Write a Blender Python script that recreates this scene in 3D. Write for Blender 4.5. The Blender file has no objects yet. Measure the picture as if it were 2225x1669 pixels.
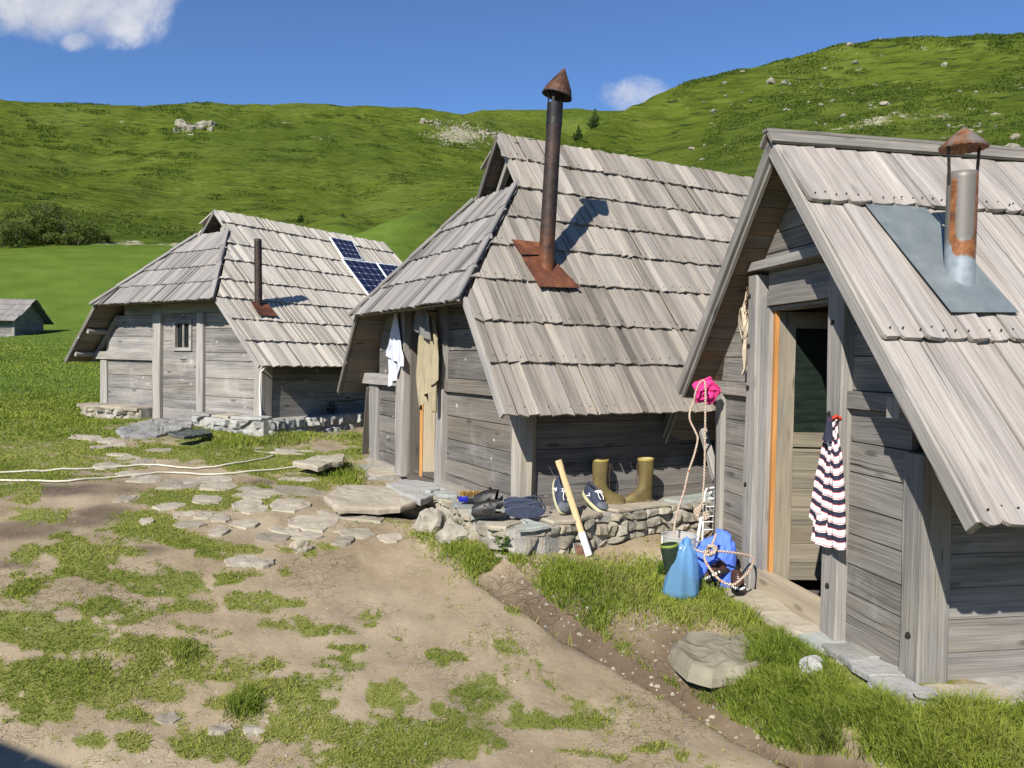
import bpy, bmesh, math, random
import numpy as np
from mathutils import Vector, Matrix
rad = math.radians
sc = bpy.context.scene
C = sc.collection

# ---------------------------------------------------------------- camera
# metres; the eye is the origin, X right, Y ahead, Z up
FPX, TH, ROLL, PW, PH = 1705.2, 0.0282, 0.0172, 2225.0, 1669.0
ct, st, cr, sr = math.cos(TH), math.sin(TH), math.cos(ROLL), math.sin(ROLL)
RIGHT = Vector((cr, sr*st, sr*ct)); UPV = Vector((-sr, cr*st, cr*ct)); FWD = Vector((0, ct, -st))
cam_d = bpy.data.cameras.new("camera"); cam = bpy.data.objects.new("camera", cam_d); C.objects.link(cam)
M = Matrix.Identity(4)
for i in range(3):
    M[i][0], M[i][1], M[i][2] = RIGHT[i], UPV[i], -FWD[i]
cam.matrix_world = M
cam_d.sensor_width = 36.0; cam_d.lens = 36.0*FPX/PW
cam_d.clip_start = 0.05; cam_d.clip_end = 5000
sc.camera = cam

# ---------------------------------------------------------------- world, sun, exposure
SUN = Vector((-0.335, -0.735, 0.59)).normalized()
SUN_EL = math.asin(SUN.z); SUN_AZ = math.atan2(SUN.x, SUN.y)
w = bpy.data.worlds.new("World"); sc.world = w; w.use_nodes = True
sun_d = bpy.data.lights.new("sun", 'SUN'); sun_d.energy = 5.0; sun_d.angle = rad(0.5); sun_d.color = (1.0, 0.945, 0.86)
sun = bpy.data.objects.new("sun", sun_d); C.objects.link(sun)
sun.rotation_euler = SUN.to_track_quat('Z', 'Y').to_euler()
sun.location = SUN*50
sc.view_settings.view_transform = 'Standard'; sc.view_settings.look = 'None'
sc.view_settings.exposure = 0.70; sc.view_settings.gamma = 1.0
sc.cycles.max_bounces = 6; sc.cycles.transparent_max_bounces = 8

class NT:
    """small helper to write node trees"""
    def __init__(s, tree): s.t = tree; s.t.nodes.clear()
    def n(s, typ, ins=None, **at):
        nd = s.t.nodes.new(typ)
        for k, v in at.items(): setattr(nd, k, v)
        for k, v in (ins or {}).items():
            sk = nd.inputs[k]
            if hasattr(v, 'is_output'): s.t.links.new(v, sk)
            else: sk.default_value = v
        return nd
    def math(s, op, a, b=None, c=None, clamp=False):
        nd = s.n('ShaderNodeMath', operation=op, use_clamp=clamp)
        for i, v in enumerate((a, b, c)):
            if v is None: continue
            if hasattr(v, 'is_output'): s.t.links.new(v, nd.inputs[i])
            else: nd.inputs[i].default_value = v
        return nd.outputs[0]
    def mix(s, f, a, b, mode='MIX'):
        nd = s.n('ShaderNodeMix', data_type='RGBA', blend_type=mode)
        for i, v in ((0, f), (6, a), (7, b)):
            if hasattr(v, 'is_output'): s.t.links.new(v, nd.inputs[i])
            elif i == 0: nd.inputs[0].default_value = v
            else: nd.inputs[i].default_value = (*v, 1) if len(v) == 3 else v
        return nd.outputs[2]
    def ramp(s, f, stops, interp='LINEAR'):
        nd = s.n('ShaderNodeValToRGB', {0: f}); cr_ = nd.color_ramp; cr_.interpolation = interp
        while len(cr_.elements) < len(stops): cr_.elements.new(0.5)
        for e, (p, c) in zip(cr_.elements, stops):
            e.position = p; e.color = (c, c, c, 1) if not hasattr(c, '__len__') else (*c, 1)
        return nd.outputs[0]
    def noise(s, vec, scale, detail=4, rough=0.55, dist=0.0, col=False):
        nd = s.n('ShaderNodeTexNoise', {'Scale': scale, 'Detail': detail, 'Roughness': rough, 'Distortion': dist})
        if vec is not None: s.t.links.new(vec, nd.inputs['Vector'])
        return nd.outputs['Color' if col else 'Fac']
    def smooth(s, v, lo, hi):
        nd = s.n('ShaderNodeMapRange', {'From Min': lo, 'From Max': hi}, interpolation_type='SMOOTHSTEP')
        s.t.links.new(v, nd.inputs[0]); return nd.outputs[0]
    def sep(s, v):
        nd = s.n('ShaderNodeSeparateXYZ', {0: v}); return nd.outputs
    def comb(s, x, y, z):
        nd = s.n('ShaderNodeCombineXYZ')
        for i, v in enumerate((x, y, z)):
            if hasattr(v, 'is_output'): s.t.links.new(v, nd.inputs[i])
            else: nd.inputs[i].default_value = v
        return nd.outputs[0]

def build_world():
    t = NT(w.node_tree)
    sky = t.n('ShaderNodeTexSky', sky_type='NISHITA', sun_disc=False, sun_elevation=SUN_EL, sun_rotation=SUN_AZ,
              altitude=1700, air_density=1.0, dust_density=0.25, ozone_density=3.0)
    skyc = t.mix(1.0, sky.outputs[0], (0.78, 0.97, 1.22), 'MULTIPLY')
    x, y, z = t.sep(t.n('ShaderNodeTexCoord').outputs['Generated'])
    ay = t.math('MAXIMUM', y, 0.001)
    gx = t.math('DIVIDE', x, ay); gz = t.math('DIVIDE', z, ay)         # gnomonic coordinates of the northern sky
    p = t.comb(gx, gz, 0)
    front = t.math('GREATER_THAN', y, 0.05)
    total = None
    # (centre x, centre z, radius x, radius z, noise scale, threshold)
    for cx, cz, rx, rz, ns, th, mx in ((-0.585, 0.462, 0.125, 0.062, 9.0, 0.30, .95), (-0.485, 0.440, 0.055, 0.048, 13.0, 0.36, .9), (-0.50, 0.398, 0.045, 0.016, 24.0, .50, .6), (-0.555, 0.394, 0.026, 0.014, 26.0, .48, .6), (0.150, 0.338, 0.050, 0.026, 20.0, 0.50, .62)):
        n = t.noise(p, ns, 9, 0.62, 0.6)
        dx = t.math('DIVIDE', t.math('SUBTRACT', gx, cx), rx); dz = t.math('DIVIDE', t.math('SUBTRACT', gz, cz), rz)
        r2 = t.math('ADD', t.math('MULTIPLY', dx, dx), t.math('MULTIPLY', dz, dz))
        fall = t.math('SUBTRACT', 1.0, r2)
        v = t.math('ADD', t.math('MULTIPLY', fall, 0.62), t.math('MULTIPLY', t.math('SUBTRACT', n, th), 1.5))
        v = t.math('MULTIPLY', t.smooth(v, 0.0, 0.75), mx)
        total = v if total is None else t.math('MAXIMUM', total, v)
    total = t.math('MULTIPLY', total, front)
    nb = t.noise(p, 9.0, 6, 0.6, 0.2)
    cl = t.ramp(nb, [(0.36, (3.6, 4.0, 5.0)), (0.60, (6.3, 6.4, 6.8))])
    col = t.mix(total, skyc, cl)
    bg = t.n('ShaderNodeBackground', {'Color': col, 'Strength': 0.076})
    t.n('ShaderNodeOutputWorld', {0: bg.outputs[0]})
build_world()

# ---------------------------------------------------------------- helpers
def tag(o, label=None, cat=None, group=None, kind=None):
    if label: o['label'] = label
    if cat: o['category'] = cat
    if group: o['group'] = group
    if kind: o['kind'] = kind
    return o

def empty(name, loc=(0, 0, 0), rz=0, parent=None):
    o = bpy.data.objects.new(name, None); C.objects.link(o)
    o.location = loc; o.rotation_euler = (0, 0, rz); o.empty_display_size = 0.1
    if parent: o.parent = parent
    return o

RND = random.Random(7)

class MB:
    """collects polygons with uv (metres) and a colour attribute, built into ONE mesh object"""
    def __init__(s): s.v = []; s.f = []; s.uv = []; s.c = []; s.m = []
    def face(s, pts, uv=None, col=(.5, 0, 0), mi=0):
        b = len(s.v); s.v += [tuple(p) for p in pts]; s.f.append(tuple(range(b, b+len(pts))))
        s.uv += uv if uv else [(p[0], p[1]) for p in pts]; s.c += [(*col, 1)]*len(pts); s.m.append(mi)
    def prism(s, bot, top, uvb=None, uvt=None, col=None, mi=0, cap=True):
        """closed prism between two matching rings (counter-clockwise seen from the top)"""
        col = col or (RND.random(), 0, RND.random()); n = len(bot)
        uvb = uvb or [(p[0], p[1]) for p in bot]; uvt = uvt or uvb
        b = len(s.v); s.v += [tuple(p) for p in bot]+[tuple(p) for p in top]
        if cap:
            s.f.append(tuple(b+n+i for i in range(n))); s.uv += list(uvt); s.m.append(mi)
            s.f.append(tuple(b+n-1-i for i in range(n))); s.uv += list(reversed(uvb)); s.m.append(mi)
            s.c += [(*col, 1)]*(2*n)
        for i in range(n):
            j = (i+1) % n
            s.f.append((b+i, b+j, b+n+j, b+n+i)); s.m.append(mi)
            d = 0.02
            s.uv += [uvb[i], uvb[j], (uvt[j][0]+d, uvt[j][1]+d), (uvt[i][0]+d, uvt[i][1]+d)]; s.c += [(*col, 1)]*4
    def board(s, o, L, S, T, col=None, jit=0.0, mi=0):
        """box: origin corner o, edge vectors L (along the grain), S, T"""
        o, L, S, T = map(Vector, (o, L, S, T))
        if L.cross(S).dot(T) < 0: o = o+S; S = -S
        l, w_ = L.length, S.length; t_ = T.length
        ru, rv = RND.random()*30, RND.random()*30
        j = lambda: Vector((RND.uniform(-jit, jit), RND.uniform(-jit, jit), RND.uniform(-jit, jit)))
        P = [o+j(), o+L+j(), o+L+S+j(), o+S+j()]; Q = [p+T for p in P]
        uv = [(ru, rv), (ru+l, rv), (ru+l, rv+w_), (ru, rv+w_)]
        col = col or (RND.random(), 0, RND.random())
        b = len(s.v); s.v += [tuple(p) for p in P+Q]; d = t_
        for idx, u in (((4, 5, 6, 7), uv), ((3, 2, 1, 0), uv[::-1]),
                       ((0, 1, 5, 4), [(ru, rv-d), (ru+l, rv-d), (ru+l, rv), (ru, rv)]),
                       ((2, 3, 7, 6), [(ru+l, rv+w_), (ru, rv+w_), (ru, rv+w_+d), (ru+l, rv+w_+d)]),
                       ((1, 2, 6, 5), [(ru+3, rv), (ru+3, rv+w_), (ru+3+d, rv+w_), (ru+3+d, rv)]),
                       ((3, 0, 4, 7), [(ru+5, rv), (ru+5, rv+w_), (ru+5+d, rv+w_), (ru+5+d, rv)])):
            s.f.append(tuple(b+i for i in idx)); s.uv += u; s.c += [(*col, 1)]*4; s.m.append(mi)
    def tube(s, pts, r, n=8, col=(.5, 0, .5), cap=True, mi=0):
        """round tube along pts; r a number or one per point"""
        pts = [Vector(p) for p in pts]; rs = r if hasattr(r, '__len__') else [r]*len(pts)
        b = len(s.v); ref = None; acc = 0
        for i, p in enumerate(pts):
            a = pts[max(i-1, 0)]; c = pts[min(i+1, len(pts)-1)]; t = (c-a).normalized()
            if ref is None: ref = t.orthogonal().normalized()
            ref = (ref - t*ref.dot(t)); ref = ref.normalized() if ref.length > 1e-6 else t.orthogonal().normalized()
            q = t.cross(ref)
            for k in range(n):
                an = 2*math.pi*k/n; s.v.append(tuple(p+(ref*math.cos(an)+q*math.sin(an))*rs[i]))
        lens = [0]
        for i in range(1, len(pts)): lens.append(lens[-1]+(pts[i]-pts[i-1]).length)
        for i in range(len(pts)-1):
            for k in range(n):
                k2 = (k+1) % n
                s.f.append((b+i*n+k, b+i*n+k2, b+(i+1)*n+k2, b+(i+1)*n+k)); s.m.append(mi)
                cc = 2*math.pi*max(rs[i], 1e-4)/n
                s.uv += [(lens[i], k*cc), (lens[i], (k+1)*cc), (lens[i+1], (k+1)*cc), (lens[i+1], k*cc)]; s.c += [(*col, 1)]*4
        if cap:
            for ring, rev in ((0, True), (len(pts)-1, False)):
                idx = [b+ring*n+k for k in range(n)]
                s.f.append(tuple(idx[::-1] if rev else idx)); s.uv += [(0, 0)]*n; s.c += [(*col, 1)]*n; s.m.append(mi)
    def grid(s, P, col=(.5, 0, .5), closed=False, mi=0, uvs=None):
        """P[i][j] points -> quads (closed joins the last j to the first)"""
        ni, nj = len(P), len(P[0]); b = len(s.v)
        for row in P: s.v += [tuple(p) for p in row]
        for i in range(ni-1):
            for j in range(nj if closed else nj-1):
                j2 = (j+1) % nj
                s.f.append((b+i*nj+j, b+i*nj+j2, b+(i+1)*nj+j2, b+(i+1)*nj+j)); s.m.append(mi)
                if uvs: s.uv += [uvs[i][j], uvs[i][j2], uvs[i+1][j2], uvs[i+1][j]]
                else: s.uv += [(i/(ni-1), j/nj), (i/(ni-1), (j+1)/nj), ((i+1)/(ni-1), (j+1)/nj), ((i+1)/(ni-1), j/nj)]
                s.c += [(*col, 1)]*4
    def build(s, name, mat, parent=None, smooth=False, merge=False):
        me = bpy.data.meshes.new(name); me.from_pydata(s.v, [], s.f)
        uvl = me.uv_layers.new(name="UVMap"); uvl.data.foreach_set('uv', np.array(s.uv, np.float32).ravel())
        ca = me.color_attributes.new('rnd', 'FLOAT_COLOR', 'CORNER'); ca.data.foreach_set('color', np.array(s.c, np.float32).ravel())
        for m in (mat if isinstance(mat, (list, tuple)) else [mat]): me.materials.append(m)
        if any(s.m): me.polygons.foreach_set('material_index', s.m)
        if merge:
            bm = bmesh.new(); bm.from_mesh(me); bmesh.ops.remove_doubles(bm, verts=bm.verts, dist=1e-5); bm.to_mesh(me); bm.free()
        if smooth: me.polygons.foreach_set('use_smooth', [True]*len(me.polygons))
        me.update()
        o = bpy.data.objects.new(name, me); C.objects.link(o)
        if parent: o.parent = parent
        return o

# numpy value noise
_perm = np.random.RandomState(11).rand(256, 256).astype(np.float32)
def vnoise(x, y):
    xi = np.floor(x).astype(int); yi = np.floor(y).astype(int); fx = x-xi; fy = y-yi
    fx = fx*fx*(3-2*fx); fy = fy*fy*(3-2*fy)
    a = _perm[xi & 255, yi & 255]; b = _perm[(xi+1) & 255, yi & 255]; c = _perm[xi & 255, (yi+1) & 255]; d = _perm[(xi+1) & 255, (yi+1) & 255]
    return (a*(1-fx)+b*fx)*(1-fy)+(c*(1-fx)+d*fx)*fy
def fbm(x, y, o=4, g=0.5):
    s = 0; a = 1; n = 0
    for i in range(o):
        s = s+a*vnoise(x*2**i+17.3*i, y*2**i+9.1*i); n += a; a *= g
    return s/n
def sstep(a, b, x):
    t = np.clip((x-a)/(b-a), 0, 1); return t*t*(3-2*t)

def sight(px, py):
    """direction from the eye through a point of the photograph (Y component 1)"""
    a = (px-PW/2)/FPX; b = -(py-PH/2)/FPX
    X = a*cr-b*sr; up = a*sr+b*cr
    return np.array([X, ct+up*st, -st+up*ct])/(ct+up*st)
def to_photo(x, y, z):
    fw = np.maximum(y*ct-z*st, 1e-3); up = y*st+z*ct
    return PW/2+FPX*(x*cr+up*sr)/fw, PH/2-FPX*(-x*sr+up*cr)/fw

# ---------------------------------------------------------------- materials
MAT = {}
def new_mat(name):
    m = bpy.data.materials.new(name); m.use_nodes = True; MAT[name] = m; return NT(m.node_tree)
def finish(t, col, rough=.85, bump=None, bd=.004, spec=.3, metal=0.0, bstr=1.0, **kw):
    ins = {'Base Color': col, 'Roughness': rough, 'Specular IOR Level': spec, 'Metallic': metal}
    if bump is not None: ins['Normal'] = t.n('ShaderNodeBump', {'Height': bump, 'Distance': bd, 'Strength': bstr}).outputs[0]
    ins.update(kw)
    b = t.n('ShaderNodeBsdfPrincipled', {k: ((*v, 1) if isinstance(v, tuple) and len(v) == 3 and k != 'Normal' else v) for k, v in ins.items()})
    t.n('ShaderNodeOutputMaterial', {0: b.outputs[0]}); return b

def wood(name, dark, light, warm=(.20, .14, .07), warm_amt=.25, fine=95., bd=.0025, pale=None, knots=.7, soot=(.05, .042, .036), rough=.82, cool=(.30, .31, .33), spots=0.0):
    t = new_mat(name)
    uv = t.n('ShaderNodeUVMap').outputs[0]; u, v, _ = t.sep(uv)
    rn = t.n('ShaderNodeVertexColor', layer_name='rnd').outputs[0]; r1, st_, r2 = t.sep(rn)
    off = t.math('MULTIPLY', r1, 60.0)
    wob = t.noise(t.comb(t.math('MULTIPLY', u, 1.6), t.math('MULTIPLY', v, 3.0), off), 1.0, 2)
    vv = t.math('ADD', v, t.math('MULTIPLY', t.math('SUBTRACT', wob, .5), .05))
    g1 = t.noise(t.comb(t.math('MULTIPLY', u, 2.2), t.math('MULTIPLY', vv, fine), off), 1.0, 3, .6)
    g2 = t.noise(t.comb(t.math('MULTIPLY', u, .9), t.math('MULTIPLY', vv, 16.0), off), 1.0, 4, .6)
    g3 = t.noise(t.comb(t.math('MULTIPLY', u, 1.3), t.math('MULTIPLY', vv, 5.0), off), 1.0, 3, .6)
    fac = t.math('ADD', t.math('ADD', t.math('MULTIPLY', g1, .50), t.math('MULTIPLY', g2, .42)), t.math('MULTIPLY', t.math('SUBTRACT', g3, .5), .22))
    fac = t.math('ADD', t.math('SUBTRACT', fac, .04), t.math('MULTIPLY', t.math('SUBTRACT', r1, .5), .11))
    col = t.ramp(fac, [(.27, dark), (.48, tuple(.5*(a+b) for a, b in zip(dark, light))), (.68, light)])
    gm = t.ramp(g3, [(.35, 0.0), (.72, 1.0)])
    col = t.mix(t.math('MULTIPLY', gm, t.math('MULTIPLY', r2, warm_amt)), col, warm)
    col = t.mix(t.math('MULTIPLY', t.smooth(r2, .78, .95), .14), col, cool)
    obj = t.n('ShaderNodeTexCoord').outputs['Object']
    if pale:
        pn = t.noise(obj, 2.3, 5, .65)
        col = t.mix(t.math('MULTIPLY', t.smooth(pn, .54, .78), .35), col, pale)
    vo = t.n('ShaderNodeTexVoronoi', {'Vector': t.comb(t.math('MULTIPLY', u, 2.1), t.math('MULTIPLY', v, 7.0), off), 'Scale': 1.0, 'Randomness': 1.0})
    d = vo.outputs['Distance']
    kn = t.math('MULTIPLY', t.smooth(d, .16, .06), knots)
    col = t.mix(kn, col, tuple(c*.62 for c in dark))
    crack = t.noise(t.comb(t.math('MULTIPLY', u, .7), t.math('MULTIPLY', vv, 42.0), t.math('ADD', off, 9.0)), 1.0, 2, .5)
    ck = t.smooth(crack, .69, .75)
    col = t.mix(t.math('MULTIPLY', ck, .75), col, tuple(c*.3 for c in dark))
    if spots:
        sp = t.n('ShaderNodeTexVoronoi', {'Vector': t.comb(t.math('MULTIPLY', u, 7.0), t.math('MULTIPLY', v, 9.0), off), 'Scale': 1.0})
        sc_ = t.math('MULTIPLY', t.smooth(sp.outputs['Distance'], .17, .08), t.math('GREATER_THAN', t.sep(sp.outputs['Color'])[0], .62))
        col = t.mix(t.math('MULTIPLY', sc_, spots), col, (.50, .49, .47))
    sn = t.noise(obj, 5.0, 4, .6)
    col = t.mix(t.math('MULTIPLY', st_, t.math('ADD', .45, t.math('MULTIPLY', sn, .7)), clamp=True), col, soot)
    hgt = t.math('SUBTRACT', t.math('ADD', g1, t.math('MULTIPLY', g2, .8)), t.math('MULTIPLY', ck, 1.5))
    finish(t, col, rough, hgt, bd, .25)

def plain(name, color, rough=.8, var=.25, scale=8.0, bump=0.0, bscale=40., metal=0.0, spec=.3, **kw):
    t = new_mat(name); obj = t.n('ShaderNodeTexCoord').outputs['Object']
    n = t.noise(obj, scale, 5, .6)
    a = tuple(c*(1-var) for c in color); b = tuple(min(1, c*(1+var)) for c in color)
    col = t.ramp(n, [(.3, a), (.7, b)])
    finish(t, col, rough, t.noise(obj, bscale, 4, .6) if bump else None, bump, spec, metal, **kw)

def build_materials():
    wood('wall_wood', (.062, .057, .052), (.235, .222, .205), (.22, .17, .10), .45, bd=.004, pale=(.36, .35, .33), spots=.65)
    wood('right_hut_wood', (.085, .079, .072), (.32, .302, .275), (.27, .23, .14), .45, bd=.004, pale=(.42, .41, .39))
    wood('left_hut_wood', (.075, .07, .065), (.37, .35, .33), (.32, .27, .18), .4, bd=.004, pale=(.50, .49, .47), spots=.5)
    wood('shingle_wood', (.15, .132, .112), (.43, .385, .33), (.34, .28, .2), .18, bd=.002, knots=.15)
    wood('pale_shingle', (.30, .27, .225), (.60, .555, .475), (.48, .42, .31), .18, bd=.002, knots=.15)
    wood('long_shingle', (.16, .142, .126), (.43, .392, .355), (.34, .29, .23), .18, fine=75., bd=.002, knots=.5)
    wood('hip_wood', (.12, .112, .106), (.34, .32, .30), (.28, .24, .19), .3, bd=.002, knots=.15)
    wood('soffit_wood', (.09, .078, .062), (.24, .21, .17), (.24, .13, .05), .55, bd=.002)
    wood('soffit_stained', (.10, .085, .065), (.27, .235, .185), (.30, .15, .04), .8, bd=.004, pale=(.34, .21, .08))
    wood('trim_wood', (.15, .14, .128), (.41, .388, .36), (.34, .29, .2), .3, bd=.002, knots=.4)
    wood('post_wood', (.16, .145, .125), (.42, .395, .36), (.32, .25, .15), .5, bd=.004, knots=.5)
    wood('fresh_wood', (.26, .115, .035), (.55, .28, .095), (.6, .28, .07), .5, bd=.001, cool=(.6, .3, .1))
    wood('door_wood', (.24, .20, .14), (.47, .41, .31), (.44, .33, .19), .5, bd=.0015, cool=(.4, .36, .3))
    wood('handle_wood', (.42, .29, .14), (.64, .50, .30), (.75, .5, .25), .3, bd=.0004, knots=.1, cool=(.8, .66, .42), rough=.55)
    wood('old_door', (.085, .074, .056), (.29, .258, .20), (.32, .25, .14), .4, bd=.002)
    wood('dark_wood', (.06, .054, .047), (.17, .155, .135), (.16, .12, .07), .4, bd=.003)

    # masonry and loose stone
    def stone(name, a, b, c, bd=.01, sc_=6., lichen=(.30, .29, .20)):
        t = new_mat(name); obj = t.n('ShaderNodeTexCoord').outputs['Object']
        r1, s_, r2 = t.sep(t.n('ShaderNodeVertexColor', layer_name='rnd').outputs[0])
        n = t.noise(obj, sc_, 7, .65); n2 = t.noise(obj, sc_*5, 5, .65); lay = t.noise(obj, sc_*.5, 3, .5)
        col = t.ramp(t.math('ADD', t.math('MULTIPLY', n, .7), t.math('MULTIPLY', n2, .3)), [(.3, a), (.68, b)])
        col = t.mix(t.math('MULTIPLY', r2, .6), col, c)
        col = t.mix(t.math('MULTIPLY', t.smooth(r1, .55, 1.0), .5), col, tuple(.6*x for x in a))
        col = t.mix(t.math('MULTIPLY', t.smooth(lay, .55, .75), .6), col, lichen)
        col = t.mix(t.math('MULTIPLY', t.smooth(n2, .68, .8), .6), col, tuple(.35*x for x in a))
        finish(t, col, .9, t.math('ADD', n, t.math('MULTIPLY', n2, .45)), bd, .2)
    stone('field_stone', (.15, .137, .115), (.38, .355, .30), (.33, .28, .195), .018)
    stone('grey_stone', (.19, .188, .18), (.42, .415, .395), (.36, .355, .33), .015)
    stone('slab_stone', (.215, .185, .14), (.41, .365, .29), (.34, .30, .235), .010, 4., (.27, .25, .17))
    stone('green_slab', (.19, .205, .19), (.38, .40, .37), (.30, .325, .30), .008, 5., (.36, .36, .31))
    stone('boulder_stone', (.18, .158, .118), (.335, .295, .225), (.26, .235, .175), .02, 3.2)
    stone('cliff_stone', (.14, .13, .10), (.34, .315, .25), (.27, .245, .175), .3, .5)
    plain('mortar', (.30, .285, .255), .95, .3, 14, .008, 50)

    # ground
    t = new_mat('ground'); obj = t.n('ShaderNodeTexCoord').outputs['Object']
    A = lambda s: t.n('ShaderNodeAttribute', attribute_name=s).outputs['Fac']
    turf, wet, rock = A('turf'), A('wet'), A('rock')
    dist = t.math('SQRT', t.n('ShaderNodeVectorMath', {0: obj, 1: obj}, operation='DOT_PRODUCT').outputs['Value'])
    # soil
    s1 = t.noise(obj, 2.2, 6, .62); s2 = t.math('ADD', t.math('MULTIPLY', t.noise(obj, 38., 4, .65), .6), t.math('MULTIPLY', t.noise(obj, 130., 3, .7), .4)); s3 = t.noise(obj, .9, 3)
    soil = t.ramp(t.math('ADD', t.math('MULTIPLY', s1, .6), t.math('MULTIPLY', s2, .4)), [(.30, (.16, .120, .074)), (.50, (.272, .215, .140)), (.7, (.385, .318, .216))])
    soil = t.mix(t.math('MULTIPLY', t.smooth(s3, .4, .7), .4), soil, (.30, .25, .18))
    wv = t.n('ShaderNodeVectorMath', {0: obj, 1: t.n('ShaderNodeVectorMath', {0: t.noise(obj, 6., 3, col=True), 'Scale': .25}, operation='SCALE').outputs[0]}, operation='ADD').outputs[0]
    cr1 = t.n('ShaderNodeTexVoronoi', {'Vector': wv, 'Scale': 7.5}, feature='DISTANCE_TO_EDGE').outputs['Distance']
    cr2 = t.n('ShaderNodeTexVoronoi', {'Vector': wv, 'Scale': 19.}, feature='DISTANCE_TO_EDGE').outputs['Distance']
    ckm = t.smooth(t.noise(obj, 1.3, 3), .48, .62)
    ck = t.math('MULTIPLY', t.math('MAXIMUM', t.smooth(cr1, .016, .003), t.math('MULTIPLY', t.smooth(cr2, .022, .006), .6)), ckm)
    soil = t.mix(t.math('MULTIPLY', ck, .28), soil, (.12, .085, .055))
    peb = t.n('ShaderNodeTexVoronoi', {'Vector': obj, 'Scale': 42.}); pm = t.math('MULTIPLY', t.smooth(peb.outputs['Distance'], .26, .16), t.math('GREATER_THAN', t.sep(peb.outputs['Color'])[0], .84))
    soil = t.mix(t.math('MULTIPLY', pm, .8), soil, (.47, .42, .34))
    soil = t.mix(t.math('MULTIPLY', wet, .88), soil, t.mix(s2, (.040, .026, .016), (.10, .066, .042)))
    # turf seen from near and from far
    f1 = t.noise(obj, .35, 5, .6); f2 = t.noise(obj, 7., 5, .7); f3 = t.noise(obj, .06, 4, .6)
    stz = t.n('ShaderNodeMapping', {'Vector': obj, 'Scale': (.16, .5, .5)}).outputs[0]
    hz = t.noise(stz, 1.0, 6, .68, .4)
    nearg = t.ramp(t.math('ADD', t.math('MULTIPLY', f1, .5), t.math('MULTIPLY', f2, .5)), [(.33, (.10, .115, .028)), (.5, (.16, .17, .042)), (.68, (.23, .215, .08))])
    fard = t.ramp(t.math('ADD', t.math('MULTIPLY', hz, .65), t.math('MULTIPLY', f3, .35)), [(.30, (.026, .038, .009)), (.42, (.052, .073, .012)), (.53, (.086, .116, .016)), (.66, (.128, .150, .034))])
    fard = t.mix(t.math('MULTIPLY', t.smooth(t.noise(obj, .018, 4, .6), .45, .7), .5), fard, (.115, .145, .032))
    fard = t.mix(t.math('MULTIPLY', t.smooth(t.noise(t.n('ShaderNodeMapping', {'Vector': obj, 'Location': (31., 7., 3.), 'Scale': (.010, .016, .016)}).outputs[0], 1., 5, .62, .5), .47, .62), .42), fard, (.044, .068, .012))
    hz2 = t.noise(t.n('ShaderNodeMapping', {'Vector': obj, 'Scale': (.20, .62, .9)}).outputs[0], 1.0, 3, .6)
    fard = t.mix(t.math('MULTIPLY', t.smooth(hz2, .575, .635), .85), fard, (.018, .036, .012))
    meadow = t.ramp(t.math('ADD', t.math('MULTIPLY', f1, .6), t.math('MULTIPLY', f2, .4)), [(.3, (.055, .095, .014)), (.5, (.082, .132, .018)), (.7, (.12, .165, .032))])
    xo, yo, _ = t.sep(obj); kr = t.math('MULTIPLY', t.smooth(t.math('DIVIDE', xo, t.math('MAXIMUM', yo, 1.0)), -.20, -.06), t.smooth(dist, 26., 48.))
    kfar = t.math('MAXIMUM', t.smooth(dist, 80., 120.), kr); knear = t.smooth(dist, 6., 16.)
    grass = t.mix(kfar, t.mix(knear, nearg, meadow), fard)
    rk1 = t.noise(obj, .55, 7, .7); rockc = t.ramp(rk1, [(.35, (.12, .12, .06)), (.52, (.27, .25, .16)), (.66, (.44, .41, .31))])
    tn = t.math('MULTIPLY', turf, t.math('ADD', .25, t.math('MULTIPLY', t.noise(obj, 16., 4, .7), 1.0)))
    tfar = t.math('MAXIMUM', t.smooth(tn, .25, .75), t.math('MULTIPLY', turf, t.smooth(dist, 8., 14.)))
    col = t.mix(tfar, soil, grass)
    rf = t.smooth(t.math('ADD', rock, t.math('MULTIPLY', t.math('SUBTRACT', rk1, .5), 1.3)), .42, .62)
    col = t.mix(rf, col, rockc)
    rough = t.math('SUBTRACT', .95, t.math('MULTIPLY', wet, .12))
    hn = t.math('ADD', t.math('MULTIPLY', s1, .5), t.math('ADD', t.math('MULTIPLY', s2, .25), t.math('MULTIPLY', ck, -.35)))
    hn = t.math('ADD', hn, t.math('MULTIPLY', pm, .4))
    b1 = t.n('ShaderNodeBump', {'Height': hn, 'Distance': .02, 'Strength': t.smooth(dist, 30., 12.)})
    b2 = t.n('ShaderNodeBump', {'Height': t.math('ADD', hz, t.math('MULTIPLY', t.noise(obj, 1.2, 5, .7), .35)), 'Distance': 1.6, 'Strength': t.math('MULTIPLY', kfar, .8), 'Normal': b1.outputs[0]})
    b3 = t.n('ShaderNodeBump', {'Height': f2, 'Distance': .12, 'Strength': t.math('MULTIPLY', t.smooth(dist, 10., 25.), .6), 'Normal': b2.outputs[0]})
    bs = t.n('ShaderNodeBsdfPrincipled', {'Base Color': col, 'Roughness': rough, 'Specular IOR Level': t.math('MULTIPLY', t.math('ADD', .12, t.math('MULTIPLY', wet, .2)), t.smooth(dist, 120., 20.)), 'Normal': b3.outputs[0]})
    t.n('ShaderNodeOutputMaterial', {0: bs.outputs[0]})

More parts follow.
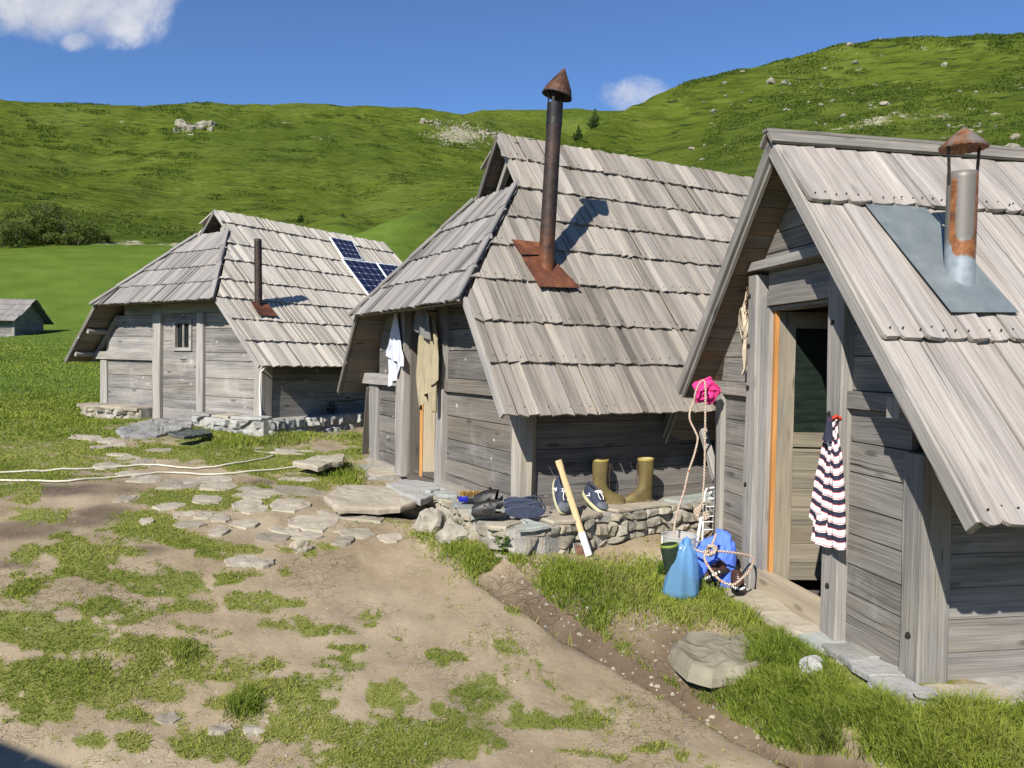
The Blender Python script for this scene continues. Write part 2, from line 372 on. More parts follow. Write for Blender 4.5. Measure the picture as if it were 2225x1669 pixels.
    # blades and leaves: colour from the attribute, some light passes through
    def leaf(name, a, b, c, tr=.35):
        t = new_mat(name); r1, r2, r3 = t.sep(t.n('ShaderNodeVertexColor', layer_name='rnd').outputs[0])
        col = t.mix(r1, a, b); col = t.mix(r2, col, c)
        d = t.n('ShaderNodeBsdfDiffuse', {'Color': col}); q = t.n('ShaderNodeBsdfTranslucent', {'Color': t.mix(.5, col, (.20, .30, .03))})
        m = t.n('ShaderNodeMixShader', {0: tr, 1: d.outputs[0], 2: q.outputs[0]})
        t.n('ShaderNodeOutputMaterial', {0: m.outputs[0]})
    leaf('blade', (.15, .21, .028), (.34, .36, .07), (.50, .43, .20), .42)
    leaf('long_blade', (.095, .16, .02), (.29, .33, .06), (.38, .33, .15), .38)
    leaf('weed_leaf', (.05, .12, .018), (.11, .21, .03), (.22, .25, .06), .35)
    leaf('bush_leaf', (.055, .085, .022), (.12, .15, .04), (.19, .18, .07), .3)
    leaf('juniper', (.038, .066, .013), (.080, .12, .020), (.11, .13, .03), .15)
    leaf('conifer', (.018, .04, .014), (.05, .085, .022), (.08, .10, .03), .1)

    # metals and the rest
    t = new_mat('rusty_pipe'); obj = t.n('ShaderNodeTexCoord').outputs['Object']
    x, y, z = t.sep(obj); n = t.noise(obj, 7., 7, .68); n2 = t.noise(obj, 30., 5, .65)
    r1, low, r3 = t.sep(t.n('ShaderNodeVertexColor', layer_name='rnd').outputs[0])
    col = t.ramp(n, [(.3, (.014, .012, .012)), (.48, (.034, .023, .019)), (.6, (.060, .036, .026)), (.74, (.12, .055, .03))])
    col = t.mix(t.math('MULTIPLY', low, t.smooth(n, .25, .6)), col, t.mix(n2, (.17, .055, .022), (.36, .13, .04)))
    finish(t, col, .62, n2, .002, .4, .35)
    t = new_mat('rust_sheet'); obj = t.n('ShaderNodeTexCoord').outputs['Object']
    n = t.noise(obj, 5., 7, .68); n2 = t.noise(obj, 26., 5, .65)
    col = t.ramp(n, [(.3, (.04, .018, .014)), (.5, (.125, .045, .024)), (.66, (.22, .085, .035)), (.8, (.20, .15, .135))])
    finish(t, col, .6, n2, .002, .4, .2)
    t = new_mat('black_pipe'); obj = t.n('ShaderNodeTexCoord').outputs['Object']; n = t.noise(obj, 9., 6, .65)
    finish(t, t.ramp(n, [(.35, (.012, .012, .013)), (.6, (.035, .032, .03)), (.75, (.09, .06, .045))]), .5, n, .002, .4, .5)
    t = new_mat('galvanised'); obj = t.n('ShaderNodeTexCoord').outputs['Object']
    r1, rs, r3 = t.sep(t.n('ShaderNodeVertexColor', layer_name='rnd').outputs[0])
    n = t.noise(t.n('ShaderNodeMapping', {'Vector': obj, 'Scale': (9., 9., 2.4)}).outputs[0], 1., 6, .62); n2 = t.noise(obj, 22., 5, .6)
    base = t.mix(r1, t.ramp(n2, [(.3, (.20, .235, .26)), (.7, (.30, .335, .36))]), (.15, .135, .115))
    col = t.mix(t.smooth(t.math('ADD', t.math('MULTIPLY', rs, .9), t.math('SUBTRACT', n, .5)), .34, .60), base, t.ramp(n2, [(.35, (.12, .045, .018)), (.65, (.30, .12, .04))]))
    finish(t, col, .5, n2, .001, .4, .25)
    t = new_mat('flashing_sheet'); obj = t.n('ShaderNodeTexCoord').outputs['Object']
    uv = t.n('ShaderNodeUVMap').outputs[0]; u, v, _ = t.sep(uv)
    n2 = t.noise(obj, 10., 5, .6); streak = t.noise(t.comb(t.math('MULTIPLY', u, 1.4), t.math('MULTIPLY', v, 26.), 0), 1., 3, .5)
    col = t.ramp(n2, [(.3, (.145, .172, .178)), (.7, (.205, .232, .235))])
    col = t.mix(t.math('MULTIPLY', t.smooth(streak, .66, .76), t.smooth(u, .25, .75)), col, (.38, .20, .09))
    finish(t, col, .45, n2, .001, .4, .3)
    plain('iron', (.05, .045, .042), .5, .4, 30, .0005, 90, .6)
    plain('steel', (.55, .56, .58), .35, .25, 12, .0006, 60, .85)
    plain('axe_rust', (.16, .085, .06), .55, .5, 30, .0006, 90, .5)
    plain('white_wire', (.82, .82, .80), .4, .05, 8)
    plain('white_paint', (.78, .79, .78), .5, .12, 20)
    plain('pale_paint', (.66, .70, .72), .45, .18, 40, .0004, 90)
    plain('hose_plastic', (.50, .475, .385), .5, .12, 5)
    plain('cable_white', (.68, .68, .66), .5, .1, 5)
    plain('rubber_olive', (.118, .090, .032), .68, .28, 13, .0012, 60, 0, .4)
    plain('rubber_rim', (.30, .23, .06), .5, .15, 9)
    plain('mud_sole', (.15, .12, .06), .9, .35, 30, .002, 70)
    plain('boot_lining', (.40, .35, .22), .95, .2, 20)
    plain('boot_tie', (.05, .032, .018), .8, .2, 20)
    plain('sneaker_navy', (.030, .038, .065), .75, .35, 60, .0006, 220)
    plain('sneaker_grey', (.10, .11, .125), .7, .3, 50, .0005, 220)
    plain('sneaker_blue', (.045, .06, .20), .7, .2, 40)
    plain('sneaker_sole', (.46, .44, .27), .7, .15, 30)
    plain('lace_white', (.78, .78, .77), .8, .1, 60)
    plain('lining_dark', (.008, .008, .012), .9, .2, 30)
    plain('leather_black', (.018, .017, .016), .42, .4, 20, .0008, 70)
    plain('clog_navy', (.042, .052, .085), .55, .2, 30, .0006, 60)
    plain('brush_blue', (.012, .018, .26), .35, .2, 20)
    plain('brush_black', (.012, .012, .018), .5, .2, 20)
    plain('bristle', (.30, .19, .06), .9, .45, 60)
    plain('pink_knit', (.60, .035, .19), .9, .15, 25, .0015, 160)
    plain('sack_blue', (.085, .17, .62), .85, .16, 9, .0006, 240)
    plain('jacket_black', (.012, .013, .018), .8, .3, 20)
    plain('shoe_brown', (.045, .022, .015), .7, .4, 40, .0008, 120)
    plain('towel_white', (.44, .46, .53), .95, .06, 30, .0015, 330)
    plain('coat_beige', (.27, .232, .15), .92, .10, 12, .0006, 240)
    plain('coat_grey', (.13, .13, .125), .92, .15, 20, .0006, 240)
    plain('strap_leather', (.40, .34, .25), .8, .3, 25, .0008, 90)
    plain('peg_red', (.50, .045, .02), .4, .1, 20)
    plain('black_plastic', (.012, .012, .014), .4, .2, 20)
    plain('plate_white', (.72, .73, .74), .35, .1, 20)
    t = new_mat('rope'); uv = t.n('ShaderNodeUVMap').outputs[0]; u, v, _ = t.sep(uv)
    wv = t.math('SINE', t.math('ADD', t.math('MULTIPLY', u, 330.), t.math('MULTIPLY', v, 260.)))
    fl = t.noise(t.comb(t.math('MULTIPLY', u, 60.), t.math('MULTIPLY', v, 90.), 0), 1., 2)
    col = t.mix(t.smooth(wv, -.6, .6), (.27, .22, .16), (.58, .50, .40)); col = t.mix(t.smooth(fl, .58, .64), col, (.40, .06, .045))
    finish(t, col, .9, wv, .002, .2)
    # striped jersey: u runs down the garment in metres
    t = new_mat('striped_jersey'); uv = t.n('ShaderNodeUVMap').outputs[0]; u, v, _ = t.sep(uv)
    f = t.math('FRACT', t.math('DIVIDE', u, .062))
    col = t.ramp(f, [(0, (.80, .79, .77)), (.42, (.55, .06, .06)), (.485, (.80, .79, .77)), (.50, (.80, .79, .77)), (.54, (.028, .028, .05)), (.94, (.55, .06, .06))], 'CONSTANT')
    finish(t, col, .92, t.noise(uv, 260., 3), .0006, .2)
    plain('jersey_navy', (.028, .028, .05), .92, .1, 40)
    # glass, water, translucent plastics
    t = new_mat('dark_glass'); finish(t, (.012, .014, .016), .06, None, 0, .5)
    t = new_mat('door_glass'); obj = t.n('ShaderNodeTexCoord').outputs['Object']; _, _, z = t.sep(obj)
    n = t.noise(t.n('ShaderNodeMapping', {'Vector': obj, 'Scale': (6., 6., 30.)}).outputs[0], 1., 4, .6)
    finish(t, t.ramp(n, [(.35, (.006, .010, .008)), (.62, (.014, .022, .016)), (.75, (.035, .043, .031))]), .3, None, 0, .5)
    t = new_mat('stream_water'); obj = t.n('ShaderNodeTexCoord').outputs['Object']
    finish(t, (.035, .024, .014), .06, t.noise(obj, 14., 3), .006, .5)
    def clear(name, col, tr, rough=.3):
        t = new_mat(name); g = t.n('ShaderNodeBsdfPrincipled', {'Base Color': (*col, 1), 'Roughness': rough})
        q = t.n('ShaderNodeBsdfTranslucent', {'Color': (*col, 1)}); m0 = t.n('ShaderNodeMixShader', {0: .45, 1: g.outputs[0], 2: q.outputs[0]})
        p = t.n('ShaderNodeBsdfTransparent', {'Color': (*[.4+.6*c for c in col], 1)}); m = t.n('ShaderNodeMixShader', {0: tr, 1: m0.outputs[0], 2: p.outputs[0]})
        t.n('ShaderNodeOutputMaterial', {0: m.outputs[0]})
    clear('bag_plastic', (.26, .54, .86), .42, .2); clear('bucket_plastic', (.72, .73, .72), .32, .35)
    # solar cells: dark blue with pale grid, uv in cell units
    t = new_mat('solar_cell'); uv = t.n('ShaderNodeUVMap').outputs[0]; u, v, _ = t.sep(uv)
    fu = t.math('ABSOLUTE', t.math('SUBTRACT', t.math('FRACT', u), .5)); fv = t.math('ABSOLUTE', t.math('SUBTRACT', t.math('FRACT', v), .5))
    ln = t.math('MAXIMUM', t.smooth(fu, .465, .48), t.smooth(fv, .465, .48))
    dia = t.smooth(t.math('ADD', fu, fv), .90, .93)
    fb = t.math('ABSOLUTE', t.math('SUBTRACT', t.math('FRACT', t.math('MULTIPLY', u, 3.)), .5)); bus = t.math('MULTIPLY', t.smooth(fb, .47, .485), .3)
    col = t.mix(t.math('MAXIMUM', t.math('MULTIPLY', ln, .55), bus), (.006, .009, .032), (.32, .35, .42)); col = t.mix(dia, col, (.75, .76, .78))
    finish(t, col, .25, None, 0, .25)
build_materials()
plain('dark_slate', (.075, .085, .075), .8, .3, 9, .004, 40)
plain('wellington_green', (.020, .032, .022), .4, .2, 12)
plain('rubber_rim_green', (.16, .22, .04), .5, .2, 12)

# ---------------------------------------------------------------- terrain
def at_z(px, py, z):
    s = sight(px, py); return s*(z/s[2])
_CT = [at_z(*a) for a in (
    (0, 1669, -1.52), (560, 1669, -1.54), (1112, 1669, -1.56), (1600, 1669, -1.62), (0, 1400, -1.36), (600, 1400, -1.41), (1100, 1400, -1.45),
    (0, 1200, -1.21), (500, 1200, -1.22), (950, 1200, -1.26), (1010, 1250, -1.31), (1200, 1400, -1.47), (1350, 1500, -1.55),
    (0, 1060, -1.06), (300, 1060, -1.07), (650, 1080, -1.09), (830, 1135, -1.165), (900, 1135, -1.19), (0, 960, -.9), (200, 960, -.91), (500, 960, -.93),
    (700, 985, -.98), (745, 1010, -1.03), (0, 905, -.76), (600, 950, -.92), (1420, 1190, -1.24), (1500, 1215, -1.29),
    (1300, 1260, -1.31), (1450, 1290, -1.40), (1550, 1330, -1.45), (1650, 1400, -1.5), (1560, 1400, -1.53),
    (1800, 1520, -1.56), (2000, 1600, -1.50), (2225, 1650, -1.51), (1900, 1669, -1.60), (2225, 1560, -1.47), (1992, 1545, -1.45), (1905, 1500, -1.485))]
_CT += [sight(px, py)*d for px, py, d in ((1350, 1180, 5.46), (1250, 1200, 5.18), (1185, 1203, 4.97), (1120, 1200, 4.92), (1062, 1190, 5.0), (1020, 1162, 5.34), (985, 1145, 5.70), (948, 1128, 6.1), (1300, 1190, 5.32), (1900, 1490, 3.58), (1840, 1452, 3.80), (1790, 1418, 4.02), (1730, 1385, 4.25), (1655, 1342, 4.6), (1580, 1298, 4.9), (1985, 1540, 3.27), (2080, 1545, 3.27), (2225, 1540, 3.33))]
_CT += [np.array(a, float) for a in (
    (-5.6, 10.7, -.89), (-4.55, 10.1, -.84), (-3.6, 9.35, -.875), (-2.8, 8.95, -.93), (-2.2, 9.9, -.92), (-6.6, 11.6, -.80), (-1.2, 11, -.86), (-.8, 8.6, -.98), (3.3, 7.9, -.95), (0, 12, -.65), (3, 12, -.6), (5.2, 4.3, -1.5), (5, 2.5, -1.65),
    (7, 6, -1.1), (0, 1, -1.63), (0, -2, -1.78), (-3, 1, -1.55), (3, 1, -1.75), (0, -6, -2.0), (-6, 4, -1.25), (-6, -4, -1.7), (6, -4, -2.0),
    (-10, 14, -.5), (-6, 20, -.2), (0, 20, -.2), (8, 18, 0), (10, 10, -.5), (14, 2, -1.0), (-14, 8, -.8), (-14, -3, -1.5), (-16, 18, -.2), (16, 16, 0), (0, -14, -2.3), (14, -10, -2.2), (-14, -12, -2.0), (2.3, 4.5, -1.62), (2.5, 5.2, -1.58), (3.2, 4.2, -1.65), (.8, 7.2, -1.16), (1.2, 6.5, -1.16), (-.5, 7.3, -1.14))]
_CT = np.array(_CT)
def _u(r2): return np.where(r2 > 1e-9, r2*np.log(np.maximum(r2, 1e-9)), 0)
def _tps_fit():
    P = _CT[:, :2]; n = len(P); K = _u(((P[:, None]-P[None])**2).sum(-1)) + np.eye(n)*0.06
    Q = np.c_[np.ones(n), P]; A = np.block([[K, Q], [Q.T, np.zeros((3, 3))]])
    return np.linalg.solve(A, np.r_[_CT[:, 2], 0, 0, 0])
_W = _tps_fit()
def near_z(x, y):
    z = _W[-3]+_W[-2]*x+_W[-1]*y
    for (a, b, _), c in zip(_CT, _W): z = z+c*_u((x-a)**2+(y-b)**2)
    return z

# far relief: per azimuth a profile of (distance, height); heights from the slope angles seen in the photo
_ST = [  # px, eight knots (r, py or ('z', height)): r 12, 25 are fixed first
    (-2500, [(57, 720), (95, 560), (125, 540), (165, 470), (430, 230)]),
    (-900, [(57, 727), (95, 545), (125, 520), (165, 450), (430, 205)]),
    (0, [(57, 729), (95, 543), (120, 524), (165, 466), (430, 226)]),
    (200, [(57, 716), (95, 536), (118, 524), (165, 475), (430, 237)]),
    (400, [(57, 702), (95, 534), (120, 526), (165, 494), (430, 243)]),
    (640, [(57, 692), (93, 540), (130, 510), (178, 474), (440, 236)]),
    (735, [(52, 670), (86, 512), (125, 507), (182, 474), (440, 237)]),
    (900, [(45, 645), (92, 458), (122, 'd', 3.0), (192, 476), (440, 241)]),
    (1040, [(42, 640), (102, 404), (135, 'd', 5.0), (205, 445), (450, 255)]),
    (1180, [(42, 640), (115, 345), (150, 'd', 8.0), (235, 400), (480, 275)]),
    (1250, [(42, 640), (126, 312), (162, 'd', 10.0), (262, 380), (500, 308)]),
    (1370, [(42, 640), (146, 243), (185, 'd', 12.0), (270, 350), (500, 330)]),
    (1450, [(42, 640), (155, 207), (195, 'd', 14.0), (280, 350), (500, 320)]),
    (1560, [(42, 640), (160, 167), (200, 'd', 15.0), (290, 320), (500, 300)]),
    (1680, [(42, 640), (165, 132), (205, 'd', 15.0), (290, 300), (500, 300)]),
    (1800, [(42, 640), (170, 108), (210, 'd', 15.0), (290, 280), (500, 300)]),
    (1940, [(42, 640), (175, 84), (215, 'd', 15.0), (290, 270), (500, 300)]),
    (2080, [(42, 640), (178, 74), (215, 'd', 15.0), (290, 260), (500, 300)]),
    (2225, [(42, 640), (180, 67), (220, 'd', 15.0), (290, 260), (500, 300)]),
    (2700, [(42, 640), (185, 45), (225, 'd', 15.0), (300, 240), (500, 300)]),
    (4500, [(42, 680), (190, 200), (235, 'd', 15.0), (300, 400), (500, 500)])]
def _stations():
    azs, R, Z = [], [], []
    for px, kn in _ST:
        t0 = sight(px, 700); az = math.atan2(t0[0], 1); ca = math.cos(az)
        left = px < 740
        r = [12, 25]; z = [-.62 if left else -.6, -.15 if left else -.2]
        for i_, k in enumerate(kn):
            if i_ in (1, 4) and k[1] != 'd':      # a straight run up to each skyline, so that the crest itself is what is seen
                f_, d_ = ((.85, .022) if left else (.85, .050)) if i_ == 1 else (.80, .035)
                r.append(k[0]*f_); z.append((sight(px, k[1])[2]-d_)*k[0]*f_*ca)
            r.append(k[0])
            if k[1] == 'd': z.append(z[-1]-k[2])
            else: z.append(sight(px, k[1])[2]*k[0]*ca)
        fy = 245 if 1030 < px < 1500 else (275 if 850 < px < 1700 else 330)
        r += [600, 840, 1400]; z += [z[-1]-22, sight(px, fy)[2]*840*ca, sight(px, fy)[2]*840*ca-90]
        azs.append(az); R.append(r); Z.append(z)
    for az in (1.9, 3.1416):
        azs.append(az); R.append(R[-1]); Z.append([-1.6, -2.2, -3, -6, -6, -8, -8, 0, 0, 0, 20, 0])
    azs = [-3.1416, -1.9]+azs; R = [R[0], R[0]]+R; Z = [[-1.6, -2.2, -3, -6, -6, -8, -8, 0, 0, 0, 20, 0]]*2+Z
    return np.array(azs), np.array(R, float), np.array(Z, float)
_AZ, _RR, _ZZ = _stations()
def far_profile(az, r):
    """az (n,), r (m,) -> heights (m, n): monotone cubic along r, blended over the azimuth"""
    Rk = np.stack([np.interp(az, _AZ, _RR[:, k]) for k in range(_RR.shape[1])], 0)
    Zk = np.stack([np.interp(az, _AZ, _ZZ[:, k]) for k in range(_RR.shape[1])], 0)
    h = np.diff(Rk, axis=0); dl = np.diff(Zk, axis=0)/h; m = np.zeros_like(Zk)
    m[1:-1] = np.where(dl[:-1]*dl[1:] > 0, 2*dl[:-1]*dl[1:]/(dl[:-1]+dl[1:]+1e-12), 0)
    m[0] = dl[0]; m[-1] = dl[-1]
    out = np.empty((len(r), len(az))); cols = np.arange(len(az))
    for i, rr in enumerate(r):
        k = np.clip((Rk < rr).sum(0)-1, 0, len(Rk)-2)
        a, b = Rk[k, cols], Rk[k+1, cols]; t = np.clip((rr-a)/(b-a), -0.5, 1); H = b-a
        t2, t3 = t*t, t*t*t
        out[i] = (2*t3-3*t2+1)*Zk[k, cols]+(t3-2*t2+t)*H*m[k, cols]+(3*t2-2*t3)*Zk[k+1, cols]+(t3-t2)*H*m[k+1, cols]
    return out

_DITCH = np.array([at_z(*a)[:2] for a in ((1030, 1222, -1.28), (1050, 1237, -1.305), (1070, 1255, -1.335), (1110, 1285, -1.38), (1185, 1345, -1.47), (1285, 1412, -1.555), (1395, 1478, -1.63),
                                         (1500, 1548, -1.70), (1640, 1622, -1.69), (1790, 1700, -1.73), (2000, 1815, -1.77))])
def ditch_dist(x, y):
    """signed distance to the ditch line (positive on the hut side)"""
    best = np.full(np.shape(x), 9.0); sign = np.ones(np.shape(x)); along = np.zeros(np.shape(x)); acc = 0
    for (a, b), (c, d) in zip(_DITCH[:-1], _DITCH[1:]):
        dx, dy = c-a, d-b; L2 = dx*dx+dy*dy; t = np.clip(((x-a)*dx+(y-b)*dy)/L2, 0, 1)
        q = np.hypot(x-a-t*dx, y-b-t*dy); k = q < best
        best = np.where(k, q, best); sign = np.where(k, np.sign(dx*(y-b)-dy*(x-a)), sign); along = np.where(k, acc+t*math.sqrt(L2), along)
        acc += math.sqrt(L2)
    return best, sign, along
_HOLE = at_z(850, 1110, -1.16)[:2]
def carve(x, y):
    q, s, al = ditch_dist(x, y); q = q+(fbm(x*3.1, y*3.1, 3)-.5)*.08
    wl, wr = 0.13, 0.15+0.09*np.exp(-((al-1.3)/.6)**2)
    g = np.where(s < 0, np.exp(-(q/wl)**4), np.exp(-(q/wr)**2))
    fade = sstep(0, .45, al)
    hx, hy = _HOLE; return 0.17*g*fade+.26*np.exp(-(((x-hx)/.17)**2+((y-hy)/.12)**2)**2)
def micro(x, y):
    r = np.hypot(x, y)
    return (fbm(x*1.3, y*1.3, 3)-.5)*.07+(fbm(x*7, y*7, 3)-.5)*.022*sstep(30, 4, r)
def hill_relief(x, y, r):
    k = sstep(45, 160, r)
    z = (fbm(x/70+3, y/48, 3)-.5)*6.0*k
    z = z+(fbm(x/17+5, y/8, 4)-.5)*1.2*k + (fbm(x/4.2, y/3.4, 3)-.5)*1.15*sstep(60, 140, r)
    z = z+(fbm((x+y*.5)/95+2, y/190+1, 2)-.5)*17*sstep(120, 230, r)*sstep(425, 330, r)*sstep(-.05, -.22, x/np.maximum(np.abs(y), 1))
    gul = fbm(x/30+y/90+7, y/260+2, 3); z = z-np.exp(-((gul-.5)/.12)**2)*1.5*sstep(130, 260, r)*sstep(470, 330, r)
    return z
def knoll(x, y, r):
    az = np.arctan2(x, y); px, _ = to_photo(x, y, 0*x)
    return 5.2*np.exp(-((az+.56)/.10)**2-((r-136)/19)**2)+2.6*np.exp(-((az+.22)/.06)**2-((r-112)/9)**2)
_TAB = far_profile(np.linspace(-math.pi, math.pi, 1441), np.exp(np.linspace(math.log(5), math.log(1300), 500)))
def terrain(x, y):
    """height for arrays of points (slow path, any point)"""
    x = np.atleast_1d(np.asarray(x, float)); y = np.atleast_1d(np.asarray(y, float)); r = np.hypot(x, y); az = np.arctan2(x, y)
    ia = (az+math.pi)/(2*math.pi)*1440; ir = np.clip((np.log(np.maximum(r, 5))-math.log(5))/(math.log(1300)-math.log(5))*499, 0, 498.999)
    a0 = np.clip(ia.astype(int), 0, 1439); r0 = ir.astype(int); fa = ia-a0; fr = ir-r0
    fz = (_TAB[r0, a0]*(1-fa)+_TAB[r0, a0+1]*fa)*(1-fr)+(_TAB[r0+1, a0]*(1-fa)+_TAB[r0+1, a0+1]*fa)*fr
    return _blend(x, y, r, fz)
def _blend(x, y, r, fz):
    k = sstep(13, 24, r)
    nz = near_z(x, y) if np.min(r) < 24 else 0
    z = np.where(k < 1, nz, 0)*(1-k)+fz*k
    return z - carve(x, y)*sstep(14, 10, r) + micro(x, y) + hill_relief(x, y, r) + knoll(x, y, r)
def gz(x, y): return float(terrain([x], [y])[0])
def on_ground(px, py):
    """the ground point seen at a place of the photograph (near ground)"""
    s = sight(px, py); lo = 1.0
    t = np.concatenate([np.linspace(1.5, 14, 500), np.linspace(14.1, 120, 600)])
    d = s[2]*t-terrain(s[0]*t, t)
    i = int(np.argmax(d < 0))
    if i == 0: return Vector((s[0]*t[-1], t[-1], s[2]*t[-1]))
    a = t[i-1]+(t[i]-t[i-1])*d[i-1]/(d[i-1]-d[i]); x, y = s[0]*a, a
    return Vector((x, y, gz(x, y)))

# where turf grows: blobs (centre x, y, radius x, y in photograph pixels) projected onto the ground
def _b(o, k, L): return [(o[0]+a/k, o[1]+b/k, c/k, d/k) for a, b, c, d in L]
_TURF = _b((0, 900), 2.011, [
    (150, 60, 420, 150), (500, 185, 260, 45), (60, 210, 400, 60), (250, 270, 330, 28), (60, 340, 130, 30), (150, 430, 130, 50), (250, 555, 110, 25), (90, 620, 110, 50), (320, 605, 160, 34),
    (380, 680, 180, 46), (100, 740, 130, 75), (210, 710, 60, 24), (620, 500, 200, 55), (800, 560, 210, 50), (1000, 570, 160, 34), (880, 620, 90, 24), (650, 460, 150, 40),
    (900, 380, 260, 70), (1150, 380, 120, 60), (740, 710, 130, 34), (520, 720, 120, 40), (500, 850, 160, 44), (780, 840, 180, 44), (1050, 810, 80, 40), (1150, 840, 100, 34), (640, 890, 130, 34),
    (1140, 890, 90, 30), (1300, 920, 200, 44), (1600, 890, 100, 40), (850, 940, 120, 28), (150, 960, 330, 80), (400, 960, 250, 60), (720, 1010, 220, 44), (900, 1090, 420, 84), (300, 1130, 360, 84),
    (1450, 1090, 210, 54), (500, 1200, 460, 84), (200, 1300, 150, 54), (1300, 1180, 310, 64), (1050, 1280, 110, 64), (1250, 1270, 260, 64), (1750, 1240, 150, 64), (1300, 1380, 310, 90),
    (1700, 1400, 300, 100), (900, 1440, 200, 90), (1500, 1500, 520, 64), (2050, 1450, 200, 80), (420, 1440, 90, 44), (600, 1440, 80, 60), (2000, 1070, 80, 28), (1500, 570, 80, 30), (1310, 600, 70, 44),
    (2110, 1190, 50, 24), (30, 1310, 50, 24), (100, 275, 220, 36), (700, 140, 200, 28), (60, 440, 90, 26), (520, 645, 120, 40), (660, 765, 170, 36), (1000, 720, 110, 28), (150, 1230, 220, 44), (650, 1320, 200, 50), (1180, 720, 70, 24), (1500, 1000, 120, 26), (1700, 110, 200, 60), (1480, 200, 110, 70), (1330, 300, 150, 40), (1050, 95, 330, 55), (900, 180, 200, 30), (1250, 200, 150, 26)]) + _b((900, 1000), 2.458, [
    (60, 400, 60, 44), (200, 470, 130, 54), (330, 560, 130, 64), (430, 640, 80, 50), (560, 770, 70, 44), (680, 860, 60, 28), (1090, 1040, 60, 40), (1200, 1150, 50, 34), (1350, 1240, 44, 24),
    (1530, 1330, 60, 30), (1750, 1430, 140, 50), (1900, 1530, 140, 50), (2050, 1600, 90, 60), (900, 610, 320, 80), (1150, 630, 240, 70), (740, 690, 190, 110), (1000, 830, 70, 50), (1330, 740, 130, 50),
    (1600, 760, 170, 80), (1700, 1080, 140, 64), (1900, 1100, 320, 170), (2000, 1300, 360, 130), (2150, 1500, 260, 170), (1950, 950, 130, 160), (1450, 690, 200, 60), (250, 1330, 120, 34),
    (180, 1070, 60, 30), (300, 1070, 60, 34), (750, 1380, 240, 54), (430, 1230, 70, 34), (200, 1500, 320, 120), (900, 1570, 160, 24), (1230, 1540, 110, 40), (1100, 1590, 60, 28), (1440, 1600, 60, 24), (320, 1350, 60, 24)]) + _b((1400, 850), 2.0255, [
    (650, 1130, 130, 80), (900, 1200, 260, 120), (1000, 1350, 400, 160), (1350, 1480, 420, 150), (1250, 1600, 500, 130), (700, 1280, 300, 90), (560, 1080, 60, 120), (60, 800, 120, 60), (780, 990, 30, 40)]) + [
    (1850, 1600, 130, 80), (1950, 1620, 130, 80), (-200, 850, 500, 120), (1112, 600, 3000, 300), (600, 1000, 150, 30)]
_WET = _b((0, 900), 2.011, [(300, 335, 320, 26), (460, 430, 150, 34), (100, 500, 220, 46), (80, 650, 100, 20), (600, 600, 160, 24), (1140, 290, 70, 16), (330, 470, 150, 26)]) + _b((900, 1000), 2.458, [(560, 700, 110, 50), (1150, 960, 420, 120)])
def _blobs(L, px, py):
    m = np.zeros(np.shape(px))
    for a, b, c, d in L:
        e = ((px-a)/c)**2+((py-b)/d)**2; m = np.maximum(m, np.clip(1.35-e, 0, 1))
    return m
def turf_mask(x, y, z=None):
    """0 bare soil .. 1 closed turf"""
    x = np.asarray(x, float); y = np.asarray(y, float)
    zz = near_z(x, y); px, py = to_photo(x, y, zz); r = np.hypot(x, y)
    inside = sstep(-260, -20, px)*sstep(2500, 2260, px)*sstep(1850, 1690, py)*(y > .6)
    wx_ = (fbm(x*2.1+5, y*2.1, 3)-.5)*150+(fbm(x*8, y*8+3, 2)-.5)*46; wy_ = (fbm(x*2.3+50, y*2.3+9, 3)-.5)*52+(fbm(x*9+4, y*9, 2)-.5)*18
    m = np.maximum(_blobs(_TURF, px+wx_, py+wy_), .24*(fbm(x*1.1+70, y*1.1, 2) > .45))*inside+(1-inside)*sstep(.42, .62, fbm(x*.8+40, y*.8, 3))
    m = np.maximum(m, sstep(8.6, 9.6, r)*(x > -1.6)); m = np.maximum(m, sstep(11, 14, r)); m = np.maximum(m, sstep(2.6, 3.0, x)*sstep(3.9, 4.4, y))
    n = fbm(x*2.3, y*2.3, 3)*.36+fbm(x*9, y*9, 3)*.36+fbm(x*31, y*31, 2)*.28
    q, s, al = ditch_dist(x, y)
    bw = np.where(s > 0, .11+.50*np.exp(-((al-1.3)/.55)**2), .11)
    m = m*np.where(al > .15, sstep(bw-.05, bw+.10, q+(n-.5)*.25), 1)
    return sstep(.16, .74, m*.80+(n-.5)*2.3+.04)*sstep(.02, .3, m)
def wet_mask(x, y):
    zz = near_z(x, y); px, py = to_photo(x, y, zz)
    q, s, al = ditch_dist(x, y)
    k = np.where(s > 0, sstep(.22+.5*np.exp(-((al-1.3)/.7)**2), .06, q), sstep(.16, .06, q))*sstep(.0, .4, al)
    m = np.maximum(_blobs(_WET, px, py)*.8*(y > 1), k)
    return np.clip(m*(.6+fbm(x*5, y*5, 3)*.8), 0, 1)*sstep(14, 10, np.hypot(x, y))
_SCREE = [(1000, 293, 62, 24), (945, 268, 22, 12), (1065, 290, 40, 14), (405, 288, 40, 9), (700, 297, 30, 7), (625, 266, 32, 4), (250, 265, 30, 3)]

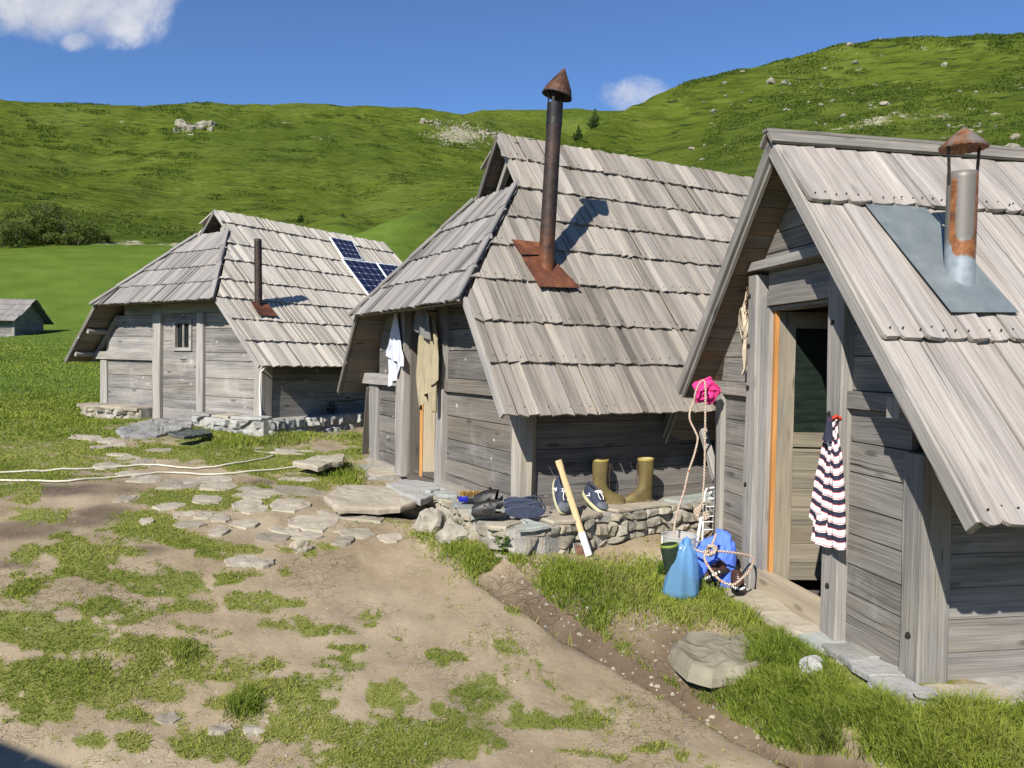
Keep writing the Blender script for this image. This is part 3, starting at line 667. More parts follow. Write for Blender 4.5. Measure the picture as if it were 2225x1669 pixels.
def build_ground():
    fine = np.arange(-0.74, 0.74, 0.0026)
    az = np.concatenate([np.linspace(-math.pi, -0.745, 60), fine, np.linspace(0.745, math.pi, 60)])
    r = np.exp(np.arange(math.log(0.35), math.log(1380), 0.0118))
    nr, na = len(r), len(az)
    A, Rr = np.meshgrid(az, r); x = np.sin(A)*Rr; y = np.cos(A)*Rr
    fz = far_profile(az, r)
    z = np.empty_like(x)
    nrow = int((r < 24.5).sum())
    z[:nrow] = _blend(x[:nrow], y[:nrow], Rr[:nrow], fz[:nrow])
    z[nrow:] = fz[nrow:]+micro(x[nrow:], y[nrow:])+hill_relief(x[nrow:], y[nrow:], Rr[nrow:])+knoll(x[nrow:], y[nrow:], Rr[nrow:])
    turf = np.ones_like(x); wet = np.zeros_like(x); rock = np.zeros_like(x)
    k = int((r < 16).sum())
    turf[:k] = turf_mask(x[:k], y[:k]); wet[:k] = wet_mask(x[:k], y[:k])
    k2 = int((r < 60).sum())
    px, py = to_photo(x[k2:], y[k2:], z[k2:])
    n = fbm(x[k2:]/5, y[k2:]/5, 3)
    rock[k2:] = _blobs(_SCREE, px, py)*(.1+n)*.8*(Rr[k2:] > 200)*(y[k2:] > 0)
    pale = sstep(.62, .74, fbm(x[k2:]/9+31, y[k2:]/6+7, 4))*.5*(px > 1400)*(Rr[k2:] < 240)*sstep(1500, 1900, px)
    rock[k2:] = np.maximum(rock[k2:], pale)
    bank = np.exp(-((py-531)/12)**2-((px-330)/190)**2)*(Rr[k2:] < 135)*(.2+n)
    rock[k2:] = np.maximum(rock[k2:], bank*.75)
    co = np.stack([x, y, z], -1).reshape(-1, 3)
    i = np.arange(nr-1)[:, None]; j = np.arange(na-1)[None, :]
    q = np.stack([i*na+j, (i+1)*na+j, (i+1)*na+j+1, i*na+j+1], -1).reshape(-1, 4)[:, ::-1]
    me = bpy.data.meshes.new("ground")
    me.vertices.add(len(co)); me.vertices.foreach_set('co', co.astype(np.float32).ravel())
    nf = len(q); me.loops.add(nf*4); me.polygons.add(nf)
    me.loops.foreach_set('vertex_index', q.astype(np.int32).ravel())
    me.polygons.foreach_set('loop_start', np.arange(0, nf*4, 4, dtype=np.int32)); me.polygons.foreach_set('loop_total', np.full(nf, 4, np.int32))
    me.polygons.foreach_set('use_smooth', [True]*nf)
    me.update(calc_edges=True); me.validate()
    for nm, ar in (('turf', turf), ('wet', wet), ('rock', rock)):
        at = me.attributes.new(nm, 'FLOAT', 'POINT'); at.data.foreach_set('value', np.clip(ar, 0, 1).astype(np.float32).ravel())
    o = bpy.data.objects.new("ground", me); C.objects.link(o); me.materials.append(MAT['ground'])
    tag(o, kind='structure'); return o

# ---------------------------------------------------------------- the huts
HUTS = {
 'A': dict(o=(-2.947, 9.3, -.696), yaw=.982, W=3.533, L=3.95, eo=.345, of=.334, we=.60, wr=2.687, wh=1.37, wg=2.355, vg=.575,
           courses=[0, .388, .751, 1.121, 1.47, 1.873, 2.235, 2.70, 2.969], bw=.088, bt=.013, mat='pale_shingle', wmat='left_hut_wood'),
 'B': dict(o=(.041, 5.402, -.996), yaw=.506, W=2.957, L=3.66, eo=.323, of=.286, we=.657, wr=2.991, wh=1.415, wg=2.462, vg=.589,
           courses=[0, .403, .764, 1.169, 1.535, 1.871, 2.241, 2.614, 2.948], bw=.082, bt=.014, mat='shingle_wood', wmat='wall_wood'),
 'C': dict(o=(1.891, 3.537, -1.39), yaw=.185, W=2.132, L=3.3, eo=.552, of=.237, we=.808, wr=2.671, wh=None, wg=None, vg=None,
           courses=[0, .918, 1.898, 2.468], bw=.117, bt=.019, mat='long_shingle', wmat='right_hut_wood'),
}
class Hut:
    def __init__(s, key):
        s.__dict__.update(HUTS[key]); s.key = key
        s.S = math.hypot(s.W/2+s.eo, s.wr-s.we); s.du = (s.W/2+s.eo)/s.S; s.dw = (s.wr-s.we)/s.S
        s.V = Vector((math.cos(s.yaw), math.sin(s.yaw), 0)); s.U = Vector((-math.sin(s.yaw), math.cos(s.yaw), 0)); s.O = Vector(s.o)
        if s.wh:
            s.sh = (s.wh-s.we)/s.dw; s.sg = (s.wg-s.we)/s.dw
    def world(s, u, v, w_): return s.O+s.U*u+s.V*v+Vector((0, 0, w_))
    def us(s, w_): return -s.eo+(w_-s.we)*s.du/s.dw          # u of the right slope at height w
    def smax(s, v):                                           # how far up the slope a board at depth v may run
        if not s.wh or v >= s.vg: return s.S
        return s.sh+(v+s.of)/(s.vg+s.of)*(s.sg-s.sh)
    def P(s, side, v, sl, n=0.0):                             # local point on a slope: side +1 right, -1 left
        u = -s.eo+sl*s.du-n*s.dw; w_ = s.we+sl*s.dw+n*s.du
        return (v, u if side > 0 else s.W-u, w_)

def slope_boards(h, mb, side, soot=None):
    t = h.bt; R = RND; nc = len(h.courses)-1
    for k in range(nc):
        s0, s1 = h.courses[k], h.courses[k+1]+(.05 if k < nc-1 else 0)
        v = -h.of
        while v < h.L-.005:
            bw = h.bw*R.uniform(.72, 1.28); v2 = min(v+bw, h.L)
            if h.L-v2 < .03: v2 = h.L
            a = s0-R.uniform(0, .010)-(.02 if k == 0 else 0); ca, cb = min(s1, h.smax(v)), min(s1, h.smax(v2))
            if k == nc-1: ca += R.uniform(-.005, .02); cb = ca if h.smax(v) >= h.S else cb
            if max(ca, cb) > a+.02:
                ca, cb = max(ca, a+.002), max(cb, a+.002)
                tl = R.uniform(-.011, .011) if h.key != 'C' else R.uniform(-.006, .006); gap = .0026 if h.key == 'C' else .0038
                tt = t*R.uniform(.8, 1.25)
                st_ = soot(v, (a+ca)/2) if soot else 0
                col = (R.random(), st_, R.random())
                rng = s1-s0
                nl = lambda q, e: .004+t*(1.5 if h.key == 'C' else 1.7)*(1-(q-s0)/rng)*(1 if k else .6)+(tl if e else -tl)
                va, vb = v+gap, v2-gap
                if h.key == 'C':
                    c = R.uniform(.010, .02); c2 = R.uniform(.008, .02); m = (va+vb)/2; bow = R.uniform(.003, .010)*(1 if R.random() < .7 else -.5)
                    ring = [(va, a+c2), (va+c, a), (m, a-R.uniform(0, .004)), (vb-c, a), (vb, a+c2), (vb, cb), (m, (ca+cb)/2), (va, ca)]
                    curl = lambda p: abs(p[0]-m)/(vb-va)*2*bow*max(0, 1-(p[1]-a)/.5)
                    nn = [nl(p[1], p[0] > m)+curl(p) for p in ring]
                else:
                    sk = R.uniform(-.008, .008)
                    ring = [(va, a+sk), (vb, a-sk), (vb, cb), (va, ca)]; nn = [nl(p[1], p[0] > va+.001) for p in ring]
                ou, ov = R.random()*30, R.random()*30
                bot = [h.P(side, p[0], p[1], n_) for p, n_ in zip(ring, nn)]; top = [h.P(side, p[0], p[1], n_+tt) for p, n_ in zip(ring, nn)]
                uv = [(ou+p[1], ov+p[0]) for p in ring]
                if side < 0: bot.reverse(); top.reverse(); uv.reverse()
                mb.prism(bot, top, uv, uv, col)
                if h.key == 'C': pass
            v = v2

def slope_nails(h, mb, side=1):
    nc = len(h.courses)-1
    for k in range(nc):
        v = -h.of+.02
        while v < min(h.L, 3.0)-.05:
            for dv in ((.03,) if h.key != 'C' else (.025, .09)):
                s0 = h.courses[k]+.045+RND.uniform(-.012, .012); vv = v+dv
                if s0 < h.smax(vv)-.03:
                    n = h.bt*3.2*(1-(s0-h.courses[k])/.6)+.004 if k else h.bt*2.3
                    c = Vector(h.P(side, vv, s0, n)); r = .0042 if h.key == 'C' else .0028
                    a = Vector((1, 0, 0)); b = Vector(h.P(side, 0, 1))-Vector(h.P(side, 0, 0))
                    N = a.cross(b).normalized()*.004
                    ring = [c+a*r*math.cos(q)+b*r*math.sin(q) for q in (0, 1.05, 2.1, 3.14, 4.19, 5.24)]
                    mb.prism([p-N for p in ring], [p+N for p in ring])
            v += h.bw*RND.uniform(.8, 1.3)

def hut_roof(h, root, soot=None, only_right_detail=True):
    mb = MB(); slope_boards(h, mb, 1, soot); slope_boards(h, mb, -1)
    roof = mb.build('roof', MAT[h.mat], root)
    # boarding below the shingles, seen under the overhangs
    sm = MB(); bh = .135 if h.key != 'C' else .105
    for side in (1, -1):
        s = .01
        while s < h.S-.012:
            e = min(s+bh*RND.uniform(.85, 1.15), h.S-.012)
            def vs(q):
                if not h.wh: return -h.of+.02
                if q <= h.sh: return -h.of+.02
                if q >= h.sg: return h.vg+.02
                return -h.of+.02+(q-h.sh)/(h.sg-h.sh)*(h.vg+h.of)
            ring = [(vs(s+.002), s+.002), (h.L-.02, s+.002), (h.L-.02, e-.0015), (vs(e), e-.0015)]
            bot = [h.P(side, a, b, -.022+.002*RND.random()) for a, b in ring]; top = [h.P(side, a, b, -.001) for a, b in ring]
            ou, ov = RND.random()*30, RND.random()*30; uv = [(ou+a, ov+b) for a, b in ring]
            if side < 0: bot.reverse(); top.reverse(); uv.reverse()
            sm.prism(bot, top, uv, uv, (RND.random(), 0, RND.random())); s = e
    sm.build('soffit', MAT['soffit_stained' if h.key == 'C' else 'soffit_wood'], roof)
    nb = MB(); slope_nails(h, nb); tag(nb.build('nails', MAT['iron'], roof), kind='stuff')
    # barge boards along the front edges of both slopes
    for side in (1, -1):
        wd = .075 if h.key == 'C' else .06
        segs = [(-.005, h.S if not h.wh else h.sh+.02, -h.of)]
        if h.wh: segs.append((h.sg-.02, h.S-.005, h.vg))
        for a, b, v in segs:
            n_ = max(1, int((b-a)/1.3)); 
            for i in range(n_):
                q0, q1 = a+(b-a)*i/n_, a+(b-a)*(i+1)/n_-.002
                o = Vector(h.P(side, v-.012-.003*i, q0, -wd+.028)); L = Vector(h.P(side, v, q1, 0))-Vector(h.P(side, v, q0, 0))
                S = Vector(h.P(side, v, q0, wd-.006))-Vector(h.P(side, v, q0, 0))
                for q_ in range(2 if h.key == 'C' else 1):   # the right hut has a second board behind
                    bb = MB(); bb.board(o+(Vector((.024, 0, 0))-S*.35)*q_, L, S, (.022-.002*q_, 0, 0))
                    bb.build('barge_board', MAT['trim_wood' if side > 0 else 'wall_wood' if h.key != 'C' else 'right_hut_wood'], roof)
    if h.wh: hip(h, root, roof)
    return roof

def hip(h, root, roof):
    of = h.of+.035
    b0, b1 = Vector((-of, h.us(h.wh)-.02, h.wh-.01)), Vector((-of, h.W-h.us(h.wh)+.02, h.wh-.01))
    t0, t1 = Vector((h.vg, h.us(h.wg)-.01, h.wg+.02)), Vector((h.vg, h.W-h.us(h.wg)+.01, h.wg+.02))
    Hd = Vector((h.vg+of, 0, t0.z-b0.z)); HL = Hd.length; Hd /= HL; N = Vector((-Hd.z, 0, Hd.x))
    ur = lambda q: b0.y+(t0.y-b0.y)*q/HL; ul = lambda q: b1.y+(t1.y-b1.y)*q/HL
    PT = lambda u, q, n: Vector((-of, u, b0.z))+Hd*q+N*n
    cs = [0, .24, .47, .72, 1.0]; mb = MB(); t = .013
    for k in range(4):
        s0, s1 = cs[k]*HL, cs[k+1]*HL+(.045 if k < 3 else 0); u = ur(0)
        end = ul(0)
        while u < end-.004:
            u2 = min(u+h.bw*RND.uniform(.6, 1.15), end)
            def mx(x):
                a = (x-b0.y)/(t0.y-b0.y)*HL; b = (x-b1.y)/(t1.y-b1.y)*HL
                return min(a, b, s1)
            a = s0-RND.uniform(0, .018); ca, cb = mx(u), mx(u2)
            if max(ca, cb) > a+.01:
                ca, cb = max(ca, a+.001), max(cb, a+.001); tl = RND.uniform(-.009, .009)
                nl = lambda q: .004+t*1.5*(1-(q-s0)/(s1-s0))
                ring = [(u2-.0015, a), (u+.0015, a), (u+.0015, ca), (u2-.0015, cb)]
                nn = [nl(p[1])+(tl if p[0] > u+.01 else -tl) for p in ring]
                ou, ov = RND.random()*30, RND.random()*30; uv = [(ou+p[1], ov+p[0]) for p in ring]
                mb.prism([PT(p[0], p[1], n_) for p, n_ in zip(ring, nn)], [PT(p[0], p[1], n_+t) for p, n_ in zip(ring, nn)], uv, uv, (RND.random(), 0, RND.random()))
            u = u2
    hp = mb.build('hip_roof', MAT['hip_wood'], root)
    sm = MB(); q = 0
    while q < HL-.02:
        e = min(q+.14, HL-.005)
        ring = [(ur(q)+.03, q+.01), (ur(e)+.03, e), (ul(e)-.03, e), (ul(q)-.03, q+.01)]
        sm.prism([PT(a, b, -.022) for a, b in ring], [PT(a, b, -.002) for a, b in ring], [(a, b) for a, b in ring], None, (RND.random(), 0, RND.random())); q = e
    sm.build('soffit', MAT['soffit_wood'], hp)
    # narrow boards covering both hip edges
    n_ = 4
    for e0, e1, sg in ((b0, t0, 1), (b1, t1, -1)):
        tb = MB()
        for i in range(n_):
            A = e0.lerp(e1, i/n_); B = e0.lerp(e1, (i+1)/n_)
            A = A+N*(.046-.004); B = B+N*(.034)
            d = (B-A); sd = Vector((0, sg, 0))-d.normalized()*d.normalized().dot(Vector((0, sg, 0))); sd.normalize()
            tb.board(A-sd*.012, d, sd*.075, N*.014)
        tb.build('hip_board', MAT['hip_wood'], hp)

def wall_rows(h, mb, rows, ua, ub, v0=0.0, t=.04, clip=True, gap=.007, top=None):
    """horizontal planks between the posts at u=ua and u=ub, cut under both roof slopes"""
    for a, b in zip(rows[:-1], rows[1:]):
        if top: b = min(b, top)
        if b <= a: continue
        lim = lambda w_: max(ua, h.us(w_)+.045) if clip and w_ > h.we-.2 else ua
        lim2 = lambda w_: min(ub, h.W-h.us(w_)-.045) if clip and w_ > h.we-.2 else ub
        a2, b2 = a+gap/2, b-gap/2
        ring = [(lim2(a2), a2), (lim(a2), a2), (lim(b2), b2), (lim2(b2), b2)]
        if ring[0][0]-ring[1][0] < .01: continue
        if ring[3][0]-ring[2][0] < 0: ring[3] = ring[2] = ((ring[2][0]+ring[3][0])/2, b2)
        j = RND.uniform(-.003, .003); ou, ov = RND.random()*30, RND.random()*30
        uv = [(ou+p[0], ov+p[1]) for p in ring]
        mb.prism([(v0+t, p[0], p[1]) for p in ring], [(v0+j, p[0], p[1]) for p in ring], uv, uv, (RND.random(), 0, RND.random()))

def side_rows(h, mb, rows, u0, va, vb, t=.04, inward=1):
    for a, b in zip(rows[:-1], rows[1:]):
        mb.board((va, u0+RND.uniform(-.003, .003), a+.002), (vb-va, 0, 0), (0, 0, b-a-.004), (0, inward*t, 0))

def shell(h, root, rows, wt, floor=0.0):
    """right side wall, left side wall, back wall, floor"""
    mb = MB(); side_rows(h, mb, rows, .02, .05, h.L-.3); mb.build('side_wall', MAT[h.wmat], root)
    mb = MB(); side_rows(h, mb, rows, h.W-.02, .05, h.L-.3, inward=-1); mb.build('side_wall', MAT[h.wmat], root)
    mb = MB(); r = [x*.3 for x in range(12)]; wall_rows(h, mb, r, .03, h.W-.03, h.L-.34); mb.build('back_wall', MAT[h.wmat], root)
    mb = MB(); u = .05
    while u < h.W-.05:
        mb.board((.04, u, floor-.03), (h.L-.4, 0, 0), (0, .16, 0), (0, 0, .03)); u += .163
    mb.build('floor', MAT['dark_wood'], root)

def box_post(h, name, u0, u1, w0, w1, v0, v1, root, mat, jit=.004, bolts=(), n=7, slant=0.0):
    """a hewn post: a box in several lifts with slightly uneven faces and eased edges; slant cuts the top to the roof pitch"""
    mb = MB(); col = (RND.random(), 0, RND.random()); c = .006; rows = []
    ou, ov = RND.random()*20, RND.random()*20
    base = [(v0+c, u0), (v0, u0+c), (v0, u1-c), (v0+c, u1), (v1-c, u1), (v1, u1-c), (v1, u0+c), (v1-c, u0)]
    ph = [RND.uniform(0, 6) for _ in base]
    per = [0]
    for i in range(8): a, b = base[i], base[(i+1) % 8]; per.append(per[-1]+math.hypot(a[0]-b[0], a[1]-b[1]))
    uvs = []
    for i in range(n+1):
        w_ = w0+(w1-w0)*i/n
        rows.append([(p[0]+jit*math.sin(ph[k]+w_*4), p[1]+jit*math.cos(ph[k]*1.7+w_*3), w_+(slant*(p[1]-u0) if i == n else 0)) for k, p in enumerate(base)])
        uvs.append([(ou+w_, ov+per[k]) for k in range(8)])
    mb.grid(rows, col, True, uvs=uvs)
    mb.face(rows[-1][::-1], [(p[0], p[1]) for p in rows[-1]], col); mb.face(rows[0], [(p[0], p[1]) for p in rows[0]], col)
    o = mb.build(name, MAT[mat], root)
    if bolts:
        for (u, w_) in bolts:
            bb = MB()
            for r, d in ((.016, .004), (.009, .011)):
                ring = [(v0+.002, u+r*math.cos(-q*math.pi/4), w_+r*math.sin(-q*math.pi/4)) for q in range(8)]
                bb.prism(ring, [(p[0]-d-.003, p[1], p[2]) for p in ring])
            bb.build('bolt', MAT['iron'], o)
    return o

def leaf_door(name, root, hinge, ang, wd, ht, mats, glass=None, planks=True, label=None):
    """door leaf hinged at local (v,u,w); ang turns it from the wall line into the hut; stiles, rails, planks, pane"""
    o = empty(name, hinge, ang, root)
    if label: o['label'] = label
    sw = .105; t = .035     # leaf runs along local +x
    f = MB()
    f.board((0, 0, 0), (0, 0, ht), (sw, 0, 0), (0, t, 0)); f.board((wd-sw, 0, 0), (0, 0, ht), (sw, 0, 0), (0, t, 0))
    return o, f, sw, t

def chimney(root, name, base, top, r, cap, flash, mats, rust_low=.0, tilt=None, seams=()):
    """base, top: points; a pipe with seams; flash: four corners of the sheet; cap: dict or None"""
    base, top = Vector(base), Vector(top); mb = MB(); n = 26; ax = top-base
    pts, rs = [], []
    mb2 = MB(); q = ax.orthogonal().normalized(); q = Vector((1, 0, 0))-ax.normalized()*ax.normalized().x; q.normalize(); p2 = ax.normalized().cross(q)
    rows = []; cols = []
    for i in range(n+1):
        f = i/n; rr = r*(1.0-.06*f)
        for sm in seams: rr *= 1+.055*math.exp(-((f-sm)/.012)**2)
        rows.append([base+ax*f+(q*math.cos(a)+p2*math.sin(a))*rr for a in [2*math.pi*k/20 for k in range(20)]]); cols.append(f)
    for i in range(n):
        mb.grid(rows[i:i+2], (RND.random()*0+.5, max(0, rust_low-cols[i])/max(rust_low, .01) if rust_low else 0, 0), True)
    # inside of the mouth
    inner = [[base+ax*f+(q*math.cos(a)+p2*math.sin(a))*r*.9*(1 if f > .5 else .9) for a in [2*math.pi*k/20 for k in range(20)]] for f in (1.0, .8)]
    mb.grid([rows[-1], inner[0], inner[1]], (.5, 0, 0), True); mb.face(inner[1], None, (.5, 0, 0))
    o = mb.build(name, MAT[mats[0]], root, smooth=True, merge=True)
    return o, q, p2

# ---- left hut -------------------------------------------------------------------------------------------------
def hut_left():
    h = Hut('A'); root = empty('wooden_hut', h.O, h.yaw)
    tag(root, 'weathered wooden hut with solar panels and a thin bare stovepipe on its roof', 'hut', 'shingled wooden huts on the grass')
    roof = hut_roof(h, root)
    rows = [-.04, .20, .43, .645]; upper = [.74, 1.03, 1.25]
    fw = MB()
    wall_rows(h, fw, rows, .12, 1.13); wall_rows(h, fw, [.645, .75, 1.05, 1.25], .12, 1.13)
    wall_rows(h, fw, [.0, .24, .425, .63], 2.18, 3.42); wall_rows(h, fw, [.74, .96, 1.25], 2.18, 3.42)
    wall_rows(h, fw, [1.38, 1.62, 1.80], .1, 3.4)
    fw.build('front_wall', MAT[h.wmat], root)
    lb = MB(); lb.board((-.025, .6, 1.25), (0, 2.32, 0), (0, 0, .13), (.06, 0, 0)); lb.build('lintel_beam', MAT[h.wmat], root)
    tb = MB(); tb.board((-.05, 2.17, .635), (0, 1.47, 0), (0, 0, .11), (.07, 0, 0), jit=.004); tb.build('tie_beam', MAT['trim_wood'], root)
    shell(h, root, [-.03, .2, .42, .64, .8], h.wmat)
    box_post(h, 'corner_post', -.005, .13, -.02, .70, -.03, .13, root, 'post_wood')
    box_post(h, 'corner_post', 3.37, 3.53, -.02, .63, -.03, .12, root, 'trim_wood')
    box_post(h, 'door_post', 1.115, 1.25, -.10, 1.25, -.045, .08, root, 'trim_wood')
    box_post(h, 'door_post', 2.03, 2.195, -.14, 1.25, -.055, .08, root, 'trim_wood')
    # gablet: small boarded triangle below the ridge
    gb = MB(); wall_rows(h, gb, [2.30, 2.42, 2.55, 2.68], .6, 2.9, h.vg+.22, .03); gb.build('gablet', MAT[h.wmat], root)
    lg = MB(); lg.tube([(h.vg-.03, 1.55, 2.40), (h.vg+.35, 1.55, 2.40)], .05, 10); lg.tube([(h.vg-.05, 2.05, 2.36), (h.vg+.35, 2.05, 2.36)], .04, 10); lg.build('purlin', MAT['trim_wood'], root)
    # left rafters under the overhang
    for w_ in (1.02, .70):
        m = MB(); u = h.W-h.us(w_); m.tube([(-h.of+.03, u-.10, w_), (.05, u-.10, w_)], .035, 8); m.build('purlin', MAT['trim_wood'], root)
    m = MB(); a = Vector(h.P(-1, -.035, .16, -.07)); b = Vector(h.P(-1, -.035, 1.0, -.07)); m.board(a, b-a, (0, .02, -.07), (.05, 0, 0)); m.build('rafter', MAT['trim_wood'], root)
    # door of horizontal boards with a small barred window
    dr = MB(); rr = [-.13, .02, .21, .40, .58, .765, .90, 1.03, 1.165, 1.25]
    for a, b in zip(rr[:-1], rr[1:]):
        if b <= .78 or a >= 1.15: dr.board((-.005, 1.255, a), (0, .77, 0), (0, 0, b-a-.003), (.035, 0, 0))
        else:
            dr.board((-.005, 1.255, a), (0, .15, 0), (0, 0, b-a-.003), (.035, 0, 0)); dr.board((-.005, 1.755, a), (0, .27, 0), (0, 0, b-a-.003), (.035, 0, 0))
    d = dr.build('door', MAT[h.wmat], root)
    fr = MB()
    for (u0, u1, w0, w1) in ((1.385, 1.435, .765, 1.165), (1.73, 1.78, .765, 1.165), (1.435, 1.73, .765, .81), (1.435, 1.73, 1.12, 1.165)):
        fr.board((-.028, u0, w0), (0, u1-u0, 0), (0, 0, w1-w0), (.045, 0, 0))
    fr.board((-.015, 1.565, .81), (0, .022, 0), (0, 0, .31), (.02, 0, 0))
    fr.build('window_frame', MAT['trim_wood'], d)
    pn = MB(); pn.board((.012, 1.43, .80), (0, .31, 0), (0, 0, .33), (.006, 0, 0)); pn.build('window_pane', MAT['dark_glass'], d)
    hd = MB(); hd.tube([(-.005, 1.60, .655), (-.03, 1.595, .655), (-.04, 1.565, .65), (-.03, 1.525, .655), (-.005, 1.52, .655)], .006, 6)
    hd.build('handle', MAT['iron'], d); hd = MB(); hd.tube([(-.01, 1.30, .56), (-.03, 1.30, .56), (-.035, 1.25, .55)], .007, 6); hd.build('latch', MAT['iron'], d)
    # thin stovepipe
    P = lambda v, s_, n=0: Vector(h.P(1, v, s_, n))
    b = P(.20, .93, -.05); ch, q, p2 = chimney(root, 'chimney', b, b+Vector((.005, .03, .93)), .047, None, None, ('rusty_pipe',), .0, seams=(.72,))
    f = MB(); f.prism([P(v, s_, .060) for v, s_ in ((.07, .80), (.36, .80), (.33, 1.05), (.08, 1.05))], [P(v, s_, .064) for v, s_ in ((.07, .80), (.36, .80), (.33, 1.05), (.08, 1.05))]); f.build('flashing', MAT['rust_sheet'], ch)
    sk = MB(); ax = Vector((0, 0, 1)); sk.tube([b+Vector((0, 0, .03)), b+Vector((0, 0, .13))], [.078, .05], 14); sk.build('collar', MAT['rusty_pipe'], ch)
    # white cable running down the corner post
    cb = MB(); cb.tube([(-.012, -.10, .62), (-.035, .01, .52), (-.038, .02, .3), (-.04, .0, .1), (-.06, -.03, .0), (-.12, -.09, -.06), (-.16, -.13, -.2), (-.17, -.14, -.32)], .009, 6)
    cb.build('cable', MAT['cable_white'], root)
    # solar panels lying on the roof: things of their own
    RT = Matrix.Translation(h.O) @ Matrix.Rotation(h.yaw, 4, 'Z')
    for (vs, lab, nu, nv) in (
        ([(2.37, 2.20), (2.80, 2.22), (2.90, 2.69), (2.42, 2.69)], 'small blue solar panel above the two bigger panels', 4, 4),
        ([(2.31, 1.29), (3.0, 1.36), (3.08, 2.20), (2.32, 2.17)], 'big black solar panel with white cell pattern, below the small blue one', 5, 6),
        ([(3.02, 1.36), (3.70, 1.42), (3.78, 2.24), (3.10, 2.205)], 'black solar panel partly hidden behind the middle hut roof', 5, 6)):
        c = sum((RT @ P(v, s_, .1) for v, s_ in vs), Vector())/4
        r_ = empty('solar_panel', c, 0); tag(r_, lab, 'solar panel', 'solar panels on the left hut roof')
        Q = [RT @ P(v, s_, .085)-c for v, s_ in vs]; T = [RT @ P(v, s_, .115)-c for v, s_ in vs]; ctr = sum(T, Vector())/4
        pm = MB(); ins = [p.lerp(ctr, .035) for p in T]; insb = [p.lerp(ctr, .035) for p in Q]; up = Vector((0, 0, .004))
        pm.prism([p+up*0 for p in insb], [p-up for p in ins], [(0, 0), (nu, 0), (nu, nv), (0, nv)], None, (.5, 0, .5)); pm.build('cells', MAT['solar_cell'], r_)
        fm = MB()
        for i in range(4):
            j = (i+1) % 4; fm.prism([Q[i], Q[j], insb[j], insb[i]], [T[i], T[j], ins[j], ins[i]])
        fm.build('frame', MAT['pale_paint'], r_)
        lm = MB()
        for f_ in (.2, .8):
            a = Q[0].lerp(Q[1], f_); b2 = Q[3].lerp(Q[2], f_); dn = RT.to_3x3() @ (P(0, 0, -.07)-P(0, 0, 0))
            lm.board(a, b2-a, (a-b2).cross(dn).normalized()*.03, dn)
        lm.build('rail', MAT['steel'], r_)
    # small black fan leaning on the side wall
    c = RT @ Vector((1.03, -.06, .06)); fo = empty('desk_fan', c, h.yaw); tag(fo, 'small round black fan leaning on the shaded wall of the left hut', 'fan')
    m = MB()
    for rr in (.035, .06, .085): m.tube([(rr*math.cos(a), -.02*(1-rr*8), rr*math.sin(a)) for a in [k*math.pi/8 for k in range(17)]], .004, 5, cap=False)
    for k in range(16): a = k*math.pi/8; m.tube([(0, -.03, 0), (.085*math.cos(a), 0, .085*math.sin(a))], .002, 4)
    m.build('grille', MAT['black_plastic'], fo)
    m = MB()
    for k in range(4):
        a = k*math.pi/2; m.prism([Vector((.015*math.cos(a), .01, .015*math.sin(a))), Vector((.07*math.cos(a), .012, .07*math.sin(a))), Vector((.06*math.cos(a+.8), .004, .06*math.sin(a+.8)))], [Vector((.015*math.cos(a), .015, .015*math.sin(a))), Vector((.07*math.cos(a), .017, .07*math.sin(a))), Vector((.06*math.cos(a+.8), .009, .06*math.sin(a+.8)))])
    m.build('blade', MAT['black_plastic'], fo)
    return h

# ---- middle hut -----------------------------------------------------------------------------------------------
def soot_B(v, s_):
    d = s_-1.15; k = 0
    if d < 0: k = max(0, 1-((v-.62+d*.25)/(.30+abs(d)*.12))**2)*max(0, 1-abs(d)/1.15)**.4*.75
    if v < 1.6 and .35 < s_ < 1.2: k = max(k, .28*max(0, 1-((v-.9)/.7)**2)*RND.random())
    return min(1, k*RND.uniform(.6, 1.1))
def open_door(h, root, uh, wb, wt, wd, ang, mid, glass, vin=.03):
    """leaf hinged on the left door post, standing open into the hut"""
    d = empty('door', (vin, uh, 0), ang, root)
    t = .035; sw = .105
    f = MB(); f.board((0, 0, wb), (0, 0, wt-wb), (sw, 0, 0), (0, t, 0)); f.board((wd-sw, 0, wb), (0, 0, wt-wb), (sw, 0, 0), (0, t, 0))
    if glass: f.board((sw, .002, wt-.1), (wd-2*sw, 0, 0), (0, 0, .1), (0, t-.004, 0)); f.board((sw, -.006, mid-.09), (wd-2*sw, 0, 0), (0, 0, .09), (0, t, 0))
    f.build('door_frame', MAT['door_wood' if h.key == 'B' else 'old_door'], d)
    p = MB(); w_ = wb; top = mid-.1 if glass else wt
    while w_ < top-.01:
        e = min(w_+.115*RND.uniform(.95, 1.05), top); p.board((sw+.002, .008, w_), (wd-2*sw-.004, 0, 0), (0, 0, e-w_-.003), (0, .02, 0)); w_ = e
    p.build('door_panel', MAT['door_wood' if h.key == 'B' else 'old_door'], d)
    if glass:
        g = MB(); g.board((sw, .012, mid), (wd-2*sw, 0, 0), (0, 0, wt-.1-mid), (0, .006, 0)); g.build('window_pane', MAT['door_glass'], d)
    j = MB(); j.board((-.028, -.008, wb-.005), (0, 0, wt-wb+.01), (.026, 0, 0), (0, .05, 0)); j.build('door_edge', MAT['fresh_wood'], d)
    return d

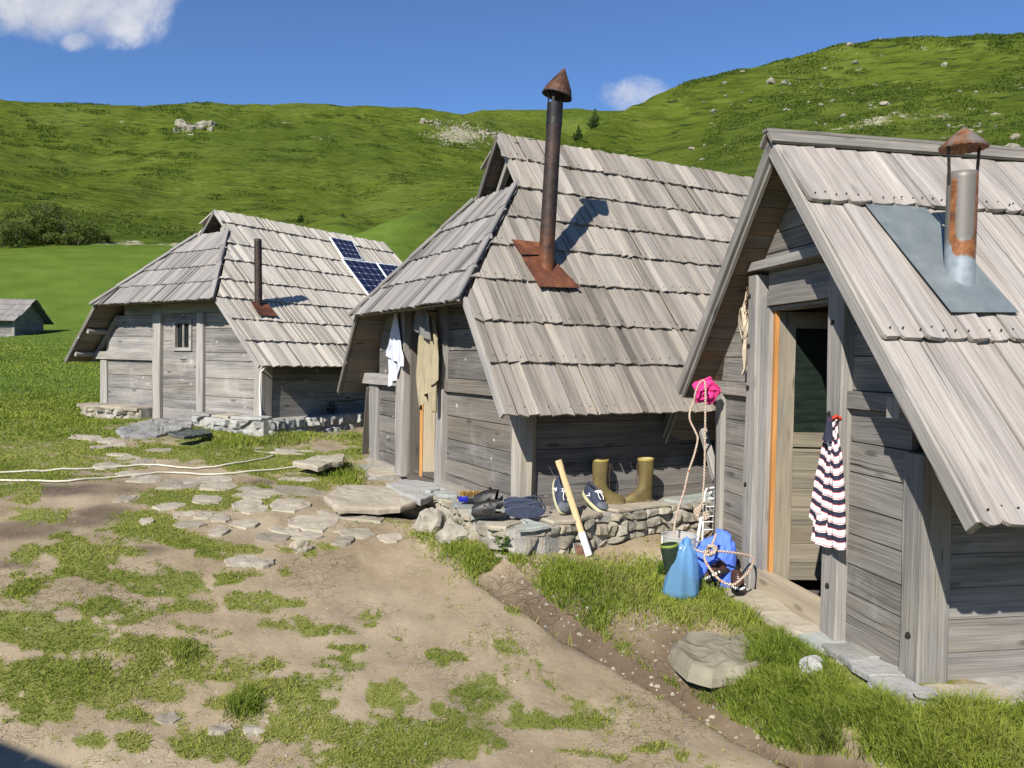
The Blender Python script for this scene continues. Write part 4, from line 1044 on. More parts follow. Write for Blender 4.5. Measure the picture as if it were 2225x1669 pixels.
def hut_middle():
    h = Hut('B'); root = empty('wooden_hut', h.O, h.yaw)
    tag(root, 'weathered wooden hut with a tall rusty capped chimney, towel and coat by its door', 'hut', 'shingled wooden huts on the grass')
    hut_roof(h, root, soot_B)
    fw = MB()
    R0 = [-.02, .06, .20, .36, .55, .74]; R1 = [.855, 1.08, 1.25, 1.42, 1.58, 1.72]
    wall_rows(h, fw, R0, .06, 1.19); wall_rows(h, fw, R1, .06, 1.19)
    wall_rows(h, fw, [-.02, .09, .285, .445, .595, .75], 2.19, 2.84); wall_rows(h, fw, [.86, 1.08, 1.28, 1.45, 1.6, 1.72], 2.19, 2.84)
    wall_rows(h, fw, [1.50, 1.62, 1.74], 1.18, 2.2)
    fw.build('front_wall', MAT[h.wmat], root)
    tb = MB(); tb.board((-.035, -.02, .745), (0, 1.26, 0), (0, 0, .11), (.07, 0, 0), jit=.003); tb.build('tie_beam', MAT[h.wmat], root)
    tb = MB(); tb.board((-.07, 2.20, .752), (0, 1.08, 0), (0, 0, .105), (.11, 0, 0), jit=.004); tb.build('tie_beam', MAT['trim_wood'], root)
    sb = MB(); sb.board((-.05, -.06, -.085), (0, 1.24, 0), (0, 0, .095), (.16, 0, 0), jit=.006); sb.build('sill_beam', MAT['post_wood'], root)
    sb = MB(); sb.board((-.045, 2.20, -.10), (0, .82, 0), (0, 0, .09), (.14, 0, 0), jit=.006)
    sb.board((-.08, 2.82, -.13), (0, .20, 0), (0, 0, .11), (.22, 0, 0), jit=.006); sb.build('sill_beam', MAT['post_wood'], root)
    shell(h, root, [-.09, .055, .208, .38, .57, .655, .80], h.wmat)
    # round hewn corner post
    m = MB(); rows, uvs = [], []; ph = [RND.uniform(0, 6) for _ in range(14)]
    for i in range(11):
        w_ = -.01+.74*i/10; r = [(.088+.006*math.sin(3*k+w_*2)+.004*math.sin(ph[k]+w_*7)) for k in range(14)]
        rows.append([(.075+r[k]*math.cos(k*2*math.pi/14), .045+r[k]*math.sin(k*2*math.pi/14), w_) for k in range(14)]); uvs.append([(w_, k*.039) for k in range(15)])
    m.grid(rows, (.45, 0, .7), True, uvs=[u[:14] for u in uvs]); m.face(rows[-1]); m.build('corner_post', MAT['post_wood'], root)
    m = MB(); m.board((-.06, -.10, -.085), (.28, 0, 0), (0, .22, 0), (0, 0, .075), jit=.008); m.build('post_block', MAT['post_wood'], root)
    box_post(h, 'corner_post', 2.80, 3.03, -.02, .75, -.035, .11, root, 'trim_wood', jit=.006)
    box_post(h, 'door_post', 1.175, 1.305, -.035, 1.48, -.05, .10, root, 'trim_wood')
    box_post(h, 'door_post', 2.02, 2.20, -.07, 1.48, -.065, .11, root, 'trim_wood', jit=.006)
    lt = MB(); lt.board((-.03, 1.18, 1.44), (0, 1.0, 0), (0, 0, .07), (.12, 0, 0)); lt.build('lintel_beam', MAT['wall_wood'], root)
    # jambs of dark and fresh wood, threshold
    m = MB(); m.board((.0, 1.985, -.06), (0, 0, 1.5), (0, .035, 0), (.12, 0, 0)); m.build('door_jamb', MAT['dark_wood'], root)
    m = MB(); m.board((-.02, 1.30, -.09), (0, .7, 0), (.14, 0, 0), (0, 0, .05)); m.build('threshold', MAT['dark_wood'], root)
    open_door(h, root, 1.80, -.05, 1.43, .56, -h.yaw+.03, .8, False, vin=.05)
    gb = MB(); wall_rows(h, gb, [2.38, 2.50, 2.62], .3, 2.7, h.vg+.32, .03); wall_rows(h, gb, [2.80, 2.95], .3, 2.7, h.vg+.32, .03); gb.build('gablet', MAT['dark_wood'], root)
    m = MB()
    for sd in (1, -1):
        a = Vector(h.P(sd, h.vg+.12, h.sg, -.06)); b = Vector(h.P(sd, h.vg+.12, h.S-.03, -.06)); m.board(a, b-a, (0, .06*sd, 0), (.05, 0, 0))
    m.build('rafter', MAT['trim_wood'], root)
    # chimney
    P = lambda v, s_, n=0: Vector(h.P(1, v, s_, n))
    b = P(.475, 1.215, -.04); T = b+Vector((.035, -.045, 1.355))
    # local lean follows the photograph: towards the right
    ch, q, p2 = chimney(root, 'chimney', b, T, .060, None, None, ('rusty_pipe',), .30, seams=(.13, .52, .755, .885))
    m = MB(); m.tube([b.lerp(T, .885), b.lerp(T, 1.005)], .061, 20, cap=False); m.build('pipe_collar', MAT['black_pipe'], ch, smooth=True)
    m = MB()
    for sg in (1, -1):
        o_ = q*sg*.055-p2*.0; e = b.lerp(T, .94)+o_*1.08
        m.board(e-p2*.008, (T-b).normalized()*.20, p2*.016, q*sg*.004)
    o_ = -p2*.0
    e = b.lerp(T, .93)+(RTv(h, (-.45, -.9, 0))*.060); m.board(e, (T-b).normalized()*.26, RTv(h, (.9, -.4, 0))*.02, RTv(h, (.4, .9, 0))*-.004)
    m.build('cap_strut', MAT['black_pipe'], ch)
    m = MB(); ap = T+RTv(h, (.065, .0, 0))+Vector((0, 0, .275)); cc = T+RTv(h, (.012, 0, 0))+Vector((0, 0, .065)); ax = (ap-cc).normalized(); e1 = ax.orthogonal().normalized(); e2 = ax.cross(e1)
    rows = []
    for f, rr in ((0, .118), (.28, .098), (.62, .055), (1, .004)):
        rows.append([cc.lerp(ap, f)+(e1*math.cos(a)+e2*math.sin(a))*rr*(1+.02*math.sin(5*a)*(f == 0)) for a in [k*math.pi/10 for k in range(20)]])
    m.grid(rows, (.5, .25, .5), True); m.grid([[cc.lerp(p, .97)+ax*.012 for p in rows[0]], [ap-ax*.03]*20], (.5, 0, .5), True); m.grid([rows[0], [cc.lerp(p, .97)+ax*.012 for p in rows[0]]], (.5, 0, .5), True)
    m.build('chimney_cap', MAT['rusty_pipe'], ch, smooth=False)
    f = MB()
    sh = [(.335, 1.085), (.70, 1.10), (.545, 1.42), (.28, 1.38)]
    f.prism([P(v, s_, .062) for v, s_ in sh], [P(v, s_, .066) for v, s_ in sh])
    sh = [(.285, 1.405), (.545, 1.43), (.52, 1.56), (.25, 1.56)]
    f.prism([P(v, s_, .064) for v, s_ in sh], [P(v, s_, .068) for v, s_ in sh]); f.build('flashing', MAT['rust_sheet'], ch)
    return h
def RTv(h, d):
    """world direction -> local direction of the hut"""
    return Matrix.Rotation(-h.yaw, 3, 'Z') @ Vector(d)

# ---- right hut ------------------------------------------------------------------------------------------------
def hut_right():
    h = Hut('C'); root = empty('wooden_hut', h.O, h.yaw)
    tag(root, 'steep long-boarded wooden hut with grey metal chimney, open door and hanging striped shirt', 'hut', 'shingled wooden huts on the grass')
    roof = hut_roof(h, root)
    # ridge cap of two long boards
    m = MB(); top = h.wr+.055
    for sd in (1, -1):
        a = Vector((-h.of-.035, h.W/2, top)); S = Vector((0, -sd*.098*h.du, -.098*h.dw)); N = Vector((0, -sd*h.dw, h.du))*.02
        for x0, x1 in ((0, 2.1), (2.1, h.L+h.of)):
            m.board(a+Vector((x0, 0, 0)), (x1-x0, 0, 0), S, N, jit=.003)
    m.board((-h.of-.04, h.W/2-.03, top+.004), (h.L+h.of, 0, 0), (0, .06, 0), (0, 0, .018), jit=.002)
    m.build('ridge_cap', MAT['right_hut_wood'], roof)
    fw = MB()
    wall_rows(h, fw, [-.09, .09, .21, .362, .521, .669, .846, 1.005, 1.178], .12, .60)
    wall_rows(h, fw, [1.27, 1.45, 1.62, 1.78, 1.95, 2.1], .0, .60)
    wall_rows(h, fw, [.0, .23, .355, .509, .686, .847, 1.017, 1.187], 1.59, 2.05); wall_rows(h, fw, [1.28, 1.45, 1.62, 1.78, 1.95, 2.1], 1.59, 2.12)
    wall_rows(h, fw, [1.84, 1.98], .73, 1.46, -.01); wall_rows(h, fw, [1.98, 2.1, 2.22, 2.34, 2.46, 2.6, 2.68], .3, 1.9)
    fw.build('front_wall', MAT[h.wmat], root)
    shell(h, root, [-.09, .081, .235, .383, .541, .678, .90], h.wmat, -.05)
    box_post(h, 'corner_post', -.005, .126, -.13, 1.0, -.03, .125, root, h.wmat, bolts=((.06, .16),))
    box_post(h, 'corner_post', 2.04, 2.155, -.10, 1.19, -.03, .11, root, 'trim_wood')
    box_post(h, 'door_post', .585, .724, -.10, 1.98, -.06, .10, root, 'trim_wood', bolts=((.66, .22), (.69, 1.14), (.68, 1.63)))
    box_post(h, 'door_post', 1.50, 1.62, -.11, 1.97, -.07, .10, root, 'trim_wood', bolts=((1.585, .62), (1.59, 1.25), (1.59, 1.52), (1.59, 1.84)))
    # left post has a second board facing the opening
    m = MB(); m.board((-.035, 1.405, -.09), (0, 0, 1.92), (0, .094, 0), (.12, 0, 0), jit=.002); m.build('door_frame', MAT['trim_wood'], root)
    m = MB(); m.board((-.005, 1.388, .03), (0, 0, 1.72), (0, .015, 0), (.04, 0, 0)); m.build('door_jamb', MAT['fresh_wood'], root)
    m = MB(); m.board((-.045, .715, 1.765), (0, .70, 0), (0, 0, .09), (.10, 0, 0), jit=.003); m.board((-.02, .72, 1.735), (0, .69, 0), (0, 0, .028), (.08, 0, 0)); m.build('lintel_beam', MAT[h.wmat], root)
    m = MB(); m.board((-.09, .50, 2.0), (0, 1.20, 0), (0, 0, .052), (.10, 0, 0), jit=.003); m.build('header_beam', MAT['trim_wood'], root)
    m = MB(); m.board((-.03, .0, 1.18), (0, .60, 0), (0, 0, .09), (.05, 0, 0), jit=.003); m.build('tie_beam', MAT[h.wmat], root)
    m = MB(); m.board((-.03, 1.60, 1.19), (0, .66, 0), (0, 0, .09), (.05, 0, 0), jit=.003); m.build('tie_beam', MAT[h.wmat], root)
    m = MB(); m.board((-.16, -.005, 1.165), (.2, 0, 0), (0, .10, 0), (0, 0, .095), jit=.006); m.build('beam_end', MAT['trim_wood'], root)
    m = MB(); m.board((-.045, .72, -.06), (0, .74, 0), (0, 0, .16), (.06, 0, 0), jit=.003); m.board((.016, .72, -.05), (0, .74, 0), (0, 0, .12), (.06, 0, 0), jit=.002); m.build('threshold', MAT['door_wood'], root)
    a = Vector((-h.of+.05, 2.38, .86)); m = MB(); m.board((-.03, 2.17, .55), (0, .27, .36), (.05, 0, 0), (0, -.03, .03)); m.build('brace', MAT['trim_wood'], root)
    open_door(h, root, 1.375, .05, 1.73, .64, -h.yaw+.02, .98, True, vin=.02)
    # galvanised chimney with a rusty cap on two straps
    P = lambda v, s_, n=0: Vector(h.P(1, v, s_, n))
    b0 = P(.365, 1.315, .03); b = b0-Vector((0, 0, .16)); T = b0+Vector((-.004, -.006, .535)); r = .069
    m = MB(); rows = []
    for i in range(25):
        f = i/24; rows.append([b.lerp(T, f)+Vector((math.cos(k*math.pi/14), math.sin(k*math.pi/14), 0))*r for k in range(28)])
    RC = {}
    for i in range(25):
        f = i/24
        for k in range(28):
            a = k*math.pi/14; d = Vector((math.cos(a), math.sin(a), 0)); fc = d.dot(RTv(h, (-.15, -1, 0)).normalized()); sd = d.dot(RTv(h, (1, -.2, 0)))
            rim = max(0, 1-abs(f-.58)/.10)*max(0, fc); up_ = float(sstep(.47, .53, f)); edge = math.exp(-((fc-.58)/.24)**2)*up_*float(sstep(1.02, .9, f)); arc = math.exp(-((f-.47)/.05)**2)*float(sstep(.45, .7, fc)); drip = .50*float(sstep(.24, .46, f))*(f < .5)*float(sstep(.55, .8, fc)); side = .7*math.exp(-((sd-.72)/.13)**2)*float(sstep(.3, .5, f))
            rust = min(1.2, edge*1.1+arc*1.2+drip+side)
            k2 = (k+1) % 28; RC[i, k] = (up_*.95, float(rust)*.85, .5, 1)
    for i in range(24):
        for k in range(28):
            k2 = (k+1) % 28; m.face([rows[i][k], rows[i][k2], rows[i+1][k2], rows[i+1][k]], [(i/24, k/28)]*4); m.c[-4:] = [RC[i, k], RC[i, k2], RC[i+1, k2], RC[i+1, k]]
    inn = [[Vector((T.x+(p.x-T.x)*.93, T.y+(p.y-T.y)*.93, p.z-.3*q)) for p in rows[-1]] for q in (0, 1)]
    m.grid([rows[-1], inn[0], inn[1]], (.5, .2, .5), True)
    ch = m.build('chimney', MAT['galvanised'], root, smooth=True, merge=True)
    f = MB(); sh = [(.165, 1.06), (.535, 1.075), (.455, 1.905), (.095, 1.90)]
    uvs = [(0, 0), (0, .36), (.84, .36), (.84, 0)]
    f.prism([P(v, s_, .070-.034*(s_-1.06)/.84) for v, s_ in sh], [P(v, s_, .074-.034*(s_-1.06)/.84) for v, s_ in sh], uvs, uvs)
    f.build('flashing', MAT['flashing_sheet'], ch)
    m = MB(); dd = RTv(h, (1, .1, 0)).normalized()
    for sg in (-1, 1):
        a = T+dd*sg*r*1.02-Vector((0, 0, .06)); e = T+dd*sg*r*1.16+Vector((0, 0, .125))
        m.board(a-dd.cross(Vector((0, 0, 1)))*.01, e-a, dd.cross(Vector((0, 0, 1)))*.02, dd*.004)
    m.build('cap_strut', MAT['iron'], ch)
    m = MB(); cc = T+Vector((0, 0, .115)); rows = []
    for f_, rr in ((0, .109), (.011, .111), (.016, .102), (.045, .075), (.08, .038), (.105, .006)):
        rows.append([cc+Vector((math.cos(k*math.pi/20)*rr, math.sin(k*math.pi/20)*rr, f_+(.004*(k % 2) if f_ < .015 else 0))) for k in range(40)])
    m.grid(rows, (.9, .52, .5), True); m.grid([rows[0], [cc+Vector((0, 0, .05))]*40], (.5, .9, .5), True); m.build('chimney_cap', MAT['galvanised'], ch)
    return h

# ---- distant hut on the meadow ----------------------------------------------------------------------------------
def hut_far(name, x, y, rz, label, group, wid=3.4, dep=3.6, he=1.05, hr=2.25):
    z = gz(x, y)-.15; root = empty(name, (x, y, z), rz); tag(root, label, 'hut', group)
    m = MB(); w_ = 0
    for a, b in zip([0, .25, .5, .75, 1.0], [.25, .5, .75, 1.0, 1.2]):
        m.board((-wid/2, 0, a+.15), (wid, 0, 0), (0, 0, b-a-.01), (0, .06, 0)); m.board((-wid/2, dep, a+.15), (wid, 0, 0), (0, 0, b-a-.01), (0, -.06, 0))
        for s_ in (-1, 1): m.board((s_*wid/2, .06, a+.15), (0, dep-.12, 0), (0, 0, b-a-.01), (-s_*.06, 0, 0))
    for s_ in (-1, 1):
        m.prism([(s_*wid/2, .06, 1.35), (s_*wid/2, dep-.06, 1.35), (s_*wid/2, dep/2, hr+.1)], [(s_*(wid/2-.06), .06, 1.35), (s_*(wid/2-.06), dep-.06, 1.35), (s_*(wid/2-.06), dep/2, hr+.1)])
    m.build('wall', MAT['left_hut_wood'], root)
    m = MB()
    for sd in (1, -1):
        e = Vector((0, -.45 if sd > 0 else dep+.45, he)); t = Vector((0, dep/2, hr+.2)); S = (t-e); Ls = S.length; S /= Ls; N = Vector((1, 0, 0)).cross(S)*(1 if sd > 0 else -1)
        for k in range(4):
            x0 = -wid/2-.3
            while x0 < wid/2+.3:
                bw = RND.uniform(.12, .2); a = e+S*(Ls*k/4)+Vector((x0, 0, 0))+N*.035
                m.board(a, S*(Ls/4+.06)-N*.03, (bw-.006, 0, 0), N*.025); x0 += bw
    r_ = m.build('roof', MAT['hip_wood'], root)
    fr = MB()
    for (a, b, c, d) in ((.36, .44, .55, 1.1), (.86, .94, .55, 1.1), (.44, .86, .55, .63), (.44, .86, 1.02, 1.1), (.63, .67, .63, 1.02)):
        fr.board((a, -.05, c), (b-a, 0, 0), (0, 0, d-c), (0, .05, 0))
    wn = fr.build('window', MAT['trim_wood'], root); pn = MB(); pn.board((.44, -.03, .63), (.42, 0, 0), (0, 0, .4), (0, .02, 0)); pn.build('window_pane', MAT['dark_glass'], wn)
    for s_ in (-1, 1):
        m = MB(); m.board((s_*(wid/2)-.08, -.04, .1), (0, 0, 1.05), (.16, 0, 0), (0, .14, 0)); m.build('corner_post', MAT['trim_wood'], root)
    m = MB()
    for i in range(8): m.board((-wid/2+i*wid/8, -.12, -.1), (wid/8-.02, 0, 0), (0, 0, .24), (0, .3, 0), jit=.03)
    m.build('stone_base', MAT['grey_stone'], root)
    return root

# ---------------------------------------------------------------- stone work
def rough(p, s, amp, seed=0.0):
    from mathutils import noise as mn
    q = Vector(p)*s+Vector((seed, seed*.7, seed*1.3)); return mn.noise(q)*amp
def stone_patch(mb, c00, c10, c11, c01, out, depth, n=6):
    """one stone of a wall face: fills the cell with a bulging, tilted, rough front"""
    col = (RND.random(), 0, RND.random()); tx, tz = RND.uniform(-.5, .5), RND.uniform(-.5, .5); sd = RND.uniform(0, 90)
    P = []
    for i in range(n+1):
        a = i/n; row = []
        for j in range(n+1):
            b = j/n; p = (c00.lerp(c10, a)).lerp(c01.lerp(c11, a), b)
            ea, eb = abs(2*a-1), abs(2*b-1); e = max(ea, eb)
            d = depth*(1-max(0, (e-.55)/.45)**2.2*1.0)*(1+tx*(a-.5)+tz*(b-.5))
            row.append(p+out*(d+rough(p, 18, depth*.5, sd)*(1-e**3)))
        P.append(row)
    mb.grid(P, col)
def face_wall(mb, line, ztop, zbot, out_sign, cell=.13, depth=.035):
    """irregular stones along a polyline (world x,y); ztop/zbot per point"""
    L = [0]
    for a, b in zip(line[:-1], line[1:]): L.append(L[-1]+math.hypot(b[0]-a[0], b[1]-a[1]))
    def at(s):
        s = min(max(s, 0), L[-1]-1e-6); k = max(i for i in range(len(L)-1) if L[i] <= s); f = (s-L[k])/(L[k+1]-L[k])
        x = line[k][0]+(line[k+1][0]-line[k][0])*f; y = line[k][1]+(line[k+1][1]-line[k][1])*f
        k2 = min(k+1, len(line)-1); tx, ty = line[k2][0]-line[k][0], line[k2][1]-line[k][1]; l = math.hypot(tx, ty)
        return x, y, ztop[k]+(ztop[k+1]-ztop[k])*f, zbot[k]+(zbot[k+1]-zbot[k])*f, Vector((ty/l*out_sign, -tx/l*out_sign, 0))
    H = sum(a-b for a, b in zip(ztop, zbot))/len(ztop); nr = max(2, round(H/(cell*.72)))
    fr = [0]+sorted(max(.08, min(.92, (i+RND.uniform(-.22, .22))/nr)) for i in range(1, nr))+[1]
    sd = RND.uniform(0, 50); wav = lambda s, r: 0 if r in (0, nr) else .08*math.sin(s*9+r*2.1+sd)+.07*math.sin(s*23+r*5+sd)
    for r in range(nr):
        s = -RND.uniform(0, cell)
        while s < L[-1]:
            e = s+cell*RND.uniform(.55, 1.6); g = .004
            def pt(q, rr, sh):
                x, y, zt, zb, o = at(q+sh); f = fr[rr]+wav(q, rr); return Vector((x, y, zb+(zt-zb)*f))
            j = [RND.uniform(-.03, .03) for _ in range(4)]
            o = at((s+e)/2)[4]
            c = [pt(s, r, j[0]), pt(e, r, j[1]), pt(e, r+1, j[2]), pt(s, r+1, j[3])]; ctr = sum(c, Vector())/4
            c = [p+(ctr-p).normalized()*g for p in c]
            if RND.random() < .35: c[RND.randrange(4)] = c[RND.randrange(4)].lerp(ctr, .25)
            stone_patch(mb, *c, o, depth*RND.uniform(.3, 1.7)); s = e
    return at, L[-1]
def slab_mesh(mb, pts, th, bulge=.006, col=None, sd=None, skirt=0.0):
    """flat broken slab from an outline of top points (counter-clockwise from above): rough top, broken sides"""
    pts = [Vector(p) for p in pts]; sd = sd or RND.uniform(0, 99); col = col or (RND.random(), 0, RND.random())
    out = []
    for a, b in zip(pts, pts[1:]+pts[:1]):
        n = max(2, int((b-a).length/.06)); nv = (b-a).cross(Vector((0, 0, 1))).normalized()
        for i in range(n): p = a.lerp(b, i/n); out.append(p+nv*rough(p, 14, .02 if i else .008, sd))
    ctr = sum(out, Vector())/len(out); n = len(out); rings = []
    for f, dz, sc_ in ((1, -th, .985+skirt), (1, -th*.45, 1.0+skirt*.5), (1, -.006-skirt*.05, .992), (.97, 0, .97-skirt*.2), (.86, 0, .86), (.72, 0, .72), (.58, 0, .58), (.44, 0, .44), (.3, 0, .3), (.15, 0, .15)):
        rings.append([ctr.lerp(p, sc_)+Vector((0, 0, dz+(rough(ctr.lerp(p, sc_), 7, bulge, sd)+rough(ctr.lerp(p, sc_), 24, bulge*.45, sd) if sc_ < .995 else 0))) for p in out])
    b = len(mb.v)
    mb.grid(rings, col, True); mb.face(rings[-1], None, col); mb.face(rings[0][::-1], None, col)
def outline(c, rx, ry, ang=0.0, n=9, jit=.22, z=None):
    r = []
    for k in range(n):
        a = 2*math.pi*k/n+RND.uniform(-.2, .2); q = 1+RND.uniform(-jit, jit); x, y = rx*q*math.cos(a), ry*q*math.sin(a)
        r.append(Vector((c[0]+x*math.cos(ang)-y*math.sin(ang), c[1]+x*math.sin(ang)+y*math.cos(ang), c[2] if len(c) > 2 else 0)))
    return r
def rock_mesh(mb, c, sx, sy, sz, seed, sub=3, amp=.28, flat=.55, rot=0.0):
    bm = bmesh.new(); bmesh.ops.create_icosphere(bm, subdivisions=sub, radius=1.0)
    col = (RND.random(), 0, RND.random()); cs, sn = math.cos(rot), math.sin(rot)
    planes = [(Vector((RND.gauss(0, 1), RND.gauss(0, 1), RND.gauss(0, .8))).normalized(), RND.uniform(flat, .95)) for _ in range(9)]
    P = {}
    for v in bm.verts:
        p = v.co.copy()
        for n_, d in planes:
            k = p.dot(n_)
            if k > d: p -= n_*(k-d)*.92
        p *= 1+rough(p, 1.7, amp, seed)+rough(p, 5, amp*.35, seed)
        x, y = p.x*sx, p.y*sy; P[v.index] = Vector((c[0]+x*cs-y*sn, c[1]+x*sn+y*cs, c[2]+p.z*sz))
    bm.verts.ensure_lookup_table()
    for f in bm.faces: mb.face([P[v.index] for v in f.verts], None, col)
    bm.free()

def plinth(name, label, line, ztop, zbot, inner, mat, copings, cop_mat, out_sign=1, cell=.13, depth=.035, parent_empty=True):
    """dry stone base: stone face, mortar core, flat coping slabs"""
    c0 = Vector((line[0][0], line[0][1], zbot[0])); root = empty(name, c0); tag(root, label, 'stone wall', 'dry stone bases of the huts')
    sh = lambda m: [tuple(Vector(p)-c0) for p in m]
    m = MB(); at, tot = face_wall(m, line, ztop, zbot, out_sign, cell, depth); m.v = sh(m.v); m.build('stone_face', MAT[mat], root, smooth=False)
    k = MB(); ring = [(x, y) for x, y in line]+[(p[0], p[1]) for p in inner]; zt = min(ztop)-.004
    zt_l = [z-.004 for z in ztop]+[p[2]-.004 if len(p) > 2 else zt for p in inner]; zb = min(zbot)-.25
    area = sum(a[0]*b[1]-b[0]*a[1] for a, b in zip(ring, ring[1:]+ring[:1]))
    bot = [(x, y, zb) for x, y in ring]; top = [(x, y, z) for (x, y), z in zip(ring, zt_l)]
    if area < 0: bot.reverse(); top.reverse()
    k.prism(bot, top); k.v = sh(k.v); k.build('mortar_core', MAT['mortar'], root)
    for pts, th in copings:
        s_ = MB(); slab_mesh(s_, pts, th); s_.v = sh(s_.v); s_.build('coping_stone', MAT[cop_mat if RND.random() < .75 else 'slab_stone'], root)
    return root

def build_plinths(hA, hB, hC):
    # middle hut: ledge along the front right part and the side wall
    px = [(1556, 1086, -1.02), (1450, 1099, -1.03), (1350, 1112, -1.035), (1250, 1131, -1.045), (1185, 1147, -1.055), (1120, 1152, -1.06), (1062, 1143, -1.06), (1020, 1116, -1.05), (985, 1092, -1.045), (948, 1072, -1.045), (918, 1068, -1.045)]
    W3 = [at_z(*p) for p in px]; line = [(p[0], p[1]) for p in W3]; zt = [p[2] for p in px]; zb = [-1.21, -1.22, -1.24, -1.26, -1.275, -1.28, -1.275, -1.265, -1.25, -1.22, -1.2]
    first = (line[0][0]+.9, line[0][1]+.5); line = [first]+line; zt = [-1.0]+zt; zb = [-1.15]+zb
    inner = [tuple(hB.world(1.28, .25, -.06)), tuple(hB.world(.25, .25, -.05)), tuple(hB.world(.25, 3.2, -.03))]
    cop = []
    for f0, f1 in ((0.01, .17), (.175, .30), (.31, .43), (.44, .56), (.57, .66), (.67, .75), (.76, .83), (.84, .91), (.92, .985)):
        n = len(line)-1
        def P(f, q):
            s = f*n; k = min(int(s), n-1); t = s-k; a = Vector((*line[k], zt[k])).lerp(Vector((*line[k+1], zt[k+1])), t)
            d = Vector((line[k+1][0]-line[k][0], line[k+1][1]-line[k][1], 0)).normalized(); nrm = Vector((d.y, -d.x, 0))
            return a+nrm*q+Vector((0, 0, .022))
        wdt = RND.uniform(.13, .26) if f0 < .7 else RND.uniform(.08, .16)
        q = [P(f0+RND.uniform(0, .015), -.03+RND.uniform(-.02, .05)), P((f0+f1)/2, RND.uniform(-.06, 0)), P(f1-RND.uniform(0, .02), -.03+RND.uniform(-.01, .05)), P(f1-.01, wdt), P((f0+f1)/2, wdt+.03), P(f0+.01, wdt)]
        c = sum((p for p in q), Vector())/6; ar = sum(a.x*b.y-b.x*a.y for a, b in zip(q, q[1:]+q[:1]))
        dz_ = RND.uniform(-.012, .008); q = [p+Vector((0, 0, dz_+RND.uniform(-.005, .005))) for p in q]; cop.append((q if ar > 0 else q[::-1], RND.uniform(.02, .04)))
    plinth('stone_plinth', 'rough stone ledge under the middle hut, with boots and shoes standing on it', line, zt, zb, inner, 'field_stone', cop, 'green_slab', -1, .105, .032)
    # middle hut: short piece left of its door
    P = lambda px_, py_, z: at_z(px_, py_, z)
    a = [hB.world(2.98, -.42, -.10), hB.world(3.12, -.10, -.10)]; pts = [(915-60, 1046, -1.075), (800, 1006, -1.05)]
    L3 = [hB.world(2.12, -.27, 0), hB.world(2.65, -.30, 0), hB.world(3.12, -.26, 0), hB.world(3.22, .3, 0)]
    L2 = [(p.x, p.y) for p in L3]; cop = []
    for u0, u1 in ((2.14, 2.6), (2.62, 3.15)):
        cop.append(([hB.world(u1, -.28, -.06), hB.world(u0, -.29, -.06), hB.world(u0, -.04, -.055), hB.world(u1, -.02, -.055)][::-1], .035))
    plinth('stone_plinth', 'short stone base left of the open door of the middle hut', L2, [-1.07]*4, [-1.22, -1.24, -1.26, -1.22], [tuple(hB.world(2.5, .3, -.08)), tuple(hB.world(2.1, .1, -.08))], 'grey_stone', [( [q for q in c[0]] if sum(x.x*y.y-y.x*x.y for x, y in zip(c[0], c[0][1:]+c[0][:1])) > 0 else c[0][::-1], c[1]) for c in cop], 'grey_stone', -1, .14, .05)
    # right hut
    px = [(2500, 1500, -1.42), (2225, 1525, -1.43), (2062, 1534, -1.435), (1992, 1534, -1.435), (1950, 1508, -1.44), (1905, 1478, -1.44), (1850, 1440, -1.445), (1795, 1405, -1.45)]
    W3 = [at_z(*p) for p in px]; line = [(p[0], p[1]) for p in W3]; zt = [p[2] for p in px]
    inner = [tuple(hC.world(.75, .2, -.05)), tuple(hC.world(.2, .2, -.04)), tuple(hC.world(.2, 2.6, -.04))]
    cop = []
    for k in range(1, 7):
        a, b = Vector(W3[k]), Vector(W3[k+1]); d = (b-a).normalized(); nrm = Vector((d.y, -d.x, 0)); up = Vector((0, 0, .022))
        q = [a-nrm*.03+up, b-nrm*.03+up, b+nrm*RND.uniform(.10, .18)+up, a+nrm*RND.uniform(.12, .2)+up]; ar = sum(x.x*y.y-y.x*x.y for x, y in zip(q, q[1:]+q[:1])); cop.append((q if ar > 0 else q[::-1], .035))
    plinth('stone_plinth', 'grey cemented stone ledge under the corner of the right hut', line, zt, [z-.16 for z in zt], inner, 'grey_stone', cop, 'grey_stone', -1, .15, .03)
    # left hut
    L3 = [hA.world(-.17, 3.2, 0), hA.world(-.20, 1.6, 0), hA.world(-.20, .6, 0), hA.world(-.22, -.17, 0), hA.world(.3, -.26, 0), hA.world(1.02, -.24, 0)]
    cop = []
    for a, b in (((-.22, -.2), (.25, -.27)), ((.3, -.27), (.62, -.27)), ((.66, -.27), (1.0, -.26))):
        q = [hA.world(a[0], a[1], .0), hA.world(b[0], b[1], .0), hA.world(b[0], -.02, .01), hA.world(a[0]+.03, -.02, .01)]; ar = sum(x.x*y.y-y.x*x.y for x, y in zip(q, q[1:]+q[:1])); cop.append((q if ar > 0 else q[::-1], .03))
    plinth('stone_plinth', 'grey rubble base along the shaded side of the left hut', [(p.x, p.y) for p in L3], [-.70, -.70, -.715, -.72, -.725, -.725], [-.93, -.95, -.97, -.95, -.93, -.92], [tuple(hA.world(1.05, .2, -.03)), tuple(hA.world(.2, .2, -.03)), tuple(hA.world(.2, 3.2, -.03))], 'grey_stone', cop, 'grey_stone', -1, .15, .045)
    L3 = [hA.world(2.22, -.20, 0), hA.world(2.9, -.25, 0), hA.world(3.6, -.24, 0), hA.world(3.82, -.05, 0)]
    cop = []
